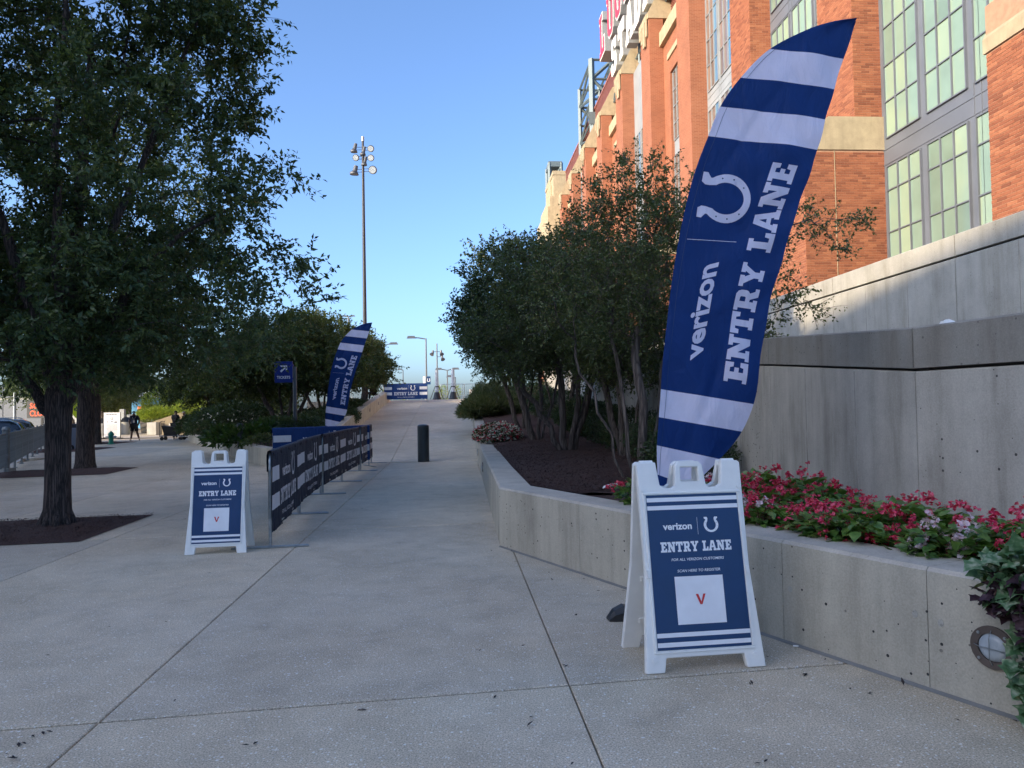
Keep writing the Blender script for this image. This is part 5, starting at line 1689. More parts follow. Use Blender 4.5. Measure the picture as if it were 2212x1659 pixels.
def grow(stems, targets, rng, step=0.3, power=2.4, r_tip=0.004, sag=0.1, r_base=None, wob=0.05):
    """stems: polylines of points; targets joined to the nearest wood. returns MB with tapered limbs"""
    nodes = []; parent = []
    for st in stems:
        prev = -1 if not nodes else -1
        for i, p in enumerate(st):
            nodes.append(np.array(p, dtype=float)); parent.append(prev); prev = len(nodes) - 1
    roots = [i for i, p in enumerate(parent) if p == -1]
    n_stem = len(nodes)
    A = np.empty((len(targets) * 14 + n_stem + 10, 3)); cnt = n_stem
    A[:n_stem] = nodes
    cost = np.zeros(len(A))
    for i in range(n_stem):
        cost[i] = 0 if parent[i] < 0 else cost[parent[i]] + np.linalg.norm(A[i] - A[parent[i]])
    order = np.argsort(np.min(np.linalg.norm(targets[:, None, :] - A[None, :n_stem, :], axis=2), axis=1))
    par = list(parent)
    leafn = []
    for t in order:
        T = targets[t]
        dd = np.linalg.norm(A[:cnt] - T, axis=1)
        j = int(np.argmin(dd + 0.22 * cost[:cnt]))
        # avoid steeply descending joins: prefer wood lower than the target
        dist = dd[j]
        m = max(1, int(dist / step))
        P0 = A[j].copy()
        bow = rng.normal(size=3) * wob * dist; bow[2] += sag * dist
        prev = j
        for k in range(1, m + 1):
            f = k / m
            p = P0 + (T - P0) * f + bow * math.sin(f * PI) + rng.normal(size=3) * 0.012
            if cnt >= len(A) - 2: break
            A[cnt] = p; cost[cnt] = cost[prev] + np.linalg.norm(p - A[prev]); par.append(prev); prev = cnt; cnt += 1
        leafn.append(prev)
    child = [[] for _ in range(cnt)]
    for i in range(cnt):
        if par[i] >= 0: child[par[i]].append(i)
    acc = np.zeros(cnt)
    for i in range(cnt - 1, -1, -1):
        if not child[i]: acc[i] = r_tip ** power
        else: acc[i] = sum(acc[c] for c in child[i]) * 1.02
    rad = acc ** (1 / power)
    if r_base:
        mx = max(rad[r] for r in roots); k = r_base / mx
        rad = np.where(rad > r_tip * 1.5, rad * (k ** np.clip((rad - r_tip) / (mx - r_tip), 0, 1)), rad)
    # chains
    m_big = MB(); m_small = MB()
    done = set()
    for i in range(cnt):
        start = par[i] < 0 or (len(child[par[i]]) > 1 and max(child[par[i]], key=lambda c: rad[c]) != i)
        if not start: continue
        chain = [] if par[i] < 0 else [(A[par[i]], min(rad[par[i]], rad[i] * 1.25))]
        j = i
        while True:
            chain.append((A[j], rad[j]))
            if not child[j]: break
            j = max(child[j], key=lambda c: rad[c])
        if len(chain) < 2: continue
        r0 = chain[0][1] if par[i] < 0 else chain[1][1]
        n = 14 if r0 > 0.10 else (8 if r0 > 0.04 else (5 if r0 > 0.015 else 3))
        (m_big if r0 > 0.045 else m_small).tube([c[0] for c in chain], [float(c[1]) for c in chain], n, cap=False)
    return m_big, m_small, A[:cnt], leafn

def tree(name, label, cat, group, loc, stems, lobes, n_cl, twigs, leaves, size, seed, mats, r_base, shell=0.45, spread=0.45,
         aspect=0.5, bare=0, rz=0.0, flare=None, droop=0.25, step=0.3, extra=None, berries=0, wob=0.05, flat=0.4, up=0.35):
    rng = np.random.default_rng(seed)
    root = empty(name, loc, rz, label, cat, group)
    T = sample_lobes(lobes, n_cl, rng, shell)
    if extra is not None: T = np.concatenate([T, np.array(extra)])
    zmin = min(l[2] - l[5] for l in lobes)
    T = T[T[:, 2] > zmin + 0.02]
    big, small, A, ends = grow(stems, T, rng, step=step, r_base=r_base, wob=wob)
    big.obj('trunk', mats[0], root, smooth=True, fix=False)
    sm = small.obj('branches', mats[0], root, smooth=True, fix=False); sm['kind'] = 'stuff'
    cen = lobes[min(4, len(lobes) - 1)][:3] if name == 'street_tree' and len(lobes) > 12 else lobes[0][:3]
    pos = []; dr = []
    nt = len(T)
    # twigs radiate from every cluster point, leaves alternate along them
    tw = MB()
    tdir = rng.normal(size=(nt, twigs, 3)); out = T - np.array([cen[0], cen[1], cen[2] - 0.5])
    out /= np.linalg.norm(out, axis=1, keepdims=True) + 1e-9
    tdir = tdir * 0.75 + out[:, None, :] * 0.7; tdir[:, :, 2] += up
    tdir /= np.linalg.norm(tdir, axis=2, keepdims=True)
    tl = spread * rng.uniform(0.5, 1.35, size=(nt, twigs, 1))
    t = np.linspace(0.12, 1.0, leaves)[None, None, :, None]
    start = T[:, None, None, :] + rng.normal(size=(nt, twigs, 1, 3)) * spread * 0.18
    P = start + tdir[:, :, None, :] * tl[:, :, None, :] * t
    P[..., 2] -= 0.16 * (tl[:, :, None, 0] * t[..., 0]) ** 1.0 * t[..., 0]
    P = P + rng.normal(size=P.shape) * 0.012
    side = rng.normal(size=P.shape)
    D = tdir[:, :, None, :] * 0.55 + side * 0.75
    P = P.reshape(-1, 3); D = D.reshape(-1, 3); D /= np.linalg.norm(D, axis=1, keepdims=True) + 1e-9
    cr = leaf_cloud('crown', P, D, size, rng, mats[1], root, aspect=aspect, droop=droop, flat=flat)
    # twig wood for the outer part only
    nk = min(nt * twigs, 1400)
    idx = rng.choice(nt * twigs, nk, replace=False)
    S0 = start.reshape(nt * twigs, 3)[idx]; Dd = tdir.reshape(-1, 3)[idx]; LL = tl.reshape(-1, 1)[idx]
    for a, b, l in zip(S0, Dd, LL):
        tw.tube([a, a + b * l * 0.55, a + b * l * 1.05 + np.array([0, 0, -0.10 * float(l[0])])], [0.0045, 0.003, 0.0015], 3, cap=False)
    o = tw.obj('twigs', mats[0], root, fix=False); o['kind'] = 'stuff'
    if berries:
        ib = rng.choice(len(P), berries)
        bp = P[ib] + rng.normal(size=(berries, 3)) * 0.03
        oct_ = np.array([[1, 0, 0], [0, 1, 0], [-1, 0, 0], [0, -1, 0], [0, 0, 1], [0, 0, -1]]) * 0.010
        V = (bp[:, None, :] + oct_[None]).reshape(-1, 3)
        f = np.array([[0, 1, 4], [1, 2, 4], [2, 3, 4], [3, 0, 4], [1, 0, 5], [2, 1, 5], [3, 2, 5], [0, 3, 5]])
        F = ((np.arange(berries) * 6)[:, None, None] + f[None]).reshape(-1)
        b = link('fruit', np_mesh('fruit', V, F, 3), MT['fruit'], root); b['kind'] = 'stuff'
    return root
MT['fruit'] = plain('ochre_fruit', (0.20, 0.15, 0.05), 0.4)

def trunk_line(h, seed, lean=(0, 0), n=7, r=0.06):
    rg_ = random.Random(seed)
    return [(lean[0] * k / n + rg_.uniform(-r, r) * (k > 0), lean[1] * k / n + rg_.uniform(-r, r) * (k > 0), h * k / n) for k in range(n + 1)]

# --- nearest street tree
rt = np.random.default_rng(3)
st1 = [trunk_line(1.75, 1, (0.05, 0), 5, 0.008)]
def limb(a, b, n=5, j=0.06, seed=0, bow=0.0):
    rg_ = random.Random(seed); a = Vector(a); b = Vector(b)
    return [tuple(a.lerp(b, k / n) + Vector((rg_.uniform(-j, j), rg_.uniform(-j, j), bow * math.sin(PI * k / n))) * (1 if 0 < k < n else 0)) for k in range(n + 1)]
lob1 = [(2.75, 0.0, 3.35, 0.8, 1.0, 0.7), (2.8, 0.0, 5.05, 0.7, 1.0, 0.45), (1.9, 0.1, 6.9, 1.0, 1.2, 0.5), (0.3, 0.0, 2.6, 1.8, 1.6, 0.7), (-2.6, -0.3, 2.9, 1.6, 1.6, 0.8), (-0.2, 0.2, 6.4, 2.6, 2.7, 4.3), (1.35, 0.0, 4.5, 1.6, 1.8, 1.7), (1.4, 0.2, 2.95, 1.5, 1.7, 0.9), (1.7, 0.3, 6.4, 0.95, 1.5, 0.9), (-2.2, 0, 4.6, 2.1, 2.0, 2.6), (-1.0, -0.6, 3.0, 2.2, 2.0, 1.15), (-1.9, 0.4, 8.0, 2.0, 2.0, 2.2), (0.4, 0.3, 8.2, 1.7, 2.0, 2.0), (2.3, 0.1, 4.2, 0.9, 1.0, 0.5), (2.6, 0.1, 2.9, 0.7, 0.9, 0.5), (0.8, 0.0, 9.6, 1.5, 1.6, 1.2)]
T1L = W(124, 1137, 10.15)
t1 = tree('street_tree', 'big street tree nearest the camera, dark furrowed trunk in the front mulch strip', 'tree', 'street trees along the pavement',
          (T1L.x, T1L.y, 0.03), [trunk_line(1.72, 1, (0.03, 0), 5, 0.006) + limb((0.05, 0, 2.0), (0.3, 0.3, 6.6), 6, 0.08, 2)], lob1, 960, 13, 14, 0.092, 11,
          (MT['bark'], MT['leaf_elm']), 0.155, shell=0.42, spread=0.43, aspect=0.48, wob=0.06)
# limbs forked low on the trunk, drawn by the extra stems above the fork
m = MB()
def limb_tube(a, b, c, r0, r1, n=10):
    pts = []; rr = []
    for k in range(9):
        t = k / 8
        p = Vector(a) * (1 - t) ** 2 + Vector(b) * 2 * t * (1 - t) + Vector(c) * t * t
        pts.append(p + Vector((0.02 * math.sin(k * 2.1), 0.02 * math.cos(k * 1.7), 0))); rr.append(lerp(r0, r1, t))
    m.tube(pts, rr, n, cap=False)
limb_tube((0.02, 0, 1.42), (-0.30, 0.0, 1.62), (-0.85, 0.1, 2.75), 0.085, 0.05)
limb_tube((0.03, 0, 1.60), (0.35, 0.05, 1.95), (0.85, 0.2, 3.2), 0.10, 0.055)
limb_tube((0.0, 0, 1.7), (-0.15, -0.1, 2.6), (-0.75, -0.3, 4.6), 0.10, 0.045)
limb_tube((0.03, 0.0, 1.9), (0.25, 0.3, 3.4), (1.1, 0.4, 5.4), 0.09, 0.04)
limb_tube((0.1, 0, 2.6), (0.15, -0.5, 4.2), (0.55, -0.7, 6.9), 0.07, 0.03)
limb_tube((-0.4, -0.2, 3.5), (-0.9, -0.4, 5.0), (-0.9, -0.6, 8.0), 0.05, 0.02)
limb_tube((1.0, 0.4, 5.2), (1.5, 0.2, 5.9), (2.0, 0.0, 7.2), 0.045, 0.015)
limb_tube((0.85, 0.2, 3.15), (1.3, 0.1, 3.9), (2.3, 0.1, 4.3), 0.045, 0.015)
for f in range(9):
    a = f * 2 * PI / 9 + 0.3
    m.tube([(0.10 * math.cos(a), 0.10 * math.sin(a), 0.32), (0.15 * math.cos(a), 0.15 * math.sin(a), 0.12), (0.24 * math.cos(a), 0.24 * math.sin(a), -0.04)], [0.035, 0.055, 0.03], 6, cap=False)
m.tube([(0, 0, -0.05), (0, 0, 0.10), (0.004, 0, 0.5), (0.01, 0.0, 1.2), (0.02, 0, 1.75), (0.04, 0, 2.1)], [0.20, 0.178, 0.162, 0.158, 0.175, 0.10], 22, cap=False)
m.obj('trunk', MT['bark'], t1, smooth=True, fix=False)

# --- second street tree and its fellows further along
lob2 = [(0, 0, 6.8, 3.6, 3.6, 4.0), (2.4, -0.5, 4.6, 2.3, 2.2, 1.9), (3.8, 0.3, 3.6, 1.9, 1.8, 1.25), (-2.4, 0, 4.6, 2.4, 2.2, 1.9), (0.5, -1.2, 3.7, 2.6, 2.2, 1.1), (-0.5, 1.8, 3.7, 2.6, 2.2, 1.2), (2.0, 1.5, 3.6, 2.2, 2.0, 1.2)]
T2L = W(184, 1011, 20.9)
t2 = tree('street_tree', 'second street tree from the camera, trunk in the middle mulch strip', 'tree', 'street trees along the pavement',
          (T2L.x, T2L.y, 0.03), [trunk_line(2.3, 4, (0.05, 0), 6, 0.02) + limb((0.1, 0, 2.8), (0.2, 0.2, 7.0), 6, 0.1, 5)], lob2, 520, 10, 11, 0.125, 21,
          (MT['bark'], MT['leaf_elm']), 0.235, shell=0.35, spread=0.62, aspect=0.55, wob=0.07)
m = MB()
m.tube([(0, 0, -0.05), (0, 0, 0.12), (0.0, 0, 0.6), (0.02, 0, 1.6), (0.05, 0, 2.5)], [0.30, 0.26, 0.235, 0.22, 0.19], 18, cap=False)
m.obj('trunk', MT['bark'], t2, smooth=True, fix=False)
lb = ['third street tree, its trunk just right of the second one', 'fourth street tree, beyond the green fire hydrant', 'fifth street tree far down the pavement, leaves half in sunlight']
p = W(207, 960, 36.5); dup(t2, (p.x, p.y, 0.02), 2.1, lb[0], scale=1.0)
dup(t2, (-30.5, 52.5, 0.0), 4.0, lb[1], scale=0.85)
dup(t2, (-37.0, 67.0, 0.0), 5.2, lb[2], scale=0.85)
dup(t2, (-19.5, 59.0, 0.0), 1.2, 'street tree standing left of the juniper slope, past the trash cans', scale=0.62)

# --- multi stemmed trees right of the ramp
def multi(stems_def):
    out = []
    for k, (bx, by, tx, ty, tz) in enumerate(stems_def):
        out.append(limb((bx, by, -0.08), (tx, ty, tz), 6, 0.05, 40 + k, 0.08))
    return out
a0 = W(1375, 1032, 9.7)
stA = multi([(-0.14, 0.0, -0.75, 0.2, 1.6), (0.0, 0.1, -0.25, 0.4, 1.9), (0.10, 0.0, 0.05, 0.1, 1.8), (0.18, 0.08, 0.55, 0.2, 2.0), (0.22, -0.05, 0.95, -0.1, 2.4)])
lobA = [(0.05, 0.1, 2.9, 1.25, 1.2, 0.95), (-0.5, 0.2, 2.3, 0.9, 1.0, 0.7), (0.55, 0.1, 2.5, 0.9, 0.9, 0.8), (0.1, 0.1, 3.6, 0.7, 0.8, 0.6), (1.2, 0.0, 2.0, 0.8, 0.8, 0.55)]
exA = []
for (u, v) in ((1408, 352), (1412, 372), (1400, 395), (1442, 372), (1440, 392), (1418, 415), (1300, 425), (1270, 405), (1345, 430), (1750, 475), (1790, 470), (1835, 475), (1870, 470), (1730, 455), (1720, 500), (1760, 520), (1800, 540), (1815, 548), (1700, 530), (1690, 600), (1720, 640), (1745, 660), (1762, 672), (1700, 640), (1680, 655), (1675, 690), (1690, 470), (1660, 490), (1650, 560), (1670, 580), (1790, 500), (1850, 490), (1325, 400), (1380, 400)):
    p = W(u, v, 9.7 + 0.4 * math.sin(u)) - Vector((a0.x, a0.y, bed_z(a0.x, a0.y)))
    exA.append(tuple(p))
g_r = 'multi stemmed fruiting trees beside the ramp'
tA = tree('ornamental_tree', 'multi stemmed tree with olive leaves and small fruit, right behind the tall flag', 'tree', g_r,
          (a0.x, a0.y, bed_z(a0.x, a0.y)), stA, lobA, 340, 8, 12, 0.046, 31, (MT['bark_smooth'], MT['leaf_crab']), 0.062,
          shell=0.3, spread=0.26, aspect=0.62, step=0.2, extra=exA, berries=1500, droop=0.1, wob=0.08)
b0 = W(1222, 975, 14.3)
stB = multi([(-0.05, 0, -0.85, 0.1, 1.3), (0.0, 0.08, -0.1, 0.2, 1.6), (0.10, 0.0, 0.35, 0.1, 1.7), (0.14, 0.05, 0.8, 0.3, 2.0)])
lobB = [(-0.1, 0, 2.9, 1.4, 1.3, 1.25), (0.7, 0, 2.4, 1.1, 1.1, 1.0), (-0.9, 0.1, 2.2, 1.0, 1.1, 0.9), (0.3, 0, 3.6, 0.9, 0.9, 0.75)]
tB = tree('ornamental_tree', 'multi stemmed tree with olive leaves, second from the tall flag', 'tree', g_r,
          (b0.x, b0.y, bed_z(b0.x, b0.y)), stB, lobB, 430, 8, 12, 0.060, 32, (MT['bark_smooth'], MT['leaf_crab']), 0.075,
          shell=0.3, spread=0.34, aspect=0.62, step=0.25, berries=700, droop=0.15, wob=0.08)
c0 = W(1155, 945, 18.2)
stC = multi([(-0.1, 0, -1.4, 0.2, 1.6), (0.0, 0.1, -0.6, 0.3, 1.9), (0.1, 0, 0.2, 0.1, 2.0), (0.16, 0.1, 0.9, 0.3, 2.2)])
lobC = [(-0.4, 0, 3.3, 1.5, 1.6, 1.5), (0.5, 0, 3.2, 1.3, 1.3, 1.4), (-0.95, -0.1, 2.9, 0.9, 1.1, 0.75), (-0.75, 0, 4.25, 0.85, 1.0, 0.7), (-0.3, 0, 2.3, 0.9, 1.0, 0.6)]
tC = tree('ornamental_tree', 'dense dark multi stemmed tree leaning out over the ramp', 'tree', g_r,
          (c0.x, c0.y, bed_z(c0.x, c0.y)), stC, lobC, 400, 9, 12, 0.085, 33, (MT['bark_smooth'], MT['leaf_deep']), 0.085,
          shell=0.45, spread=0.42, aspect=0.58, step=0.3, droop=0.35, wob=0.07)
dup(tC, (0.25, 22.6, bed_z(0.25, 22.6)), 0.5, 'dark multi stemmed tree behind the leaning one, over the grassy shrub', g_r, scale=0.92)
dup(tC, (1.6, 22.0, bed_z(1.6, 22.0)), 2.6, 'dark multi stemmed tree between the leaning tree and the tall wall', g_r, scale=0.95)
dup(tB, (1.95, 12.6, bed_z(1.95, 12.6)), 1.9, 'small multi stemmed tree close to the tall wall, partly behind the flag', g_r, scale=0.85)

# --- low shrubs
def shrub(name, label, cat, group, loc, lobes, n, size, seed, mat, aspect=0.5, droop=0.0, flat=0.5, kind=None, stems=24, vertical=0.0, part='foliage'):
    rng = np.random.default_rng(seed)
    root = empty(name, loc, 0, label, cat, group)
    P = sample_lobes(lobes, n, rng, 0.62)
    P = P[P[:, 2] > 0]
    c = np.array(lobes[0][:3]) * np.array([1, 1, 0.3])
    D = P - c; D /= np.linalg.norm(D, axis=1, keepdims=True) + 1e-9
    D = D + rng.normal(size=D.shape) * 0.55; D[:, 2] += vertical
    leaf_cloud(part, P, D, size, rng, mat, root, aspect=aspect, droop=droop, flat=flat)
    m = MB()
    for k in range(stems):
        q = P[int(rng.integers(len(P)))]
        b = np.array([q[0] * 0.25, q[1] * 0.25, 0]) + rng.normal(size=3) * np.array([0.04, 0.04, 0])
        m.tube([b, (b + q) / 2 + np.array([0, 0, 0.05]), q], [0.008, 0.006, 0.003], 4, cap=False)
    o = m.obj('stems', MT['bark_smooth'], root, fix=False); o['kind'] = 'stuff'
    return root
p = (-1.15, 28.0)
z = ramp_z(28) + 0.55
shrub('feathery_shrub', 'feathery grey green shrub spilling over the wall at the ramp', 'shrub', None, (-1.15, 27.6, z),
      [(0.1, 0, 0.35, 0.80, 1.4, 0.42), (0.0, 0.5, 0.62, 0.40, 1.0, 0.55), (0.7, 0.3, 0.4, 0.9, 1.2, 0.5), (-0.45, -0.2, 0.15, 0.36, 1.1, 0.30), (0.45, 0.0, 0.75, 0.3, 0.6, 0.5)], 17000, 0.24, 51, MT['leaf_grass'], aspect=0.13, vertical=0.6, flat=0)
# clipped dark hedge along the tall wall
rr = random.Random(8)
for i, (x, y, w_, h_) in enumerate(((2.25, 9.6, 0.62, 0.62), (2.3, 11.3, 0.62, 0.68), (2.2, 13.4, 0.66, 0.75), (2.15, 15.6, 0.7, 0.8), (2.05, 18.4, 0.75, 0.85), (2.0, 21.5, 0.85, 0.9), (1.5, 25.5, 1.0, 0.95), (0.6, 29.0, 1.2, 1.0), (0.3, 34, 1.5, 1.1))):
    shrub('evergreen_shrub', ['dark clipped shrub behind the stems of the tree by the tall flag', 'second dark clipped shrub along the tall wall, counted from the flag', 'third dark clipped shrub along the tall wall, counted from the flag', 'fourth dark clipped shrub along the tall wall, counted from the flag', 'fifth dark clipped shrub along the tall wall, counted from the flag', 'sixth dark clipped shrub along the tall wall, counted from the flag', 'wide dark shrub behind the mixed red and white flowers', 'wide dark shrub right behind the feathery grey green shrub', 'broad dark shrub furthest up the right hand bed'][i], 'shrub', 'dark evergreen shrubs along the tall wall',
          (x, y, bed_z(x, y) - 0.05), [(0, 0, h_ * 0.5, w_, w_ * 1.15, h_ * 0.55)], 5200 if i < 6 else 7000, 0.042 if i < 4 else 0.07, 60 + i, MT['leaf_deep'], aspect=0.6)
# mound of red and white bedding flowers
fm = empty('flower_mound', (-0.40, 19.6, bed_z(-0.4, 19.6) - 0.02), 0, 'low mound of mixed red, pink and white bedding flowers on the wall edge', 'flower bed')
rng = np.random.default_rng(77)
P = sample_lobes([(0, 0, 0.08, 0.62, 1.5, 0.34)], 9000, rng, 0.7); P = P[P[:, 2] > 0]
D = P / (np.linalg.norm(P, axis=1, keepdims=True) + 1e-9) + rng.normal(size=P.shape) * 0.5
leaf_cloud('foliage', P, D, 0.055, rng, MT['leaf_deep'], fm, aspect=0.7)
for nm_, k_, mt_ in (('white_blossoms', 950, 'petal_white'), ('red_blossoms', 520, 'petal_pink')):
    q = P[rng.choice(len(P), k_)] * np.array([1.05, 1.03, 1.08])
    q = np.repeat(q, 5, axis=0); D = rng.normal(size=q.shape); D[:, 2] = np.abs(D[:, 2])
    leaf_cloud(nm_, q, D, 0.042, rng, MT[mt_], fm, aspect=0.95)

# --- begonia plants in the near bed, each a plant of its own
def begonia(seed, petal):
    rng = np.random.default_rng(seed)
    root = empty('flowering_plant', (0, 0, 0))
    P = []; D = []
    for k in range(190):
        a = rng.uniform(0, 2 * PI); r = rng.uniform(0.02, 0.2) ; h = rng.uniform(0.04, 0.34) * (1 - r * 1.2)
        P.append((r * math.cos(a), r * math.sin(a), h)); D.append((math.cos(a) * rng.uniform(0.4, 1.2), math.sin(a) * rng.uniform(0.4, 1.2), rng.uniform(-0.5, 0.7)))
    P = np.array(P); D = np.array(D)
    # broader leaf: six-sided outline
    n = len(P); D /= np.linalg.norm(D, axis=1, keepdims=True)
    up = rng.normal(size=(n, 3)) * 0.35; up[:, 2] += 1
    S = np.cross(D, up); S /= np.linalg.norm(S, axis=1, keepdims=True); U_ = np.cross(S, D)
    s = rng.uniform(0.055, 0.105, size=(n, 1))
    V = np.empty((n, 8, 3))
    for j, (t, w_, c) in enumerate(((0, 0, 0), (0.18, 0.30, 0.05), (0.5, 0.36, 0.07), (0.82, 0.17, 0.02), (1.05, 0, -0.14), (0.82, -0.17, 0.02), (0.5, -0.36, 0.07), (0.18, -0.30, 0.05))):
        V[:, j] = P + D * s * t + S * s * w_ + U_ * s * c
    mid = P + D * s * 0.5 - U_ * s * 0.05
    V = np.concatenate([V, mid[:, None, :]], axis=1)
    f = np.array([[8, j, (j + 1) % 8] for j in range(8)])
    F = ((np.arange(n) * 9)[:, None, None] + f[None]).reshape(-1)
    me = np_mesh('foliage', V.reshape(-1, 3), F, 3); me.polygons.foreach_set('use_smooth', [True] * len(me.polygons))
    link('foliage', me, MT['leaf_begonia'], root)
    # hanging clusters of blossoms
    Q = []; E = []
    for k in range(int(rng.integers(8, 13))):
        a = rng.uniform(0, 2 * PI); r = rng.uniform(0.05, 0.22); h = rng.uniform(0.17, 0.37)
        c = np.array([r * math.cos(a), r * math.sin(a), h])
        for b in range(int(rng.integers(5, 12))):
            p = c + rng.normal(size=3) * 0.022
            for e in range(4):
                t = rng.normal(size=3); t /= np.linalg.norm(t)
                Q.append(p); E.append(t)
    leaf_cloud('blossoms', np.array(Q), np.array(E), 0.027, rng, petal, root, aspect=0.95, fold=0.3)
    m = MB()
    for k in range(7):
        a = rng.uniform(0, 2 * PI); r = rng.uniform(0.05, 0.16)
        m.tube([(0, 0, -0.05), (r * 0.5 * math.cos(a), r * 0.5 * math.sin(a), 0.12), (r * math.cos(a), r * math.sin(a), 0.27)], 0.004, 4, cap=False)
    m.obj('stems', MT['stem_red'], root, fix=False)
    return root
MT['stem_red'] = plain('reddish_stem', (0.12, 0.05, 0.03), 0.5)
protos = [begonia(200 + k, MT['petal_pink']) for k in range(4)] + [begonia(210, MT['petal_pale'])]
gb_ = 'flowering plants in the bed before the tall wall'
spots = []
rr = random.Random(12)
s = 1.05
while s < 7.0:
    P0 = near_pt(s) + dn_in * 0.42
    for row in range(7):
        q = P0 + Vector((0.27 * row + rr.uniform(-0.05, 0.05), 0.10 * row + rr.uniform(-0.07, 0.07), 0))
        lim = 2.72 if q.y > 5.3 else 2.72 + (5.3 - q.y) * 0.28
        if q.x > lim or q.y > 7.0: continue
        spots.append((q.x, q.y, row, int(round((s - 1.05) / 0.26))))
    s += 0.26
used = [False] * 5
ORD = ['first', 'second', 'third', 'fourth', 'fifth', 'sixth', 'seventh', 'eighth', 'ninth', 'tenth', 'eleventh', 'twelfth', 'thirteenth', 'fourteenth', 'fifteenth', 'sixteenth', 'seventeenth', 'eighteenth', 'nineteenth', 'twentieth', 'twenty first', 'twenty second', 'twenty third', 'twenty fourth']
ROW = ['front row on the wall edge', 'second row from the low wall', 'third row from the low wall', 'fourth row from the low wall', 'fifth row from the low wall', 'sixth row from the low wall', 'back row against the tall wall']
for i, (x, y, row, col) in enumerate(spots):
    k = 4 if (i % 19 == 4) else rr.randrange(4)
    lab = ('pale lilac' if k == 4 else 'pink') + ' flowering plant, ' + ORD[min(col, 23)] + ' from the flag, ' + ROW[row]
    sc_ = rr.uniform(0.85, 1.12) * (1.0 if row else 0.92)
    loc = (x, y, 0.53); rz_ = rr.uniform(0, 6)
    if not used[k]:
        o = protos[k]; used[k] = True
        o.location = loc; o.rotation_euler = (0, 0, rz_); o.scale = (sc_,) * 3
    else: o = dup(protos[k], loc, rz_, scale=(sc_, sc_, sc_ * rr.uniform(0.68, 1.08)))
    tag(o, lab, 'flowering plant', 'pale flowering plants in the bed' if k == 4 else gb_)
# a couple by the foot of the flag, behind the sandwich board
for (u, v, Y) in ((1395, 1040, 6.6), (1385, 1062, 6.3)):
    p = W(u, v, Y); o = dup(protos[0], (p.x, p.y, 0.50), 1.0 + u, 'pink flowering plant peeping out left of the tall flag, ' + ('nearer the trees' if Y > 6.5 else 'nearer the sandwich board'), gb_, scale=0.5)
# --- trailing leaves over the end of the wall
def trailing(name, label, loc, mat, n, seed, size, shape):
    rng = np.random.default_rng(seed)
    root = empty(name, loc, 0, label, 'trailing plant', 'trailing plants over the end of the wall')
    P = shape(rng, n); D = rng.normal(size=P.shape) * 0.7 + np.array([-0.75, -0.45, -0.15])
    n = len(P); D /= np.linalg.norm(D, axis=1, keepdims=True)
    up = rng.normal(size=(n, 3)) * 0.4 + np.array([-0.3, -0.2, 0.9])
    S_2 = np.cross(D, up); S_2 /= np.linalg.norm(S_2, axis=1, keepdims=True); U_ = np.cross(S_2, D)
    s = size * rng.uniform(0.6, 1.2, size=(n, 1))
    pts = ((0, 0, 0), (0.12, 0.34, 0.04), (0.38, 0.30, 0.05), (0.44, 0.50, 0.0), (0.66, 0.24, 0.03), (1.0, 0, -0.1), (0.66, -0.24, 0.03), (0.44, -0.50, 0.0), (0.38, -0.30, 0.05), (0.12, -0.34, 0.04))
    V = np.stack([P + D * s * t + S_2 * s * w_ + U_ * s * c for t, w_, c in pts] + [P + D * s * 0.4 - U_ * s * 0.05], axis=1)
    f = np.array([[10, j, (j + 1) % 10] for j in range(10)])
    F = ((np.arange(n) * 11)[:, None, None] + f[None]).reshape(-1)
    link('foliage', np_mesh('foliage', V.reshape(-1, 3), F, 3), mat, root)
    m = MB()
    for k in range(14):
        q = P[int(rng.integers(n))]
        m.tube([(0.15, 0.05, 0.25), (q * 0.5) + np.array([0, 0, 0.14]), q], 0.004, 4, cap=False)
    m.obj('vine_stems', MT['stem_red'], root, fix=False)
    return root
e0 = near_pt(5.35)
def shp(sx, sy, sz, cx, cz, rows):
    def f(rng, n):
        out = []
        while len(out) < n:
            s_ = rng.uniform(-sx, sx); z_ = rng.uniform(-sz, sz)
            if (s_ / sx) ** 2 + (z_ / sz) ** 2 > 1: continue
            d_ = rng.uniform(0.0, sy)
            q = -dn * (cx + s_) - dn_in * d_
            out.append((q.x, q.y, cz + z_))
        return np.array(out)
    return f
trailing('trailing_vine', 'green and cream variegated trailing plant on top of the wall end at the right edge', (e0.x, e0.y, ZP), MT['leaf_varie'], 650, 91, 0.10, shp(0.48, 0.16, 0.17, 0.30, 0.06, 0))
trailing('trailing_vine', 'dark purple leaved trailing plant over the wall end at the right edge', (e0.x, e0.y, ZP), MT['leaf_purple'], 260, 92, 0.085, shp(0.30, 0.17, 0.16, 0.14, -0.06, 0))
trailing('trailing_vine', 'long green vine hanging down beside the round wall light', (e0.x, e0.y, ZP), MT['leaf_varie'], 620, 93, 0.095, shp(0.26, 0.13, 0.40, 0.20, -0.30, 0))
trailing('trailing_vine', 'thin purple vine trailing to the ground below the round wall light', (e0.x, e0.y, ZP), MT['leaf_purple'], 90, 94, 0.07, shp(0.16, 0.09, 0.20, 0.26, -0.46, 0))

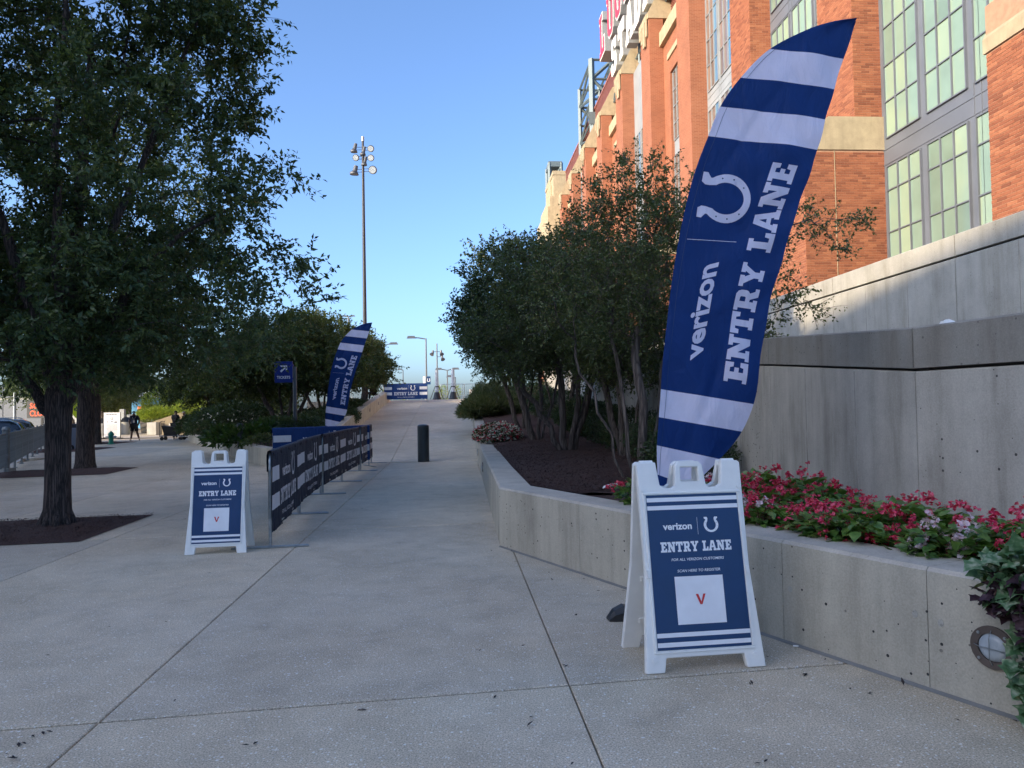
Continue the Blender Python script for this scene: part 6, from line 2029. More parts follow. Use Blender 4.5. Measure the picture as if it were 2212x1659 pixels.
# --- left garden
def on_g(u, v, Y):
    p = W(u, v, Y); return (p.x, p.y, gz(p.x, p.y))
g_l = 'garden trees behind the left wall'
stG = multi([(-0.15, 0, -1.3, 0.2, 2.2), (0.0, 0.1, -0.4, 0.3, 2.6), (0.12, 0, 0.5, 0.1, 2.6), (0.2, 0.1, 1.5, 0.3, 2.4)])
lobG = [(0, 0, 3.0, 2.6, 2.2, 1.4), (1.6, 0, 2.4, 1.8, 1.7, 1.0), (-1.7, 0.2, 2.3, 1.8, 1.7, 1.0), (0.4, 0.2, 4.0, 1.6, 1.5, 0.8)]
p = on_g(612, 905, 30)
tG = tree('garden_tree', 'spreading garden tree with yellowing leaves behind the tickets sign', 'tree', g_l, p, stG, lobG, 430, 9, 11, 0.125, 41,
          (MT['bark_smooth'], MT['leaf_olive']), 0.10, shell=0.4, spread=0.5, aspect=0.6, step=0.35, wob=0.08)
p = on_g(480, 885, 37); dup(tG, p, 1.3, 'spreading garden tree left of the tickets sign, nearest the pavement', g_l, scale=0.92)
p = on_g(700, 890, 35); dup(tG, p, 2.9, 'spreading garden tree right of the tickets sign, behind the small flag', g_l, scale=1.02)
p = on_g(560, 880, 41); dup(tG, p, 4.4, 'spreading garden tree in the back row, between its two neighbours', g_l, scale=1.0)
stH = [trunk_line(1.5, 9, (0.0, 0), 5, 0.03)]
lobH = [(0, 0, 2.9, 1.25, 1.3, 1.45), (0.4, 0, 2.2, 1.1, 1.2, 0.9), (-0.5, 0, 2.3, 1.1, 1.2, 0.9)]
p = on_g(788, 857, 43.5)
tree('garden_tree', 'round headed tree with a thick dark trunk at the top of the ramp wall', 'tree', None, (p[0], p[1], 1.6), stH, lobH, 300, 8, 11, 0.12, 42,
     (MT['bark'], MT['leaf_olive']), 0.2, shell=0.4, spread=0.42, aspect=0.55, step=0.3)
labs = ['dark mounded shrub at the far left end of the garden wall', 'dark mounded shrub with white flowers behind the garden wall', 'dark mounded shrub right of the white flowering one', 'dark mounded shrub at the back of the garden, left side', 'dark mounded shrub at the back of the garden, right side']
for i, (u, v, Y, w_, h_) in enumerate(((436, 930, 37.0, 1.2, 0.7), (470, 930, 33.5, 1.4, 0.85), (520, 915, 33, 1.6, 1.0), (560, 895, 38, 2.0, 1.0), (500, 900, 40, 2.0, 0.9))):
    p = on_g(u, v, Y)
    shrub('garden_shrub', labs[i], 'shrub', 'dark mounded shrubs in the left garden', p, [(0, 0, h_ * 0.4, w_, w_, h_)], 5000, 0.13, 120 + i, MT['leaf_deep'], aspect=0.5)
for i, (u, v, Y, w_, h_) in enumerate(((650, 925, 25.5, 1.0, 0.55), (600, 925, 26.5, 1.0, 0.6), (690, 915, 27.5, 0.9, 0.6), (728, 903, 29.5, 0.9, 0.7), (745, 888, 33.5, 0.9, 0.7), (762, 872, 38, 1.0, 0.6), (680, 900, 31, 1.4, 0.6))):
    p = on_g(u, v, Y)
    shrub('clipped_shrub', ['clipped low shrub just right of the tickets sign post', 'clipped low shrub just left of the tickets sign post', 'clipped low shrub behind the small flag', 'clipped low shrub right of the small flag beside the ramp wall', 'clipped low shrub half way up the ramp wall', 'clipped low shrub near the top of the ramp wall', 'clipped low shrub in the shade behind the front row'][i], 'shrub', 'clipped low shrubs beside the ramp wall',
          p, [(0, 0, h_ * 0.45, w_, w_, h_ * 0.7)], 8000, 0.075, 140 + i, MT['leaf_deep'], aspect=0.5)
for i, (u, v, Y) in enumerate(((500, 942, 24.9), (530, 947, 23.9), (560, 945, 24.6), (580, 943, 25.3), (480, 940, 26.2))):
    p = on_g(u, v, Y)
    shrub('hosta', ['broad leaved hosta left of the small post light', 'broad leaved hosta right beside the small post light', 'broad leaved yellow green plant right of the small post light', 'broad leaved yellow green plant next to the crosswise barricade', 'broad leaved hosta furthest left behind the wall'][i], 'plant', 'broad leaved plants behind the garden wall',
          p, [(0, 0, 0.10, 0.62, 0.62, 0.40)], 420, 0.30, 160 + i, MT['leaf_hosta'], aspect=0.42, droop=0.25, vertical=0.4, stems=4)
for i, (u, v, Y) in enumerate(((455, 915, 34.0), (488, 918, 30.5))):
    p = on_g(u, v, Y); rng = np.random.default_rng(180 + i)
    q = sample_lobes([(0, 0, 0.75, 1.1, 0.8, 0.35)], 22, rng, 0.5); q = np.repeat(q, 5, axis=0)
    D = rng.normal(size=q.shape)
    r_ = empty('white_flowers', p, 0, ['sprinkle of white flowers over the dark shrub', 'sprinkle of white flowers nearest the broad leaved plants'][i], 'flowers')
    leaf_cloud('blossoms', q, D, 0.06, rng, MT['petal_white'], r_, aspect=0.8)
p = on_g(577, 962, 22.5); rng = np.random.default_rng(190)
shrub('flower_patch', 'low patch of reddish bedding flowers at the corner of the garden wall', 'flower bed', None, (p[0], p[1], 0.5), [(0, 0, 0.05, 0.7, 0.8, 0.28)], 1500, 0.08, 191, MT['leaf_olive'], aspect=0.7)
# sunlit juniper bank and golden shrub beyond
labs = ['sunlit bright green juniper spreading over the concrete slope', 'sunlit juniper higher up the slope', 'sunlit juniper lowest on the slope near the people']
for i, (u, v, Y, w_, h_) in enumerate(((385, 893, 52, 2.6, 0.5), (415, 884, 55, 2.6, 0.6), (350, 898, 52, 1.6, 0.5))):
    p = W(u, v, Y)
    shrub('juniper', labs[i], 'shrub', 'sunlit junipers on the slope', (p.x, p.y, p.z - 0.2), [(0, 0, h_ * 0.5, w_, 1.6, h_)], 5500, 0.22, 220 + i, MT['leaf_lime'], aspect=0.22, vertical=0.2)
p = W(350, 893, 57)
shrub('golden_shrub', 'tall sunlit golden green shrub left of the juniper slope', 'shrub', None, (p.x, p.y, 0.7), [(0, 0, 1.4, 1.5, 1.4, 1.3), (1.2, 0, 1.6, 1.2, 1.2, 1.2), (2.0, 0.3, 2.0, 1.0, 1.0, 0.9), (-0.6, 0, 0.6, 1.2, 1.2, 0.7)], 16000, 0.17, 230, MT['leaf_lime'], aspect=0.3, vertical=0.3)

# mulch chips strewn over the beds, dry leaves on the paving
rng = np.random.default_rng(5)
def chips(name, pts, size, mat, kindlab):
    n = len(pts); d = rng.normal(size=(n, 3)); d[:, 2] *= 0.25; d /= np.linalg.norm(d, axis=1, keepdims=True)
    o = leaf_cloud(name, pts, d, size, rng, mat, None, aspect=0.35, fold=0.1, flat=3)
    tag(o, kind='stuff'); return o
pts = []
for _ in range(16000):
    y = 8.4 + 13 * rng.uniform() ** 1.5; x = rng.uniform(x_right(y) + 0.32, 2.6); pts.append((x, y, bed_z(x, y) + 0.012))
for _ in range(5000):
    a, b = rng.uniform(), rng.uniform(); x = -8.6 + a * 3.3; y = 8.5 + 0.2 * (x + 5.2) + 0.45 + b * 2.1; pts.append((x, y, 0.055))
chips('mulch_chips', np.array(pts), 0.045, MT['mulch'], '')
pts = []
for _ in range(50):
    y = rng.uniform(2.9, 20) ** 1.0; x = rng.uniform(-0.75 * y, -0.1 if y > 8.2 else 0.3); pts.append((x, y, 0.006))
for _ in range(40):
    s_ = rng.uniform(0, 7); q = near_pt(s_) - dn_in * abs(rng.normal() * 0.35 + 0.05); pts.append((q.x, q.y, 0.006))
for (u, v) in ((40, 1604), (20, 1632), (92, 1580), (30, 1640), (68, 1588), (1223, 1437), (1035, 1403), (1622, 1480), (1872, 1498), (1740, 1455), (1645, 1648), (775, 1533), (540, 1610)):
    g_ = G(u, v, 0.006)
    pts += [(g_.x, g_.y, 0.008), (g_.x + 0.012, g_.y + 0.006, 0.007)]
chips('dry_leaves', np.array(pts), 0.042, MT['debris'], '')
# ------------------------------------------------------------------ steel fence along the street
def steel_fence(i, A, B, label, nb=22):
    d = (B - A); L = d.length
    root = empty('steel_fence', A, math.atan2(d.y, d.x), label, 'fence', 'steel fence panels along the kerb')
    m = MB(); m.tube([(0, 0, 1.04), (L, 0, 1.04)], 0.022, 6); m.obj('top_rail', MT['galv_dull'], root)
    m = MB(); m.tube([(0, 0, 0.20), (L, 0, 0.20)], 0.018, 6); m.obj('bottom_rail', MT['galv_dull'], root)
    me = None
    for k in range(nb):
        x = 0.1 + (L - 0.2) * k / (nb - 1)
        if me is None:
            m = MB(); m.box(-0.007, 0.007, -0.018, 0.018, 0.21, 1.03); o = m.obj('bar', MT['galv_dull'], root); me = o.data
        else: o = link('bar', me, None, root)
        o.location.x = x
    for x in (0.02, L - 0.03):
        m = MB(); m.box(x - 0.025, x + 0.025, -0.025, 0.025, 0.0, 1.1); m.box(x - 0.05, x + 0.05, -0.06, 0.06, 0.0, 0.02); m.obj('post', MT['galv_dull'], root)
    return root
ords = ['nearest the camera at the left edge', 'second from the left edge', 'third from the left edge, before the round capped post', 'fourth, just past the round capped post', 'fifth along the kerb', 'sixth along the kerb', 'seventh along the kerb', 'eighth along the kerb', 'ninth along the kerb, far off', 'tenth along the kerb, furthest off']
P0 = K0 - sd * 3.2
for i in range(10):
    A = P0 + sd * (2.02 * i + (0.35 if i > 2 else 0)); B = A + sd * 1.98
    steel_fence(i, Vector((A.x, A.y, 0.0)), Vector((B.x, B.y, 0)), 'grey steel bar fence panel, ' + ords[i])
for i in range(10, 18):
    A = P0 + sd * (2.02 * i + 0.35); B = A + sd * 1.98
    steel_fence(i, Vector((A.x, A.y, 0.0)), Vector((B.x, B.y, 0)), 'grey steel bar fence panel past the big trunks, number %s of the far stretch' % ['one', 'two', 'three', 'four', 'five', 'six', 'seven', 'eight'][i - 10], nb=14)
g_ = P0 + sd * (2.02 * 3 + 0.15)
po = empty('gate_post', (g_.x, g_.y, 0), 0, 'thick round capped steel post in the bar fence', 'post')
m = MB(); m.lathe([(0.085, 0), (0.085, 1.12), (0.095, 1.13), (0.095, 1.17), (0.07, 1.215), (0, 1.235)], n=18); m.obj('post_tube', MT['galv_dull'], po, auto=30)
m = MB(); m.box(-0.17, 0.17, -0.15, 0.15, 0, 0.14); m.obj('base_block', MT['wall_pale'], po)

# ------------------------------------------------------------------ cars
MT['car_dark'] = plain('dark_blue_car_paint', (0.012, 0.016, 0.026), 0.22, 0.3, 0.02, coat=1.0)
MT['car_white'] = plain('white_car_paint', (0.62, 0.64, 0.66), 0.25, 0.0, 0.02, coat=1.0)
MT['car_grey'] = plain('grey_car_paint', (0.10, 0.11, 0.12), 0.25, 0.5, 0.02, coat=1.0)
MT['car_glass'] = plain('car_window_glass', (0.012, 0.016, 0.02), 0.06, 0.0, 0.0, coat=1.0)
MT['tail_red'] = plain('red_tail_lamp', (0.35, 0.01, 0.012), 0.2, coat=1.0)
MT['tyre'] = plain('rubber', (0.018, 0.018, 0.018), 0.8)
MT['head_lamp'] = plain('headlamp_glass', (0.5, 0.52, 0.55), 0.1, coat=1.0)
def car(kind, paint, loc, rz, label):
    root = empty('parked_car', loc, rz, label, 'car', 'cars parked beyond the steel fence')
    # stations along x (front +): x, half width low, z low, belt z, roof z, half width roof
    if kind == 'suv':
        st = [(-2.30, 0.80, 0.42, 0.78, 0.78, 0.78), (-2.25, 0.90, 0.30, 1.02, 1.03, 0.80), (-1.95, 0.93, 0.26, 1.06, 1.52, 0.66), (-1.6, 0.94, 0.24, 1.06, 1.68, 0.64), (-0.5, 0.95, 0.24, 1.03, 1.74, 0.64), (0.35, 0.95, 0.24, 1.00, 1.69, 0.63), (0.7, 0.95, 0.24, 0.99, 1.55, 0.64), (1.25, 0.94, 0.24, 0.98, 1.10, 0.74), (1.9, 0.92, 0.25, 0.92, 0.96, 0.76), (2.25, 0.84, 0.28, 0.76, 0.80, 0.70), (2.38, 0.70, 0.36, 0.62, 0.64, 0.60)]
    else:
        st = [(-2.30, 0.76, 0.40, 0.72, 0.72, 0.74), (-2.2, 0.86, 0.28, 0.92, 0.94, 0.74), (-1.7, 0.90, 0.24, 0.96, 1.02, 0.72), (-1.0, 0.91, 0.22, 0.95, 1.36, 0.60), (-0.3, 0.92, 0.22, 0.93, 1.45, 0.58), (0.3, 0.92, 0.22, 0.92, 1.42, 0.58), (0.6, 0.92, 0.22, 0.91, 1.30, 0.60), (1.2, 0.91, 0.22, 0.90, 0.96, 0.72), (1.9, 0.88, 0.23, 0.82, 0.85, 0.72), (2.2, 0.80, 0.26, 0.70, 0.73, 0.66), (2.34, 0.66, 0.34, 0.58, 0.60, 0.56)]
    vs = []; fs = []; mi = []
    n = 12
    for (x, w, zl, zb, zr, wr) in st:
        half = [(w * 0.9, zl), (w, zl + 0.12), (w * 1.0, (zl + zb) / 2), (w * 0.97, zb), (wr + (w * 0.97 - wr) * 0.12, zb + (zr - zb) * 0.86), (wr * 0.8, zr)]
        ring = [(x, -y, z) for y, z in half] + [(x, y, z) for y, z in reversed(half)]
        vs += ring
    body = MB(); glass = MB()
    for i in range(len(st) - 1):
        for k in range(n):
            j = (k + 1) % n
            q = [vs[i * n + k], vs[i * n + j], vs[(i + 1) * n + j], vs[(i + 1) * n + k]]
            body.add(q, [(0, 1, 2, 3)])
    body.add([vs[k] for k in range(n)], [tuple(range(n))]); body.add([vs[(len(st) - 1) * n + k] for k in range(n)], [tuple(range(n))])
    me = body.mesh('body')
    bm = bmesh.new(); bm.from_mesh(me); bmesh.ops.remove_doubles(bm, verts=bm.verts, dist=0.0005); bmesh.ops.recalc_face_normals(bm, faces=bm.faces); bm.to_mesh(me); bm.free()
    me.polygons.foreach_set('use_smooth', [True] * len(me.polygons)); me.set_sharp_from_angle(angle=R(38))
    link('body', me, paint, root)
    # side windows, windscreen and rear window as inset-proud glass
    def strip(i0, i1, name, sgn):
        m = MB()
        for i in range(i0, i1):
            for q in range(1):
                A, B = st[i], st[i + 1]
                def pt(s_, t):
                    x, w, zl, zb, zr, wr = s_
                    y1 = w * 0.97; y2 = wr + (w * 0.97 - wr) * 0.12
                    return (x, sgn * (lerp(y1, y2, t) + 0.006), lerp(zb, zb + (zr - zb) * 0.86, t))
                m.add([pt(A, 0.1), pt(B, 0.1), pt(B, 0.9), pt(A, 0.9)], [(0, 1, 2, 3)])
        m.obj(name, MT['car_glass'], root)
    rng_ = (2, 6) if kind == 'suv' else (3, 6)
    for sgn in (-1, 1):
        strip(rng_[0], rng_[1], 'side_window', sgn)
    def cross(i, name):
        A, B = st[i], st[i + 1]
        m = MB()
        ya, yb = A[5] * 0.84, B[5] * 0.84
        m.add([(A[0], -ya, A[4] + 0.006), (A[0], ya, A[4] + 0.006), (B[0], yb, B[4] + 0.006), (B[0], -yb, B[4] + 0.006)], [(0, 1, 2, 3)])
        m.obj(name, MT['car_glass'], root)
    cross(6, 'windscreen'); cross(1 if kind == 'suv' else 2, 'rear_window')
    for sgn in (-1, 1):
        m = MB(); m.cbox((-2.2 if kind == 'suv' else -2.15, sgn * 0.80, 1.0 if kind == 'suv' else 0.84), (0.09, 0.13, 0.14), b=0.03); m.obj('tail_lamp', MT['tail_red'], root)
        m = MB(); m.cbox((2.17, sgn * 0.68, 0.70), (0.12, 0.15, 0.07), b=0.03); m.obj('headlight', MT['head_lamp'], root)
        m = MB(); m.cbox((0.75, sgn * 1.02, 1.02), (0.07, 0.09, 0.06), b=0.02); m.obj('side_mirror', paint, root)
        if kind == 'suv':
            m = MB(); m.tube([(-1.6, sgn * 0.58, 1.72), (-1.4, sgn * 0.58, 1.77), (0.0, sgn * 0.58, 1.79), (0.2, sgn * 0.58, 1.73)], 0.018, 6); m.obj('roof_rail', MT['galv'], root)
    for x in (-1.4, 1.42):
        for sgn in (-1, 1):
            w_ = empty('wheel', (x, sgn * 0.86, 0.33)); w_.parent = root
            m = MB(); pr = [(0.20, -0.10), (0.31, -0.11), (0.335, -0.07), (0.335, 0.07), (0.31, 0.11), (0.20, 0.10)]
            n2 = 20; v2 = []; f2 = []
            for r, y in pr:
                for k in range(n2): v2.append((r * math.cos(2 * PI * k / n2), y, r * math.sin(2 * PI * k / n2)))
            for a in range(5):
                for k in range(n2):
                    j = (k + 1) % n2; f2.append((a * n2 + k, a * n2 + j, a * n2 + n2 + j, a * n2 + n2 + k))
            m.add(v2, f2); m.obj('tyre', MT['tyre'], w_, smooth=True)
            m = MB(); v2 = [(0.2 * math.cos(2 * PI * k / n2), sgn * 0.085, 0.2 * math.sin(2 * PI * k / n2)) for k in range(n2)]; m.add(v2, [tuple(range(n2))]); m.obj('rim', MT['galv'], w_)
    return root
NOSE_OUT = math.atan2(sn.y, sn.x)
def park(kind, paint, t, away, rz, label):
    q = K0 + sd * t + sn * away
    return car(kind, paint, (q.x, q.y, -0.42), rz, label)
park('suv', MT['car_dark'], 12.2, 3.3, NOSE_OUT, 'dark car at the left edge, only its sloping tail in view')
park('sedan', MT['car_white'], 17.6, 3.4, NOSE_OUT + PI, 'white parked car with dark windscreen behind the steel fence')
park('suv', MT['car_dark'], 22.6, 3.3, NOSE_OUT, 'dark sport utility car with red tail lamp behind the steel fence')
park('suv', MT['car_grey'], 28.5, 3.3, NOSE_OUT, 'grey car parked past the dark sport utility car, mostly hidden')
park('suv', MT['car_white'], 27.0, 12.5, NOSE_OUT + PI, 'silver white car with roof rails, second row beyond the fence')
park('suv', MT['car_grey'], 38.0, 13.5, NOSE_OUT, 'grey car with roof rails, last row beyond the fence')

# ------------------------------------------------------------------ hydrant
hp = W(240, 960, 36.2)
hy = empty('fire_hydrant', (hp.x, hp.y, 0), 0.2, 'teal green fire hydrant at the edge of the far mulch strip', 'fire hydrant')
MT['teal'] = plain('teal_paint', (0.015, 0.22, 0.15), 0.4)
m = MB(); m.lathe([(0.16, 0), (0.16, 0.04), (0.105, 0.05), (0.105, 0.42), (0.135, 0.43), (0.135, 0.47), (0.11, 0.48)], n=18); m.obj('barrel', MT['teal'], hy, auto=30)
m = MB(); m.lathe([(0.13, 0.48), (0.13, 0.51), (0.10, 0.57), (0.05, 0.615), (0.03, 0.62), (0.03, 0.66), (0, 0.665)], n=18); m.obj('bonnet', MT['teal'], hy, auto=30)
for a, r_, l_ in ((0, 0.055, 0.2), (180, 0.045, 0.19), (270, 0.065, 0.19)):
    m = MB(); c_, s_ = math.cos(R(a)), math.sin(R(a))
    m.tube([(0.08 * c_, 0.08 * s_, 0.36), (l_ * c_, l_ * s_, 0.36)], r_, 12)
    m.tube([(l_ * c_, l_ * s_, 0.36), ((l_ + 0.05) * c_, (l_ + 0.05) * s_, 0.36)], [r_ * 1.15, r_ * 0.7], 8)
    m.obj('outlet', MT['galv'] if a != 270 else MT['teal'], hy, auto=40)
# litter bins, info board, scooter, crossing sign
def lathe_bin(label, p, r=0.3, h=0.85, top=True):
    root = empty('litter_bin', p, 0, label, 'litter bin', 'pale round litter bins on the far pavement')
    m = MB(); m.lathe([(r * 0.92, 0), (r, 0.1), (r, h), (r * 0.9, h + 0.02)], n=18); m.obj('bin_body', MT['wall_pale'], root, auto=40)
    m = MB(); m.lathe([(r * 0.9, h + 0.02), (r * 0.95, h + 0.05), (r * 0.6, h + 0.28), (r * 0.3, h + 0.36), (0, h + 0.38)], n=18); m.obj('bin_lid', MT['black'], root, auto=40)
p = W(273, 933, 52); lathe_bin('pale round litter bin with black domed lid, right of the white info board', (p.x, p.y, 0), 0.42, 0.85)
p = W(222, 934, 51); lathe_bin('pale round litter bin half hidden left of the white info board', (p.x, p.y, 0), 0.42, 0.8)
p = W(161, 976, 31.5)
gb2 = empty('recycling_bin', (p.x, p.y, 0), 0.3, 'grey wheeled bin with dark lid behind the second trunk', 'litter bin')
m = MB(); m.cbox((0, 0, 0.48), (0.26, 0.28, 0.46), b=0.03); m.obj('bin_body', MT['frame_grey'], gb2)
m = MB(); m.cbox((0, 0, 1.0), (0.24, 0.26, 0.10), b=0.03); m.obj('bin_lid', MT['black'], gb2)
def flat_sign(name, label, cat, p0, w, h, z0, mat, rz=0.0, posts=True):
    root = empty(name, p0, rz, label, cat)
    m = MB(); m.cbox((0, 0, z0 + h / 2), (w / 2, 0.012, h / 2), b=0.003); bd = m.obj('sign_panel', mat, root)
    if posts:
        for x in (-w / 2 - 0.02, w / 2 + 0.02):
            m = MB(); m.box(x - 0.015, x + 0.015, -0.02, 0.02, 0, z0 + h + 0.02); m.obj('post', MT['black'], root)
            m = MB(); m.box(x - 0.015, x + 0.015, -0.3, 0.3, 0, 0.03); m.obj('foot', MT['black'], root)
    return root, bd
p = W(242, 935, 44.5)
rt_, bd = flat_sign('info_board', 'white printed information board in a black frame behind the hydrant', 'sign', (p.x, p.y, 0), 0.98, 1.45, 0.1, MT['print_white'])
P = Print(); P.font('NO RE-ENTRY', 0, 1.40, 0.66, bold=0.02); P.build('lettering', MT['print_navy'], lambda x, y, d: (x, -0.013 - d, y), bd, eps=0.003)
P = Print()
P.shoe(0, 1.18, 0.15)
for k in range(9): P.rect(-0.34 + 0.03 * (k % 3), 0.34 - 0.04 * (k % 2), 0.80 - k * 0.07, 0.815 - k * 0.07)
P.rect(-0.3, -0.22, 0.97, 1.01); P.rect(-0.05, 0.05, 0.97, 1.02); P.rect(0.15, 0.32, 0.94, 1.0)
P.build('print_marks', MT['print_navy'], lambda x, y, d: (x, -0.013 - d, y), bd, eps=0.003)
# yellow crossing sign, a diamond with a walking figure
MT['yellow'] = plain('fluorescent_yellow_sign', (0.62, 0.68, 0.02), 0.4, var=0.03)
p = W(172, 888, 33.0)
cs = empty('crossing_sign', (p.x, p.y, -0.1), 0.0, 'yellow diamond pedestrian crossing sign half hidden by the second trunk', 'sign')
zc = p.z + 0.1
m = MB(); m.tube([(0, 0.03, 0), (0, 0.03, zc + 0.2)], 0.03, 8); m.obj('post', MT['galv'], cs)
hw = 0.47
m = MB(); m.prism([(-hw, 0), (0, -hw), (hw, 0), (0, hw)], lambda x, y, d: (x, d, zc + y), -0.004, 0.004); bd = m.obj('sign_panel', MT['yellow'], cs)
T = lambda x, y, d: (x, -0.005 - d, zc + y)
P = Print()
b_ = 0.43; c_ = 0.415
P.poly([(-b_, 0), (0, -b_), (b_, 0), (0, b_)], [[(-c_, 0), (0, -c_), (c_, 0), (0, c_)]])
P.poly([(-0.02 + 0.045 * math.cos(a), 0.225 + 0.045 * math.sin(a)) for a in np.linspace(0, 2 * PI, 12, endpoint=False)])
P.poly([(-0.05, 0.165), (0.06, 0.165), (0.075, 0.0), (0.05, -0.06), (0.13, -0.2), (0.09, -0.23), (0.0, -0.07), (-0.03, -0.23), (-0.085, -0.23), (-0.03, -0.02), (-0.03, 0.06), (-0.10, 0.0), (-0.17, -0.01), (-0.16, 0.04), (-0.11, 0.045)])
P.build('pedestrian_symbol', MT['black'], T, bd, eps=0.002)
# parked kick scooter
p = W(152, 965, 30.5)
sc_r = empty('kick_scooter', (p.x, p.y, 0.0), 1.3, 'dark electric kick scooter leaning by the far fence', 'scooter')
m = MB(); m.tube([(0.0, 0, 0.16), (-0.08, 0, 0.75), (-0.14, 0, 1.12)], 0.026, 8); m.obj('stem', MT['black_metal'], sc_r)
m = MB(); m.tube([(-0.14, -0.24, 1.13), (-0.14, 0.24, 1.13)], 0.017, 8); m.obj('handlebar', MT['black_metal'], sc_r)
m = MB(); m.hexa([(-0.95, -0.08, 0.12), (-0.08, -0.08, 0.12), (-0.08, 0.08, 0.12), (-0.95, 0.08, 0.12), (-0.93, -0.07, 0.17), (0.0, -0.07, 0.2), (0.0, 0.07, 0.2), (-0.93, 0.07, 0.17)]); m.obj('deck', MT['black_metal'], sc_r)
for x in (0.05, -1.0):
    m = MB(); v2 = []; f2 = []
    for r, y in ((0.06, -0.025), (0.12, -0.025), (0.12, 0.025), (0.06, 0.025)):
        for k in range(16): v2.append((x + r * math.cos(2 * PI * k / 16), y, 0.12 + r * math.sin(2 * PI * k / 16)))
    for a in range(4):
        for k in range(16):
            f2.append((a * 16 + k, a * 16 + (k + 1) % 16, ((a + 1) % 4) * 16 + (k + 1) % 16, ((a + 1) % 4) * 16 + k))
    m.add(v2, f2); m.obj('wheel', MT['tyre'], sc_r)

# ------------------------------------------------------------------ people
MT['skin'] = plain('skin', (0.30, 0.17, 0.11), 0.5, var=0.04)
MT['skin_dark'] = plain('darker_skin', (0.12, 0.065, 0.045), 0.5, var=0.04)
MT['cloth_navy'] = plain('navy_cloth', (0.012, 0.018, 0.045), 0.85)
MT['cloth_black'] = plain('black_cloth', (0.012, 0.013, 0.016), 0.85)
MT['cloth_khaki'] = plain('pale_cap_cloth', (0.40, 0.34, 0.28), 0.85)
MT['cloth_olive'] = plain('olive_cloth', (0.10, 0.09, 0.06), 0.85)
MT['hair'] = plain('dark_hair', (0.015, 0.011, 0.009), 0.7)
def skinned(name, verts, edges, radii, mat, parent, root_i=0, sub=2):
    me = bpy.data.meshes.new(name); me.from_pydata(verts, edges, []); me.update()
    o = link(name, me, mat, parent)
    sk = o.modifiers.new('skin', 'SKIN'); sk.use_smooth_shade = True
    lay = me.skin_vertices[0] if me.skin_vertices else None
    if lay is None:
        bm = bmesh.new(); bm.from_mesh(me); bm.verts.layers.skin.verify(); bm.to_mesh(me); bm.free(); lay = me.skin_vertices[0]
    for i, r in enumerate(radii):
        lay.data[i].radius = (r if isinstance(r, tuple) else (r, r)); lay.data[i].use_root = (i == root_i)
    s = o.modifiers.new('sub', 'SUBSURF'); s.levels = sub; s.render_levels = sub
    return o
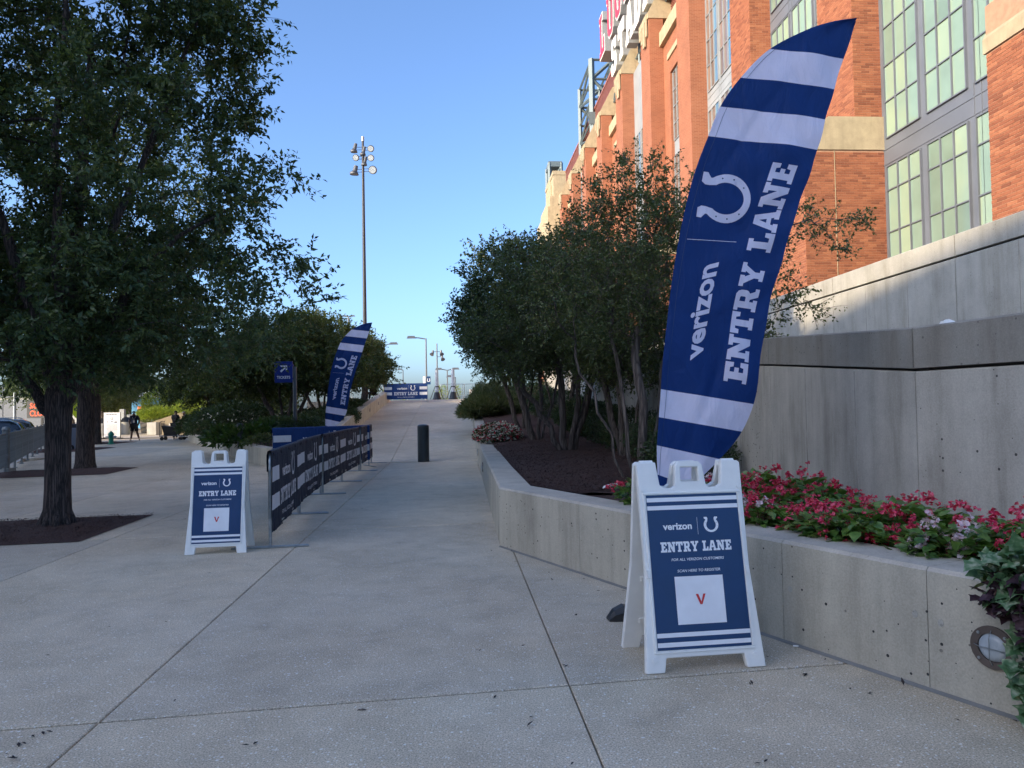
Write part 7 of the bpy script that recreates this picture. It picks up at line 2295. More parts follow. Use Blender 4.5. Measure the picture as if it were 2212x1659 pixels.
def person(label, loc, rz, H_, pose, shirt, legs_mat, shorts=False, hat=None, skin=None, badge=False, group=None):
    """local: facing -y, feet at z 0; pose dict of joints in units of height"""
    skin = skin or MT['skin']
    root = empty('person', loc, rz, label, 'person', group)
    J = dict(pel=(0, 0, .50), wai=(0, 0, .60), che=(0, 0, .72), nck=(0, 0, .835), chin=(0, -.01, .865), hd=(0, -.005, .93),
             shl=(-.105, 0, .80), ell=(-.135, .0, .63), wrl=(-.135, -.04, .49), hal=(-.13, -.05, .44),
             shr=(.105, 0, .80), elr=(.135, .0, .63), wrr=(.135, -.04, .49), har=(.13, -.05, .44),
             hil=(-.052, 0, .49), knl=(-.06, -.01, .27), anl=(-.065, .01, .05), tol=(-.075, -.09, .018),
             hir=(.052, 0, .49), knr=(.06, -.01, .27), anr=(.065, .01, .05), tor=(.075, -.09, .018))
    J.update(pose)
    P = {k: tuple(c * H_ for c in v) for k, v in J.items()}
    names = ['pel', 'wai', 'che', 'nck', 'chin', 'hd', 'shl', 'ell', 'wrl', 'hal', 'shr', 'elr', 'wrr', 'har', 'hil', 'knl', 'anl', 'hir', 'knr', 'anr']
    rad = dict(pel=(.075, .06), wai=(.07, .055), che=(.088, .062), nck=.03, chin=.036, hd=.052, shl=.037, ell=.026, wrl=.018, hal=.02, shr=.037, elr=.026, wrr=.018, har=.02, hil=.05, knl=.033, anl=.022, hir=.05, knr=.033, anr=.022)
    E = [('pel', 'wai'), ('wai', 'che'), ('che', 'nck'), ('nck', 'chin'), ('chin', 'hd'), ('che', 'shl'), ('shl', 'ell'), ('ell', 'wrl'), ('wrl', 'hal'), ('che', 'shr'), ('shr', 'elr'), ('elr', 'wrr'), ('wrr', 'har'), ('pel', 'hil'), ('hil', 'knl'), ('knl', 'anl'), ('pel', 'hir'), ('hir', 'knr'), ('knr', 'anr')]
    vs = [P[n] for n in names]; es = [(names.index(a), names.index(b)) for a, b in E]
    FAT = 1.28
    rad = {k: ((v[0] * FAT, v[1] * FAT) if isinstance(v, tuple) else (v * (1.04 if k == 'hd' else FAT))) for k, v in rad.items()}
    rr_ = [tuple(c * H_ for c in rad[n]) if isinstance(rad[n], tuple) else rad[n] * H_ for n in names]
    # five fingers and a thumb's worth of short chains on each hand
    for hn, wn_ in (('hal', 'wrl'), ('har', 'wrr')):
        h = Vector(P[hn]); w = Vector(P[wn_]); d = (h - w).normalized(); sd_ = d.cross(Vector((1, 0, 0))).normalized()
        for k, (o_, l_) in enumerate(((-1.5, .034), (-.5, .042), (.5, .045), (1.5, .040))):
            b = h + sd_ * o_ * .009 * H_ + d * .01 * H_; t = b + d * l_ * H_
            vs += [tuple(b), tuple(t)]; es += [(names.index(hn), len(vs) - 2), (len(vs) - 2, len(vs) - 1)]; rr_ += [.0062 * H_, .0048 * H_]
        t = h + sd_ * -.03 * H_ + d * .008 * H_
        vs.append(tuple(t)); es.append((names.index(hn), len(vs) - 1)); rr_.append(.006 * H_)
    body = skinned('body', vs, es, rr_, skin, root)
    def sub(name, ns, ed, scale, mat, extra=None):
        pts = []; rd = []
        for n in ns:
            if isinstance(n, tuple):
                a, b, t = n; pts.append(tuple(lerp(P[a][k], P[b][k], t) for k in range(3)))
                ra = rad[a] if not isinstance(rad[a], tuple) else min(rad[a]); rb = rad[b] if not isinstance(rad[b], tuple) else min(rad[b])
                rd.append(lerp(ra, rb, t) * H_ * scale * 1.12)
            else:
                pts.append(P[n]); r = rad[n]
                rd.append(tuple(c * H_ * scale for c in r) if isinstance(r, tuple) else r * H_ * scale)
        return skinned(name, pts, ed, rd, mat, root)
    sub('shirt', ['pel', 'wai', 'che', 'nck', 'shl', ('shl', 'ell', 0.75), 'shr', ('shr', 'elr', 0.75)], [(0, 1), (1, 2), (2, 3), (2, 4), (4, 5), (2, 6), (6, 7)], 1.16, shirt)
    if shorts: sub('shorts', ['pel', 'hil', ('hil', 'knl', 0.9), 'hir', ('hir', 'knr', 0.9)], [(0, 1), (1, 2), (0, 3), (3, 4)], 1.22, legs_mat)
    else: sub('trousers', ['pel', 'hil', 'knl', ('knl', 'anl', 0.97), 'hir', 'knr', ('knr', 'anr', 0.97)], [(0, 1), (1, 2), (2, 3), (0, 4), (4, 5), (5, 6)], 1.22, legs_mat)
    for s_ in ('l', 'r'):
        a, t = Vector(P['an' + s_]), Vector(P['to' + s_])
        bk = a + (a - t) * 0.25; bk.z = t.z
        skinned('shoe', [tuple(bk), tuple((a + t) / 2 * 1.0 - Vector((0, 0, (a.z - t.z) * 0.2))), tuple(t)], [(0, 1), (1, 2)], [.022 * H_, .026 * H_, .02 * H_], MT['black'], root, sub=1)
    hd = Vector(P['hd']); fw = Vector((P['chin'][0] - P['nck'][0], P['chin'][1] - P['nck'][1] - 0.02 * H_, 0)).normalized()
    def blob(name, c, r, mat, n=12, zr=(0, 1)):
        m = MB(); vs = []; fs = []
        rings = 7
        for i in range(rings + 1):
            t = lerp(zr[0], zr[1], i / rings) * PI - PI / 2
            for k in range(n):
                a = 2 * PI * k / n
                vs.append((c[0] + r[0] * math.cos(t) * math.cos(a), c[1] + r[1] * math.cos(t) * math.sin(a), c[2] + r[2] * math.sin(t)))
        for i in range(rings):
            for k in range(n):
                j = (k + 1) % n; fs.append((i * n + k, i * n + j, i * n + n + j, i * n + n + k))
        m.add(vs, fs); return m.obj(name, mat, root, smooth=True)
    hc = hd + Vector((0, 0, 0.004 * H_))
    bk = -fw * 0.008 * H_
    blob('hair', (hc.x + bk.x, hc.y + bk.y, hc.z + 0.012 * H_), (.053 * H_, .056 * H_, .050 * H_), hat or MT['hair'], zr=(0.42, 1.0))
    if hat:
        m = MB(); sdv = fw.cross(Vector((0, 0, 1)))
        c = hc + Vector((0, 0, 0.012 * H_))
        m.add([tuple(c + fw * .04 * H_ + sdv * .045 * H_), tuple(c + fw * .04 * H_ - sdv * .045 * H_), tuple(c + fw * .10 * H_ - sdv * .032 * H_ - Vector((0, 0, .008 * H_))), tuple(c + fw * .10 * H_ + sdv * .032 * H_ - Vector((0, 0, .008 * H_)))] , [(0, 1, 2, 3)])
        m.obj('cap_peak', hat, root)
    sdv = fw.cross(Vector((0, 0, 1)))
    m = MB()
    for s_ in (-1, 1):
        c = hc + fw * .047 * H_ + sdv * s_ * .018 * H_
        m.cbox(tuple(c), (.007 * H_, .007 * H_, .004 * H_))
    m.obj('eyes', MT['black'], root)
    m = MB(); c = hc + fw * .052 * H_ - Vector((0, 0, .014 * H_)); m.tube([c + Vector((0, 0, .014 * H_)), c + fw * .008 * H_ - Vector((0, 0, .004 * H_))], [.004 * H_, .008 * H_], 6)
    for s_ in (-1, 1):
        c = hc + sdv * s_ * .051 * H_ - Vector((0, 0, .008 * H_)); m.cbox(tuple(c), (.005 * H_, .009 * H_, .014 * H_), b=.002 * H_)
    m.obj('nose_and_ears', skin, root)
    m = MB(); c = hc + fw * .046 * H_ - Vector((0, 0, .034 * H_)); m.cbox(tuple(c), (.013 * H_, .006 * H_, .003 * H_)); m.obj('mouth', MT['tail_red'], root)
    if badge:
        m = MB(); m.tube([(-.05 * H_, -.05 * H_, .80 * H_), (0.0, -.085 * H_, .68 * H_), (.05 * H_, -.05 * H_, .80 * H_)], .004 * H_, 4); m.obj('lanyard', MT['print_white'], root)
        m = MB(); m.box(-.028 * H_, .028 * H_, -.098 * H_, -.09 * H_, .60 * H_, .68 * H_); m.obj('badge', MT['print_white'], root)
    return root
p = W(290, 951, 40.5)
person('man in navy shirt and dark shorts with a white lanyard badge, standing on the pavement', (p.x, p.y, 0), 0.35, 1.62,
       dict(hil=(-.05, 0, .49), knl=(-.07, -.02, .27), anl=(-.10, .0, .05), tol=(-.13, -.08, .018), hir=(.05, 0, .49), knr=(.09, -.02, .27), anr=(.15, .02, .05), tor=(.17, -.06, .018),
            ell=(-.15, .02, .64), wrl=(-.12, -.05, .50), elr=(.155, .02, .65), wrr=(.13, -.05, .53), har=(.10, -.075, .49), chin=(-.01, -.02, .865), hd=(-.012, -.015, .93)),
       MT['cloth_navy'], MT['cloth_black'], shorts=True, skin=MT['skin_dark'], badge=True)
p = W(379, 950, 41.0)
person('person in black clothes seen from behind, standing by the flat cart', (p.x, p.y, 0), PI - 0.3, 1.62,
       dict(ell=(-.14, -.02, .66), wrl=(-.09, -.12, .60), hal=(-.05, -.15, .60), elr=(.14, -.02, .66), wrr=(.09, -.12, .60), har=(.05, -.15, .60), chin=(0, -.03, .855), hd=(0, -.03, .915)),
       MT['cloth_black'], MT['cloth_black'])
p = W(404, 945, 42.5)
person('stooping man in dark jacket and pale cap behind the bar fence', (p.x, p.y, 0), -1.2, 1.62,
       dict(che=(0, -.03, .72), nck=(0, -.06, .82), chin=(0, -.10, .835), hd=(0, -.115, .89), shl=(-.1, -.04, .79), shr=(.1, -.04, .79), ell=(-.13, -.08, .64), wrl=(-.10, -.16, .56), hal=(-.09, -.19, .54), elr=(.13, -.08, .64), wrr=(.10, -.16, .56), har=(.09, -.19, .54)),
       MT['cloth_black'], MT['cloth_navy'], hat=MT['cloth_khaki'])
# seated person on the wall at the top of the ramp
p = W(806, 850, 45.2)
sz = p.z
person('seated person on the wall end at the top of the ramp, beside the far barricade', (p.x, p.y, sz - 0.78), -0.6, 1.6,
       dict(pel=(0, 0, .50), knl=(-.07, -.24, .50), anl=(-.07, -.26, .27), tol=(-.07, -.35, .24), knr=(.07, -.24, .50), anr=(.07, -.27, .27), tor=(.07, -.36, .24), ell=(-.14, -.07, .66), wrl=(-.08, -.19, .66), hal=(-.05, -.22, .70), elr=(.14, -.07, .66), wrr=(.08, -.18, .60), har=(.04, -.2, .60),
            hil=(-.05, -.03, .50), hir=(.05, -.03, .50), che=(0, -.03, .71), nck=(0, -.045, .82), chin=(0, -.07, .845), hd=(0, -.075, .905), shl=(-.1, -.03, .79), shr=(.1, -.03, .79)),
       MT['cloth_olive'], MT['cloth_black'], skin=MT['skin_dark'])
# flat cart with a black tub
p = W(370, 952, 40.2)
ct = empty('platform_cart', (p.x, p.y, 0), 0.05, 'flat platform cart with a bent tube handle', 'cart')
m = MB(); m.cbox((0.1, 0, 0.24), (0.62, 0.32, 0.03), b=0.008); m.obj('deck', MT['grey_metal'], ct)
m = MB(); m.tube([(-0.5, -0.28, 0.24), (-0.5, -0.28, 0.95), (-0.44, -0.22, 1.03), (-0.44, 0.22, 1.03), (-0.5, 0.28, 0.95), (-0.5, 0.28, 0.24)], 0.018, 8); m.obj('handle', MT['black_metal'], ct)
for x in (-0.4, 0.6):
    for y in (-0.24, 0.24):
        m = MB(); m.tube([(x, y - 0.03, 0.1), (x, y + 0.03, 0.1)], 0.1, 14); m.obj('caster', MT['tyre'], ct)
tb = empty('black_tub', (p.x, p.y, 0.27), 0.05, 'black plastic tub riding on the platform cart', 'tub')
m = MB(); m.hexa([(-0.30, -0.2, 0), (0.35, -0.2, 0), (0.35, 0.2, 0), (-0.30, 0.2, 0), (-0.42, -0.24, 0.50), (0.42, -0.24, 0.42), (0.42, 0.24, 0.42), (-0.42, 0.24, 0.50)]); m.obj('tub_shell', MT['black'], tb)
m = MB(); m.tube([(-0.42, -0.24, 0.5), (0.42, -0.24, 0.42), (0.42, 0.24, 0.42), (-0.42, 0.24, 0.5), (-0.42, -0.24, 0.5)], 0.015, 6); m.obj('tub_rim', MT['black'], tb)
p = W(384, 948, 39.6); b = barricade(2.1, 1.05, None, bars=16, label='galvanised bar barricade in front of the two people, at the end of the garden wall'); b.location = (p.x, p.y, 0); b.rotation_euler = (0, 0, 0.05)
for i, (u0, Y, L_, r_) in enumerate(((328, 53.0, 2.3, 0.1), (348, 53.5, 2.3, 0.25))):
    p = W(u0, 930, Y); b = barricade(L_, 1.05, None, bars=14, label=['galvanised bar barricade far behind the standing man, left one', 'galvanised bar barricade far behind the standing man, right one'][i]); b.location = (p.x, p.y, 0); b.rotation_euler = (0, 0, r_)

# ------------------------------------------------------------------ concrete slope, steps and things in the sun
def block(name, label, cat, pts, mat):
    m = MB(); m.hexa(pts); o = m.obj(name, mat); return tag(o, label, cat)
def sloped(name, label, uv0, uv1, Y0, Y1, th, mat, zb=-0.1):
    a, b = W(*uv0, Y0), W(*uv1, Y1)
    return block(name, label, 'wall', [(a.x, a.y, zb), (b.x, b.y, zb), (b.x, b.y + th, zb), (a.x, a.y + th, zb), tuple(a), tuple(b), (b.x, b.y + th, b.z), (a.x, a.y + th, a.z)], mat)
sloped('slope_wall', 'sloping concrete parapet in the sun, lower left flight', (318, 915), (395, 889), 50, 50.5, 0.4, MT['stone'])
sloped('slope_wall', 'sloping concrete parapet in front, running down towards the people', (350, 925), (470, 884), 47, 47.4, 0.4, MT['stone'])
sloped('slope_wall', 'sloping concrete parapet rising through the garden shrubs', (446, 899), (560, 868), 43.6, 44.5, 0.35, MT['wall_pale'])
# bank under the junipers
m = MB(); a, b, c, d = W(305, 925, 54), W(460, 878, 54), W(470, 866, 62), W(300, 905, 62)
m.add([(a.x, a.y, 0.0), (b.x, b.y, b.z), (c.x, c.y, c.z), (d.x, d.y, d.z), (b.x, b.y, 0)], [(0, 1, 2, 3), (0, 4, 1)])
tag(m.obj('grass_bank', MT['earth'], fix=False), kind='structure')
for i, (u0, u1, v0, v1, Y) in enumerate(((325, 345, 933, 912, 50.0), (372, 400, 936, 913, 49.0))):
    a, b = W(u0, v0, Y), W(u1, v1, Y)
    m = MB(); m.cbox(((a.x + b.x) / 2, Y, b.z / 2), ((b.x - a.x) / 2, 0.5, b.z / 2), b=0.02)
    tag(m.obj('concrete_block', MT['wall_pale']), ['pale concrete block seat, left of the two', 'pale concrete block seat in full sun, right of the two'][i], 'block')
# grey retaining wall and iron railing with the tent
a, b = W(308, 906, 62), W(358, 922, 62)
m = MB(); m.box(a.x, b.x + 1, 62, 62.4, 0, a.z); tag(m.obj('retaining_wall', MT['wall']), 'grey retaining wall under the black iron railing', 'wall')
rl = empty('iron_railing', (a.x, 62.1, a.z), 0, 'black iron railing on the grey retaining wall', 'railing')
for k in range(22):
    m = MB(); m.box(k * 0.09 - 0.008, k * 0.09 + 0.008, -0.01, 0.01, 0, 1.2); m.obj('baluster', MT['black_metal'], rl)
m = MB(); m.box(-0.05, 2.0, -0.02, 0.02, 1.15, 1.2); m.box(-0.05, 2.0, -0.02, 0.02, 0.08, 0.12); m.obj('rail', MT['black_metal'], rl)
MT['tent_blue'] = plain('light_blue_canvas', (0.10, 0.32, 0.55), 0.7); MT['orange'] = plain('orange_canvas', (0.75, 0.22, 0.06), 0.7)
p = W(325, 905, 72)
tn = empty('event_tent', (p.x, p.y, 0), 0, 'blue and white event tent behind the black railing', 'tent')
m = MB(); m.box(-1.3, 1.6, -1, 1, 0.0, 2.9); m.obj('tent_wall', MT['tent_blue'], tn)
m = MB(); m.add([(-1.5, -1.2, 2.9), (1.8, -1.2, 2.9), (1.8, 1.2, 2.9), (-1.5, 1.2, 2.9), (0.1, 0, 3.7)], [(0, 1, 4), (1, 2, 4), (2, 3, 4), (3, 0, 4), (3, 2, 1, 0)]); m.obj('tent_roof', MT['sign_white'], tn)
m = MB(); m.box(-0.7, 1.7, -1.1, -1.02, 1.2, 2.1); m.obj('orange_banner', MT['orange'], tn)
# grey service pylons / gate posts in the sun
g_p = 'grey service posts beyond the info board'
for i, (u, v0, v1, Y, w_) in enumerate(((281, 935, 895, 56, 0.5), (263, 932, 884, 58, 0.35))):
    a, b = W(u, v0, Y), W(u, v1, Y)
    m = MB(); m.box(a.x - w_ / 2, a.x + w_ / 2, Y, Y + 0.3, 0, b.z); tag(m.obj('service_cabinet', MT['frame_light']), ['light grey service cabinet behind the standing man', 'narrow light grey service cabinet behind the litter bin'][i], 'cabinet')
# far left: long pale building, dark screen fence, tree line
a, b = W(-200, 851, 150), W(110, 866, 150)
fb = empty('warehouse', (0, 0, 0), 0, 'long low pale building far off at the left edge', 'building')
m = MB(); m.hexa([(a.x - 30, 150, -0.3), (b.x + 6, 150, -0.3), (b.x + 6, 165, -0.3), (a.x - 30, 165, -0.3), (a.x - 30, 150, 5.9), (b.x + 6, 150, 4.6), (b.x + 6, 165, 4.6), (a.x - 30, 165, 5.9)]); m.obj('wall', MT['wall_pale'], fb)
m = MB(); m.hexa([(a.x - 30, 149.8, 5.9), (b.x + 6.2, 149.8, 4.6), (b.x + 6.2, 165, 4.6), (a.x - 30, 165, 5.9), (a.x - 30, 149.8, 6.2), (b.x + 6.2, 149.8, 4.9), (b.x + 6.2, 165, 4.9), (a.x - 30, 165, 6.2)]); m.obj('roof_edge', MT['grey_metal'], fb)
a, b = W(-200, 866, 95), W(150, 866, 95)
m = MB(); m.box(a.x, b.x, 95, 95.1, -0.3, 3.4); tag(m.obj('screen_fence', MT['grey_metal']), 'dark screened fence in front of the long low building', 'fence')
rng = np.random.default_rng(300)
def far_trees(name, u0, u1, Y, zt, n, seed, mat, label=None):
    rg_ = np.random.default_rng(seed)
    x0, x1 = W(u0, 870, Y).x, W(u1, 870, Y).x
    k = int((x1 - x0) / 5) + 2
    lob = [(lerp(x0, x1, (i + 0.5) / k) + rg_.uniform(-1, 1), Y + rg_.uniform(-3, 3), zt * 0.55, 4.2, 3.5, zt * 0.55 * rg_.uniform(0.75, 1.1)) for i in range(k)]
    P = sample_lobes(lob, n, rg_, 0.75); D = rg_.normal(size=P.shape)
    o = leaf_cloud(name, P, D, 0.9, rg_, mat, None, aspect=0.8); tag(o, kind='stuff'); return o
far_trees('far_wood', -150, 330, 230, 15, 12000, 301, MT['leaf_elm2'])
far_trees('far_wood', 240, 640, 190, 9, 9000, 302, MT['leaf_elm2'])
labs = ['green tree behind the crossing sign', 'green tree left of the tent, half sunlit', 'green tree behind the tent and railing']
for i, (u, Y, s_) in enumerate(((172, 62, 0.45), (238, 78, 0.55), (300, 95, 0.6))):
    p = W(u, 900, Y); o = dup(tG, (p.x, p.y, 0), i * 1.7, labs[i], 'green trees beyond the far pavement', scale=1.25)
# orange message board
MT['orange_led'] = plain('orange_lamp_letters', (0.8, 0.10, 0.03), 0.5)
p = W(90, 880, 60)
mbd = empty('message_board', (p.x, p.y, 0), 0, 'road message board with orange letters beyond the cars', 'sign')
m = MB(); m.box(-1.2, 1.2, 0, 0.15, 1.2, 2.6); bd = m.obj('board', MT['black'], mbd)
m = MB(); m.box(-0.08, 0.08, 0.02, 0.14, 0, 1.2); m.obj('mast', MT['black_metal'], mbd)
P = Print(); P.font('SOUTH', 0, 1.98, 1.9, h=0.45, bold=0.03); P.font('CLOSED', 0, 1.38, 1.9, h=0.45, bold=0.03)
P.build('lettering', MT['orange_led'], lambda x, y, d: (x, -0.01 - d, y), bd, eps=0.01)
# poles
def pole(label, u, vt, Y, r=0.07, zb=0.0, heads=None, mat=None, group='slim street lamp poles in the distance', name='lamp_pole', vb=None):
    t = W(u, vt, Y)
    root = empty(name, (t.x, t.y, zb), 0, label, 'lamp post', group)
    h = t.z - zb
    m = MB(); m.tube([(0, 0, 0), (0, 0, h)], [r, r * 0.7], 8); m.obj('pole', mat or MT['grey_metal'], root)
    for kind in (heads or []):
        m = MB()
        if kind[0] == 'arm':
            L = kind[1]; m.tube([(0, 0, h - 0.05), (L * 0.5, 0, h + 0.05), (L, 0, h + 0.08)], r * 0.6, 6); m.obj('arm', MT['grey_metal'], root)
            m = MB(); m.hexa([(L - 0.1 * np.sign(L) - 0.35, -0.15, h + 0.02), (L + 0.35, -0.15, h + 0.02), (L + 0.35, 0.15, h + 0.02), (L - 0.35, 0.15, h + 0.02), (L - 0.25, -0.1, h + 0.2), (L + 0.25, -0.1, h + 0.2), (L + 0.25, 0.1, h + 0.2), (L - 0.25, 0.1, h + 0.2)]); m.obj('lamp_head', MT['grey_metal'], root)
        elif kind[0] == 'flood':
            x, z = kind[1], kind[2]
            m.tube([(0, 0, h + z + 0.1), (x, 0, h + z + 0.1)], 0.03, 5); m.obj('bracket', MT['grey_metal'], root)
            m = MB(); m.tube([(x, 0, h + z + 0.25), (x, 0, h + z), (x + kind[3] * 0.1, -0.15, h + z - 0.2)], [0.08, 0.12, 0.22], 10); m.obj('floodlight', MT['grey_metal'], root)
    return root
pole('slim lamp post with one arm, left of the far barricade, over the round headed tree', 827.5, 745, 62, 0.06, 1.9, [('arm', -0.9), ('arm', 0.9)])
pole('slim lamp post with a left pointing arm behind the right end of the far barricade', 920, 731, 55, 0.07, 1.9, [('arm', -1.1)])
pole('tiny distant lamp post over the middle of the far barricade', 870.5, 799, 110, 0.09, 1.9, [('arm', -0.5)])
pole('slim mast with small floodlights right of the far barricade', 943.5, 742, 72, 0.08, 1.9, [('flood', -0.4, -0.9, -1), ('flood', 0.5, -1.4, 1), ('flood', 0.4, -0.9, 1)])
pole('lamp post with two arms next to the right hand wrapped pole', 966, 799, 70, 0.07, 1.9, [('arm', -0.8), ('arm', 0.8)])
pole('lamp post at the right end of the plaza rail', 984, 815, 66, 0.05, 1.9, [('arm', -0.5)])
pole('distant floodlight mast rising above the garden trees left of the tall mast', 752.5, 684, 105, 0.14, 0, [('flood', -0.9, -1.6, -1), ('flood', 0.9, -1.6, 1), ('flood', -0.7, -3.0, -1), ('flood', 0.7, -3.0, 1), ('arm', -0.6), ('arm', 0.6)])
pole('slim pole in the sun right of the golden shrub', 417, 830, 60, 0.05, 0)
pole('slim pole seen through the leaves over the golden shrub', 360, 850, 62, 0.05, 0)
pole('pale pole at the left edge beyond the cars', 32, 845, 60, 0.13, -0.1, mat=MT['galv'])
pole('dark thin pole at the left edge', 6, 835, 62, 0.05, -0.1)
pole('dark thin pole between the pale pole and the first trunk', 92, 840, 64, 0.05, -0.1)
# banner on the lamp post
p = W(920.5, 822, 54.9)
bn = empty('pole_banner', (p.x, p.y - 0.1, p.z), 0, 'small navy banner with white horseshoe hanging on the lamp post', 'banner')
m = MB(); m.box(0.04, 0.34, -0.01, 0.01, -0.30, 0.30); bd = m.obj('banner', MT['print_navy'], bn)
m = MB(); m.box(-0.22, -0.05, -0.01, 0.01, -0.30, 0.30); m.obj('banner', MT['print_white'], bn)
P = Print(); P.shoe(0.19, 0.02, 0.24); P.build('horseshoe_emblem', MT['print_white'], lambda x, y, d: (x, -0.012 - d, y), bd, eps=0.004)
# tall floodlight mast
tpm = W(783.5, 296, 60.0)
fm_ = empty('floodlight_mast', (tpm.x, tpm.y, 0.5), 0, 'very tall dark floodlight mast with three tiers of round lamps', 'light mast')
hh = tpm.z - 0.5
m = MB(); m.tube([(0, 0, 0), (0, 0, hh * 0.5), (0, 0, hh)], [0.19, 0.14, 0.09], 14); m.obj('mast', MT['mast'] if 'mast' in MT else plain('dark_mast_steel', (0.035, 0.036, 0.042), 0.5, 0.2), fm_, auto=40)
m = MB(); m.tube([(0, 0, hh - 0.35), (0, 0, hh + 0.02)], 0.12, 10); m.obj('mast_cap', MT['galv'], fm_)
for (dx, v, r_, ang, front) in ((-0.62, 321, 0.26, 1, 0), (0.68, 322, 0.27, 0, 1), (-0.55, 341, 0.27, 0, 1), (0.68, 342, 0.27, 0, 1), (-0.62, 369, 0.33, 1, 0), (0.82, 368, 0.34, 0, 1), (0.1, 328, 0.22, 1, 0), (0.2, 350, 0.22, 1, 0)):
    z = W(783, v, 60).z - 0.5
    fl = empty('floodlight', (0, 0, 0)); fl.parent = fm_
    m = MB(); s_ = 1 if dx > 0 else -1
    m.tube([(0.1 * s_, 0, z + 0.12), (dx * 0.75, 0, z + 0.12)], 0.025, 5); m.tube([(0.1 * s_, 0, z - 0.1), (dx * 0.75, 0, z - 0.1)], 0.025, 5); m.obj('bracket', MT['grey_metal'], fl)
    m = MB()
    if front:
        m.tube([(dx, 0.35, z + 0.12), (dx, 0.2, z + 0.08), (dx, -0.12, z - 0.02), (dx, -0.2, z - 0.05)], [r_ * 0.4, r_ * 0.55, r_ * 1.02, r_], 16); m.obj('reflector', MT['grey_metal'], fl)
        m = MB(); m.tube([(dx, -0.2, z - 0.05), (dx, -0.235, z - 0.06)], [r_ * 0.86, r_ * 0.8], 16); m.obj('lens', MT['lens'], fl)
    else:
        m.tube([(dx + 0.05, 0, z + 0.42), (dx, 0, z + 0.2), (dx - 0.05, 0.0, z - 0.02), (dx - 0.1, -0.04, z - 0.24), (dx - 0.1, -0.04, z - 0.3)], [r_ * 0.5, r_ * 0.55, r_ * 0.6, r_ * 1.15, r_ * 1.1], 16); m.obj('reflector', MT['grey_metal'], fl)
# wrapped banner poles with weighted bases
MT['wrap'] = plain('grey_white_wrap', (0.50, 0.52, 0.54), 0.6, var=0.15, scale=3)
for i, (u, vt, vb, Y) in enumerate(((944, 800, 861, 47.5), (979, 797, 861, 47.5))):
    t, b = W(u - 0.5, vt, Y), W(u, vb, Y)
    root = empty('wrapped_pole', (b.x, b.y, TOPZ), 0, ['pale wrapped pole on a black cone base, nearer the far barricade', 'pale wrapped pole on a black cone base, nearer the trees'][i], 'post', 'pale wrapped poles on black cone bases')
    h = t.z - TOPZ
    m = MB(); m.tube([(0, 0, 0.3), (0, 0, h * 0.5), (0, 0, h)], [0.13, 0.115, 0.10], 12); m.obj('wrap', MT['wrap'], root, smooth=False)
    m = MB(); m.lathe([(0.30, 0), (0.30, 0.04), (0.24, 0.12), (0.17, 0.45), (0.13, 0.5)], n=16); m.obj('base', MT['black'], root, auto=40)
    m = MB()
    for sx in (-1, 1): m.tube([(sx * 0.12, 0, 0.85), (sx * 0.42, 0, 0.05)], 0.02, 5)
    m.obj('strap', MT['black'], root)
    m = MB(); m.lathe([(0.135, 0.82), (0.135, 0.88)], n=12); m.obj('strap_ring', MT['black'], root)
# barricades along the plaza edge
g_b = 'plain steel barricades along the plaza behind the ramp'
for i, (u0, Y) in enumerate(((952, 50), (1000, 50.2), (848, 52), (760, 51), (808, 51.5), (1048, 50.3))):
    p = W(u0, 862, Y)
    b = barricade(1.62 if i < 2 else 2.3, 1.07, None, bars=12, label=['plain steel barricade behind the wrapped poles', 'plain steel barricade right of the wrapped poles', 'plain steel barricade showing above the far banner barricade', 'plain steel barricade behind the round headed tree', 'plain steel barricade just behind the seated person', 'plain steel barricade hidden by the feathery shrub'][i], group=g_b)
    b.location = (p.x, p.y, TOPZ); b.rotation_euler = (0, 0, 0.02 * i)
# planter weeds along the plaza
for i, (u, Y) in enumerate(((960, 54), (948, 54), (988, 54), (836, 53), (868, 56))):
    p = W(u, 862, Y)
    shrub('young_shrub', ['thin young shrub behind the plaza barricade, left of the right hand pole', 'thin young shrub behind the plaza barricade, by the left hand pole', 'thin young shrub at the right end of the plaza rail', 'thin young shrub left of the far banner barricade', 'thin young shrub above the far banner barricade'][i], 'shrub', 'thin young shrubs along the plaza',
          (p.x, p.y, TOPZ), [(0, 0, 0.55, 0.28, 0.25, 0.55)], 260, 0.12, 400 + i, MT['leaf_lime'], aspect=0.4, stems=8)
# small post light in the garden
p = on_g(519, 948, 24.0)
pl = empty('post_light', p, 0, 'short dark post light among the broad leaved plants', 'light')
m = MB(); m.lathe([(0.09, -0.1), (0.09, 0.62), (0.10, 0.64), (0.10, 0.68), (0, 0.70)], n=14); m.obj('post', MT['grey_metal'], pl, auto=40)
m = MB(); m.lathe([(0.092, 0.50), (0.092, 0.58)], n=14); m.obj('lens', MT['lens'], pl)
# white pipe lying in the mulch and paper cup on the wall
p = W(1305, 1046, 8.7)
wp = empty('white_pipe', (p.x, p.y, bed_z(p.x, p.y) + 0.02), 0, 'short white plastic pipe elbow lying in the mulch', 'pipe')
m = MB(); m.tube([(-0.02, -0.02, -0.03), (0, 0, 0.0), (0.03, 0.01, 0.015), (0.20, 0.05, 0.03)], 0.015, 10); m.obj('pipe', MT['white_plastic'], wp, smooth=True)
p = W(2022, 690, 5.25)
cp = empty('crumpled_cap', (3.10, 5.25, 2.071), 0.4, 'crumpled white paper hat lying on top of the tall wall', 'litter')
m = MB(); m.lathe([(0.075, 0), (0.085, 0.01), (0.06, 0.035), (0.03, 0.045), (0, 0.04)], n=9)
m.v = [(x * 0.9 + 0.02 * math.sin(z * 90), y * 0.6, z * 0.62 * (1 + 0.4 * math.sin(x * 60))) for x, y, z in m.v]; m.obj('paper_crown', MT['sign_white'], cp)
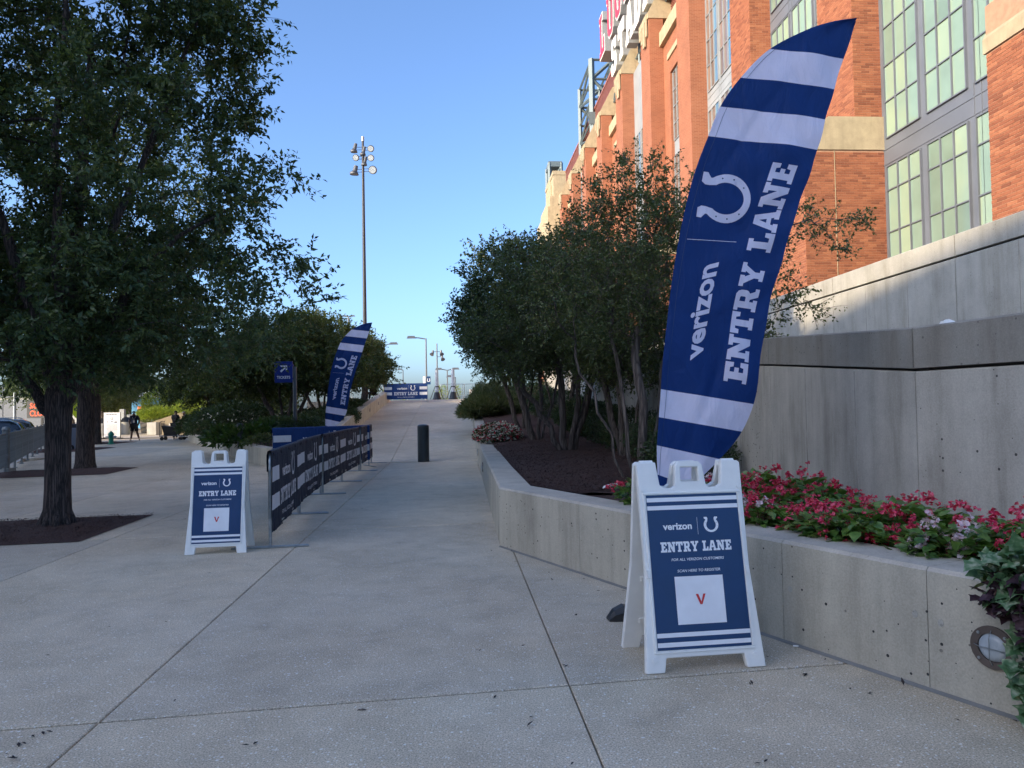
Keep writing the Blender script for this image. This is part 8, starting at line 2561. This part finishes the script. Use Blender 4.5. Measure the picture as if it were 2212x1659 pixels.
# cigarette end by the wall
p = G(1719, 1397, 0.006)
m = MB(); m.tube([(p.x - 0.015, p.y + 0.004, 0.01), (p.x + 0.015, p.y - 0.004, 0.01)], 0.005, 8); tag(m.obj('cigarette_end', MT['sign_white']), 'cigarette end on the paving at the foot of the wall', 'litter')
# cameras on the building
def cctv(label, p, dome=False):
    root = empty('security_camera', p, 0, label, 'security camera', 'white security cameras on the brickwork')
    m = MB(); m.box(0.28, 0.34, -0.05, 0.05, -0.22, -0.02); m.tube([(0.3, 0, -0.12), (0.1, 0, -0.15), (0.06, 0, -0.04)], 0.03, 8); m.obj('bracket', MT['white_plastic'], root)
    m = MB()
    if dome: m.lathe([(0.0, 0.14), (0.10, 0.1), (0.13, 0), (0.13, -0.06)], n=14); m.obj('housing', MT['white_plastic'], root, auto=40); m = MB(); m.lathe([(0.12, -0.06), (0.10, -0.14), (0.05, -0.19), (0, -0.2)], n=14); m.obj('dome', MT['black'], root, smooth=True)
    else: m.tube([(-0.02, 0, -0.12), (0.0, 0, 0.28)], 0.13, 14); m.obj('housing', MT['white_plastic'], root, auto=40)
# on the outward side of pier B (upper) and of its base (lower)
cctv('white cylinder security camera high on the brick pier above the cream band', W(1829, 216, 31.9) - Vector((0.12, 0, 0)))
cctv('white dome security camera low on the brick base by the flag', W(1716, 592, 32.6) - Vector((0.15, 0, 0)), True)

# unseen stand-in for the building behind the camera, shaped to shade the pavement
dL = Vector((math.cos(SUN_AZ), math.sin(SUN_AZ), 0)); nL = Vector((-math.sin(SUN_AZ), math.cos(SUN_AZ), 0))
def LT(n_, t_): return nL * n_ + dL * t_
OB = empty('unseen_block', (0, 0, 0), 0, 'unseen brick block behind the camera, shaped to throw shade over the pavement', 'building')
ZT = OCC_Z
A = LT(OCC_N1, OCC_T1); B = LT(-75, OCC_T0); D_ = -dL * 25
m = MB(); m.hexa([(A.x, A.y, -0.3), (A.x + D_.x, A.y + D_.y, -0.3), (B.x + D_.x, B.y + D_.y, -0.3), (B.x, B.y, -0.3), (A.x, A.y, ZT), (A.x + D_.x, A.y + D_.y, ZT), (B.x + D_.x, B.y + D_.y, ZT), (B.x, B.y, ZT)])
m.obj('wall', MT['brick_far'], OB)
nf = int((B - A).length / 4)
me = None
for k in range(nf):
    for fl in range(4):
        q = A.lerp(B, (k + 0.5) / nf)
        if me is None:
            m = MB(); m.box(-0.9, 0.9, -0.06, 0.02, 0, 2.0); o = m.obj('window', MT['glass_blue'], OB); me = o.data
        else: o = link('window', me, None, OB)
        o.location = (q.x, q.y, 2.5 + fl * 4.1); o.rotation_euler = (0, 0, math.atan2((B - A).y, (B - A).x))
# weed out prototypes that were never placed
for k, o in enumerate(protos):
    if not used[k]:
        for c in list(o.children): bpy.data.objects.remove(c)
        bpy.data.objects.remove(o)
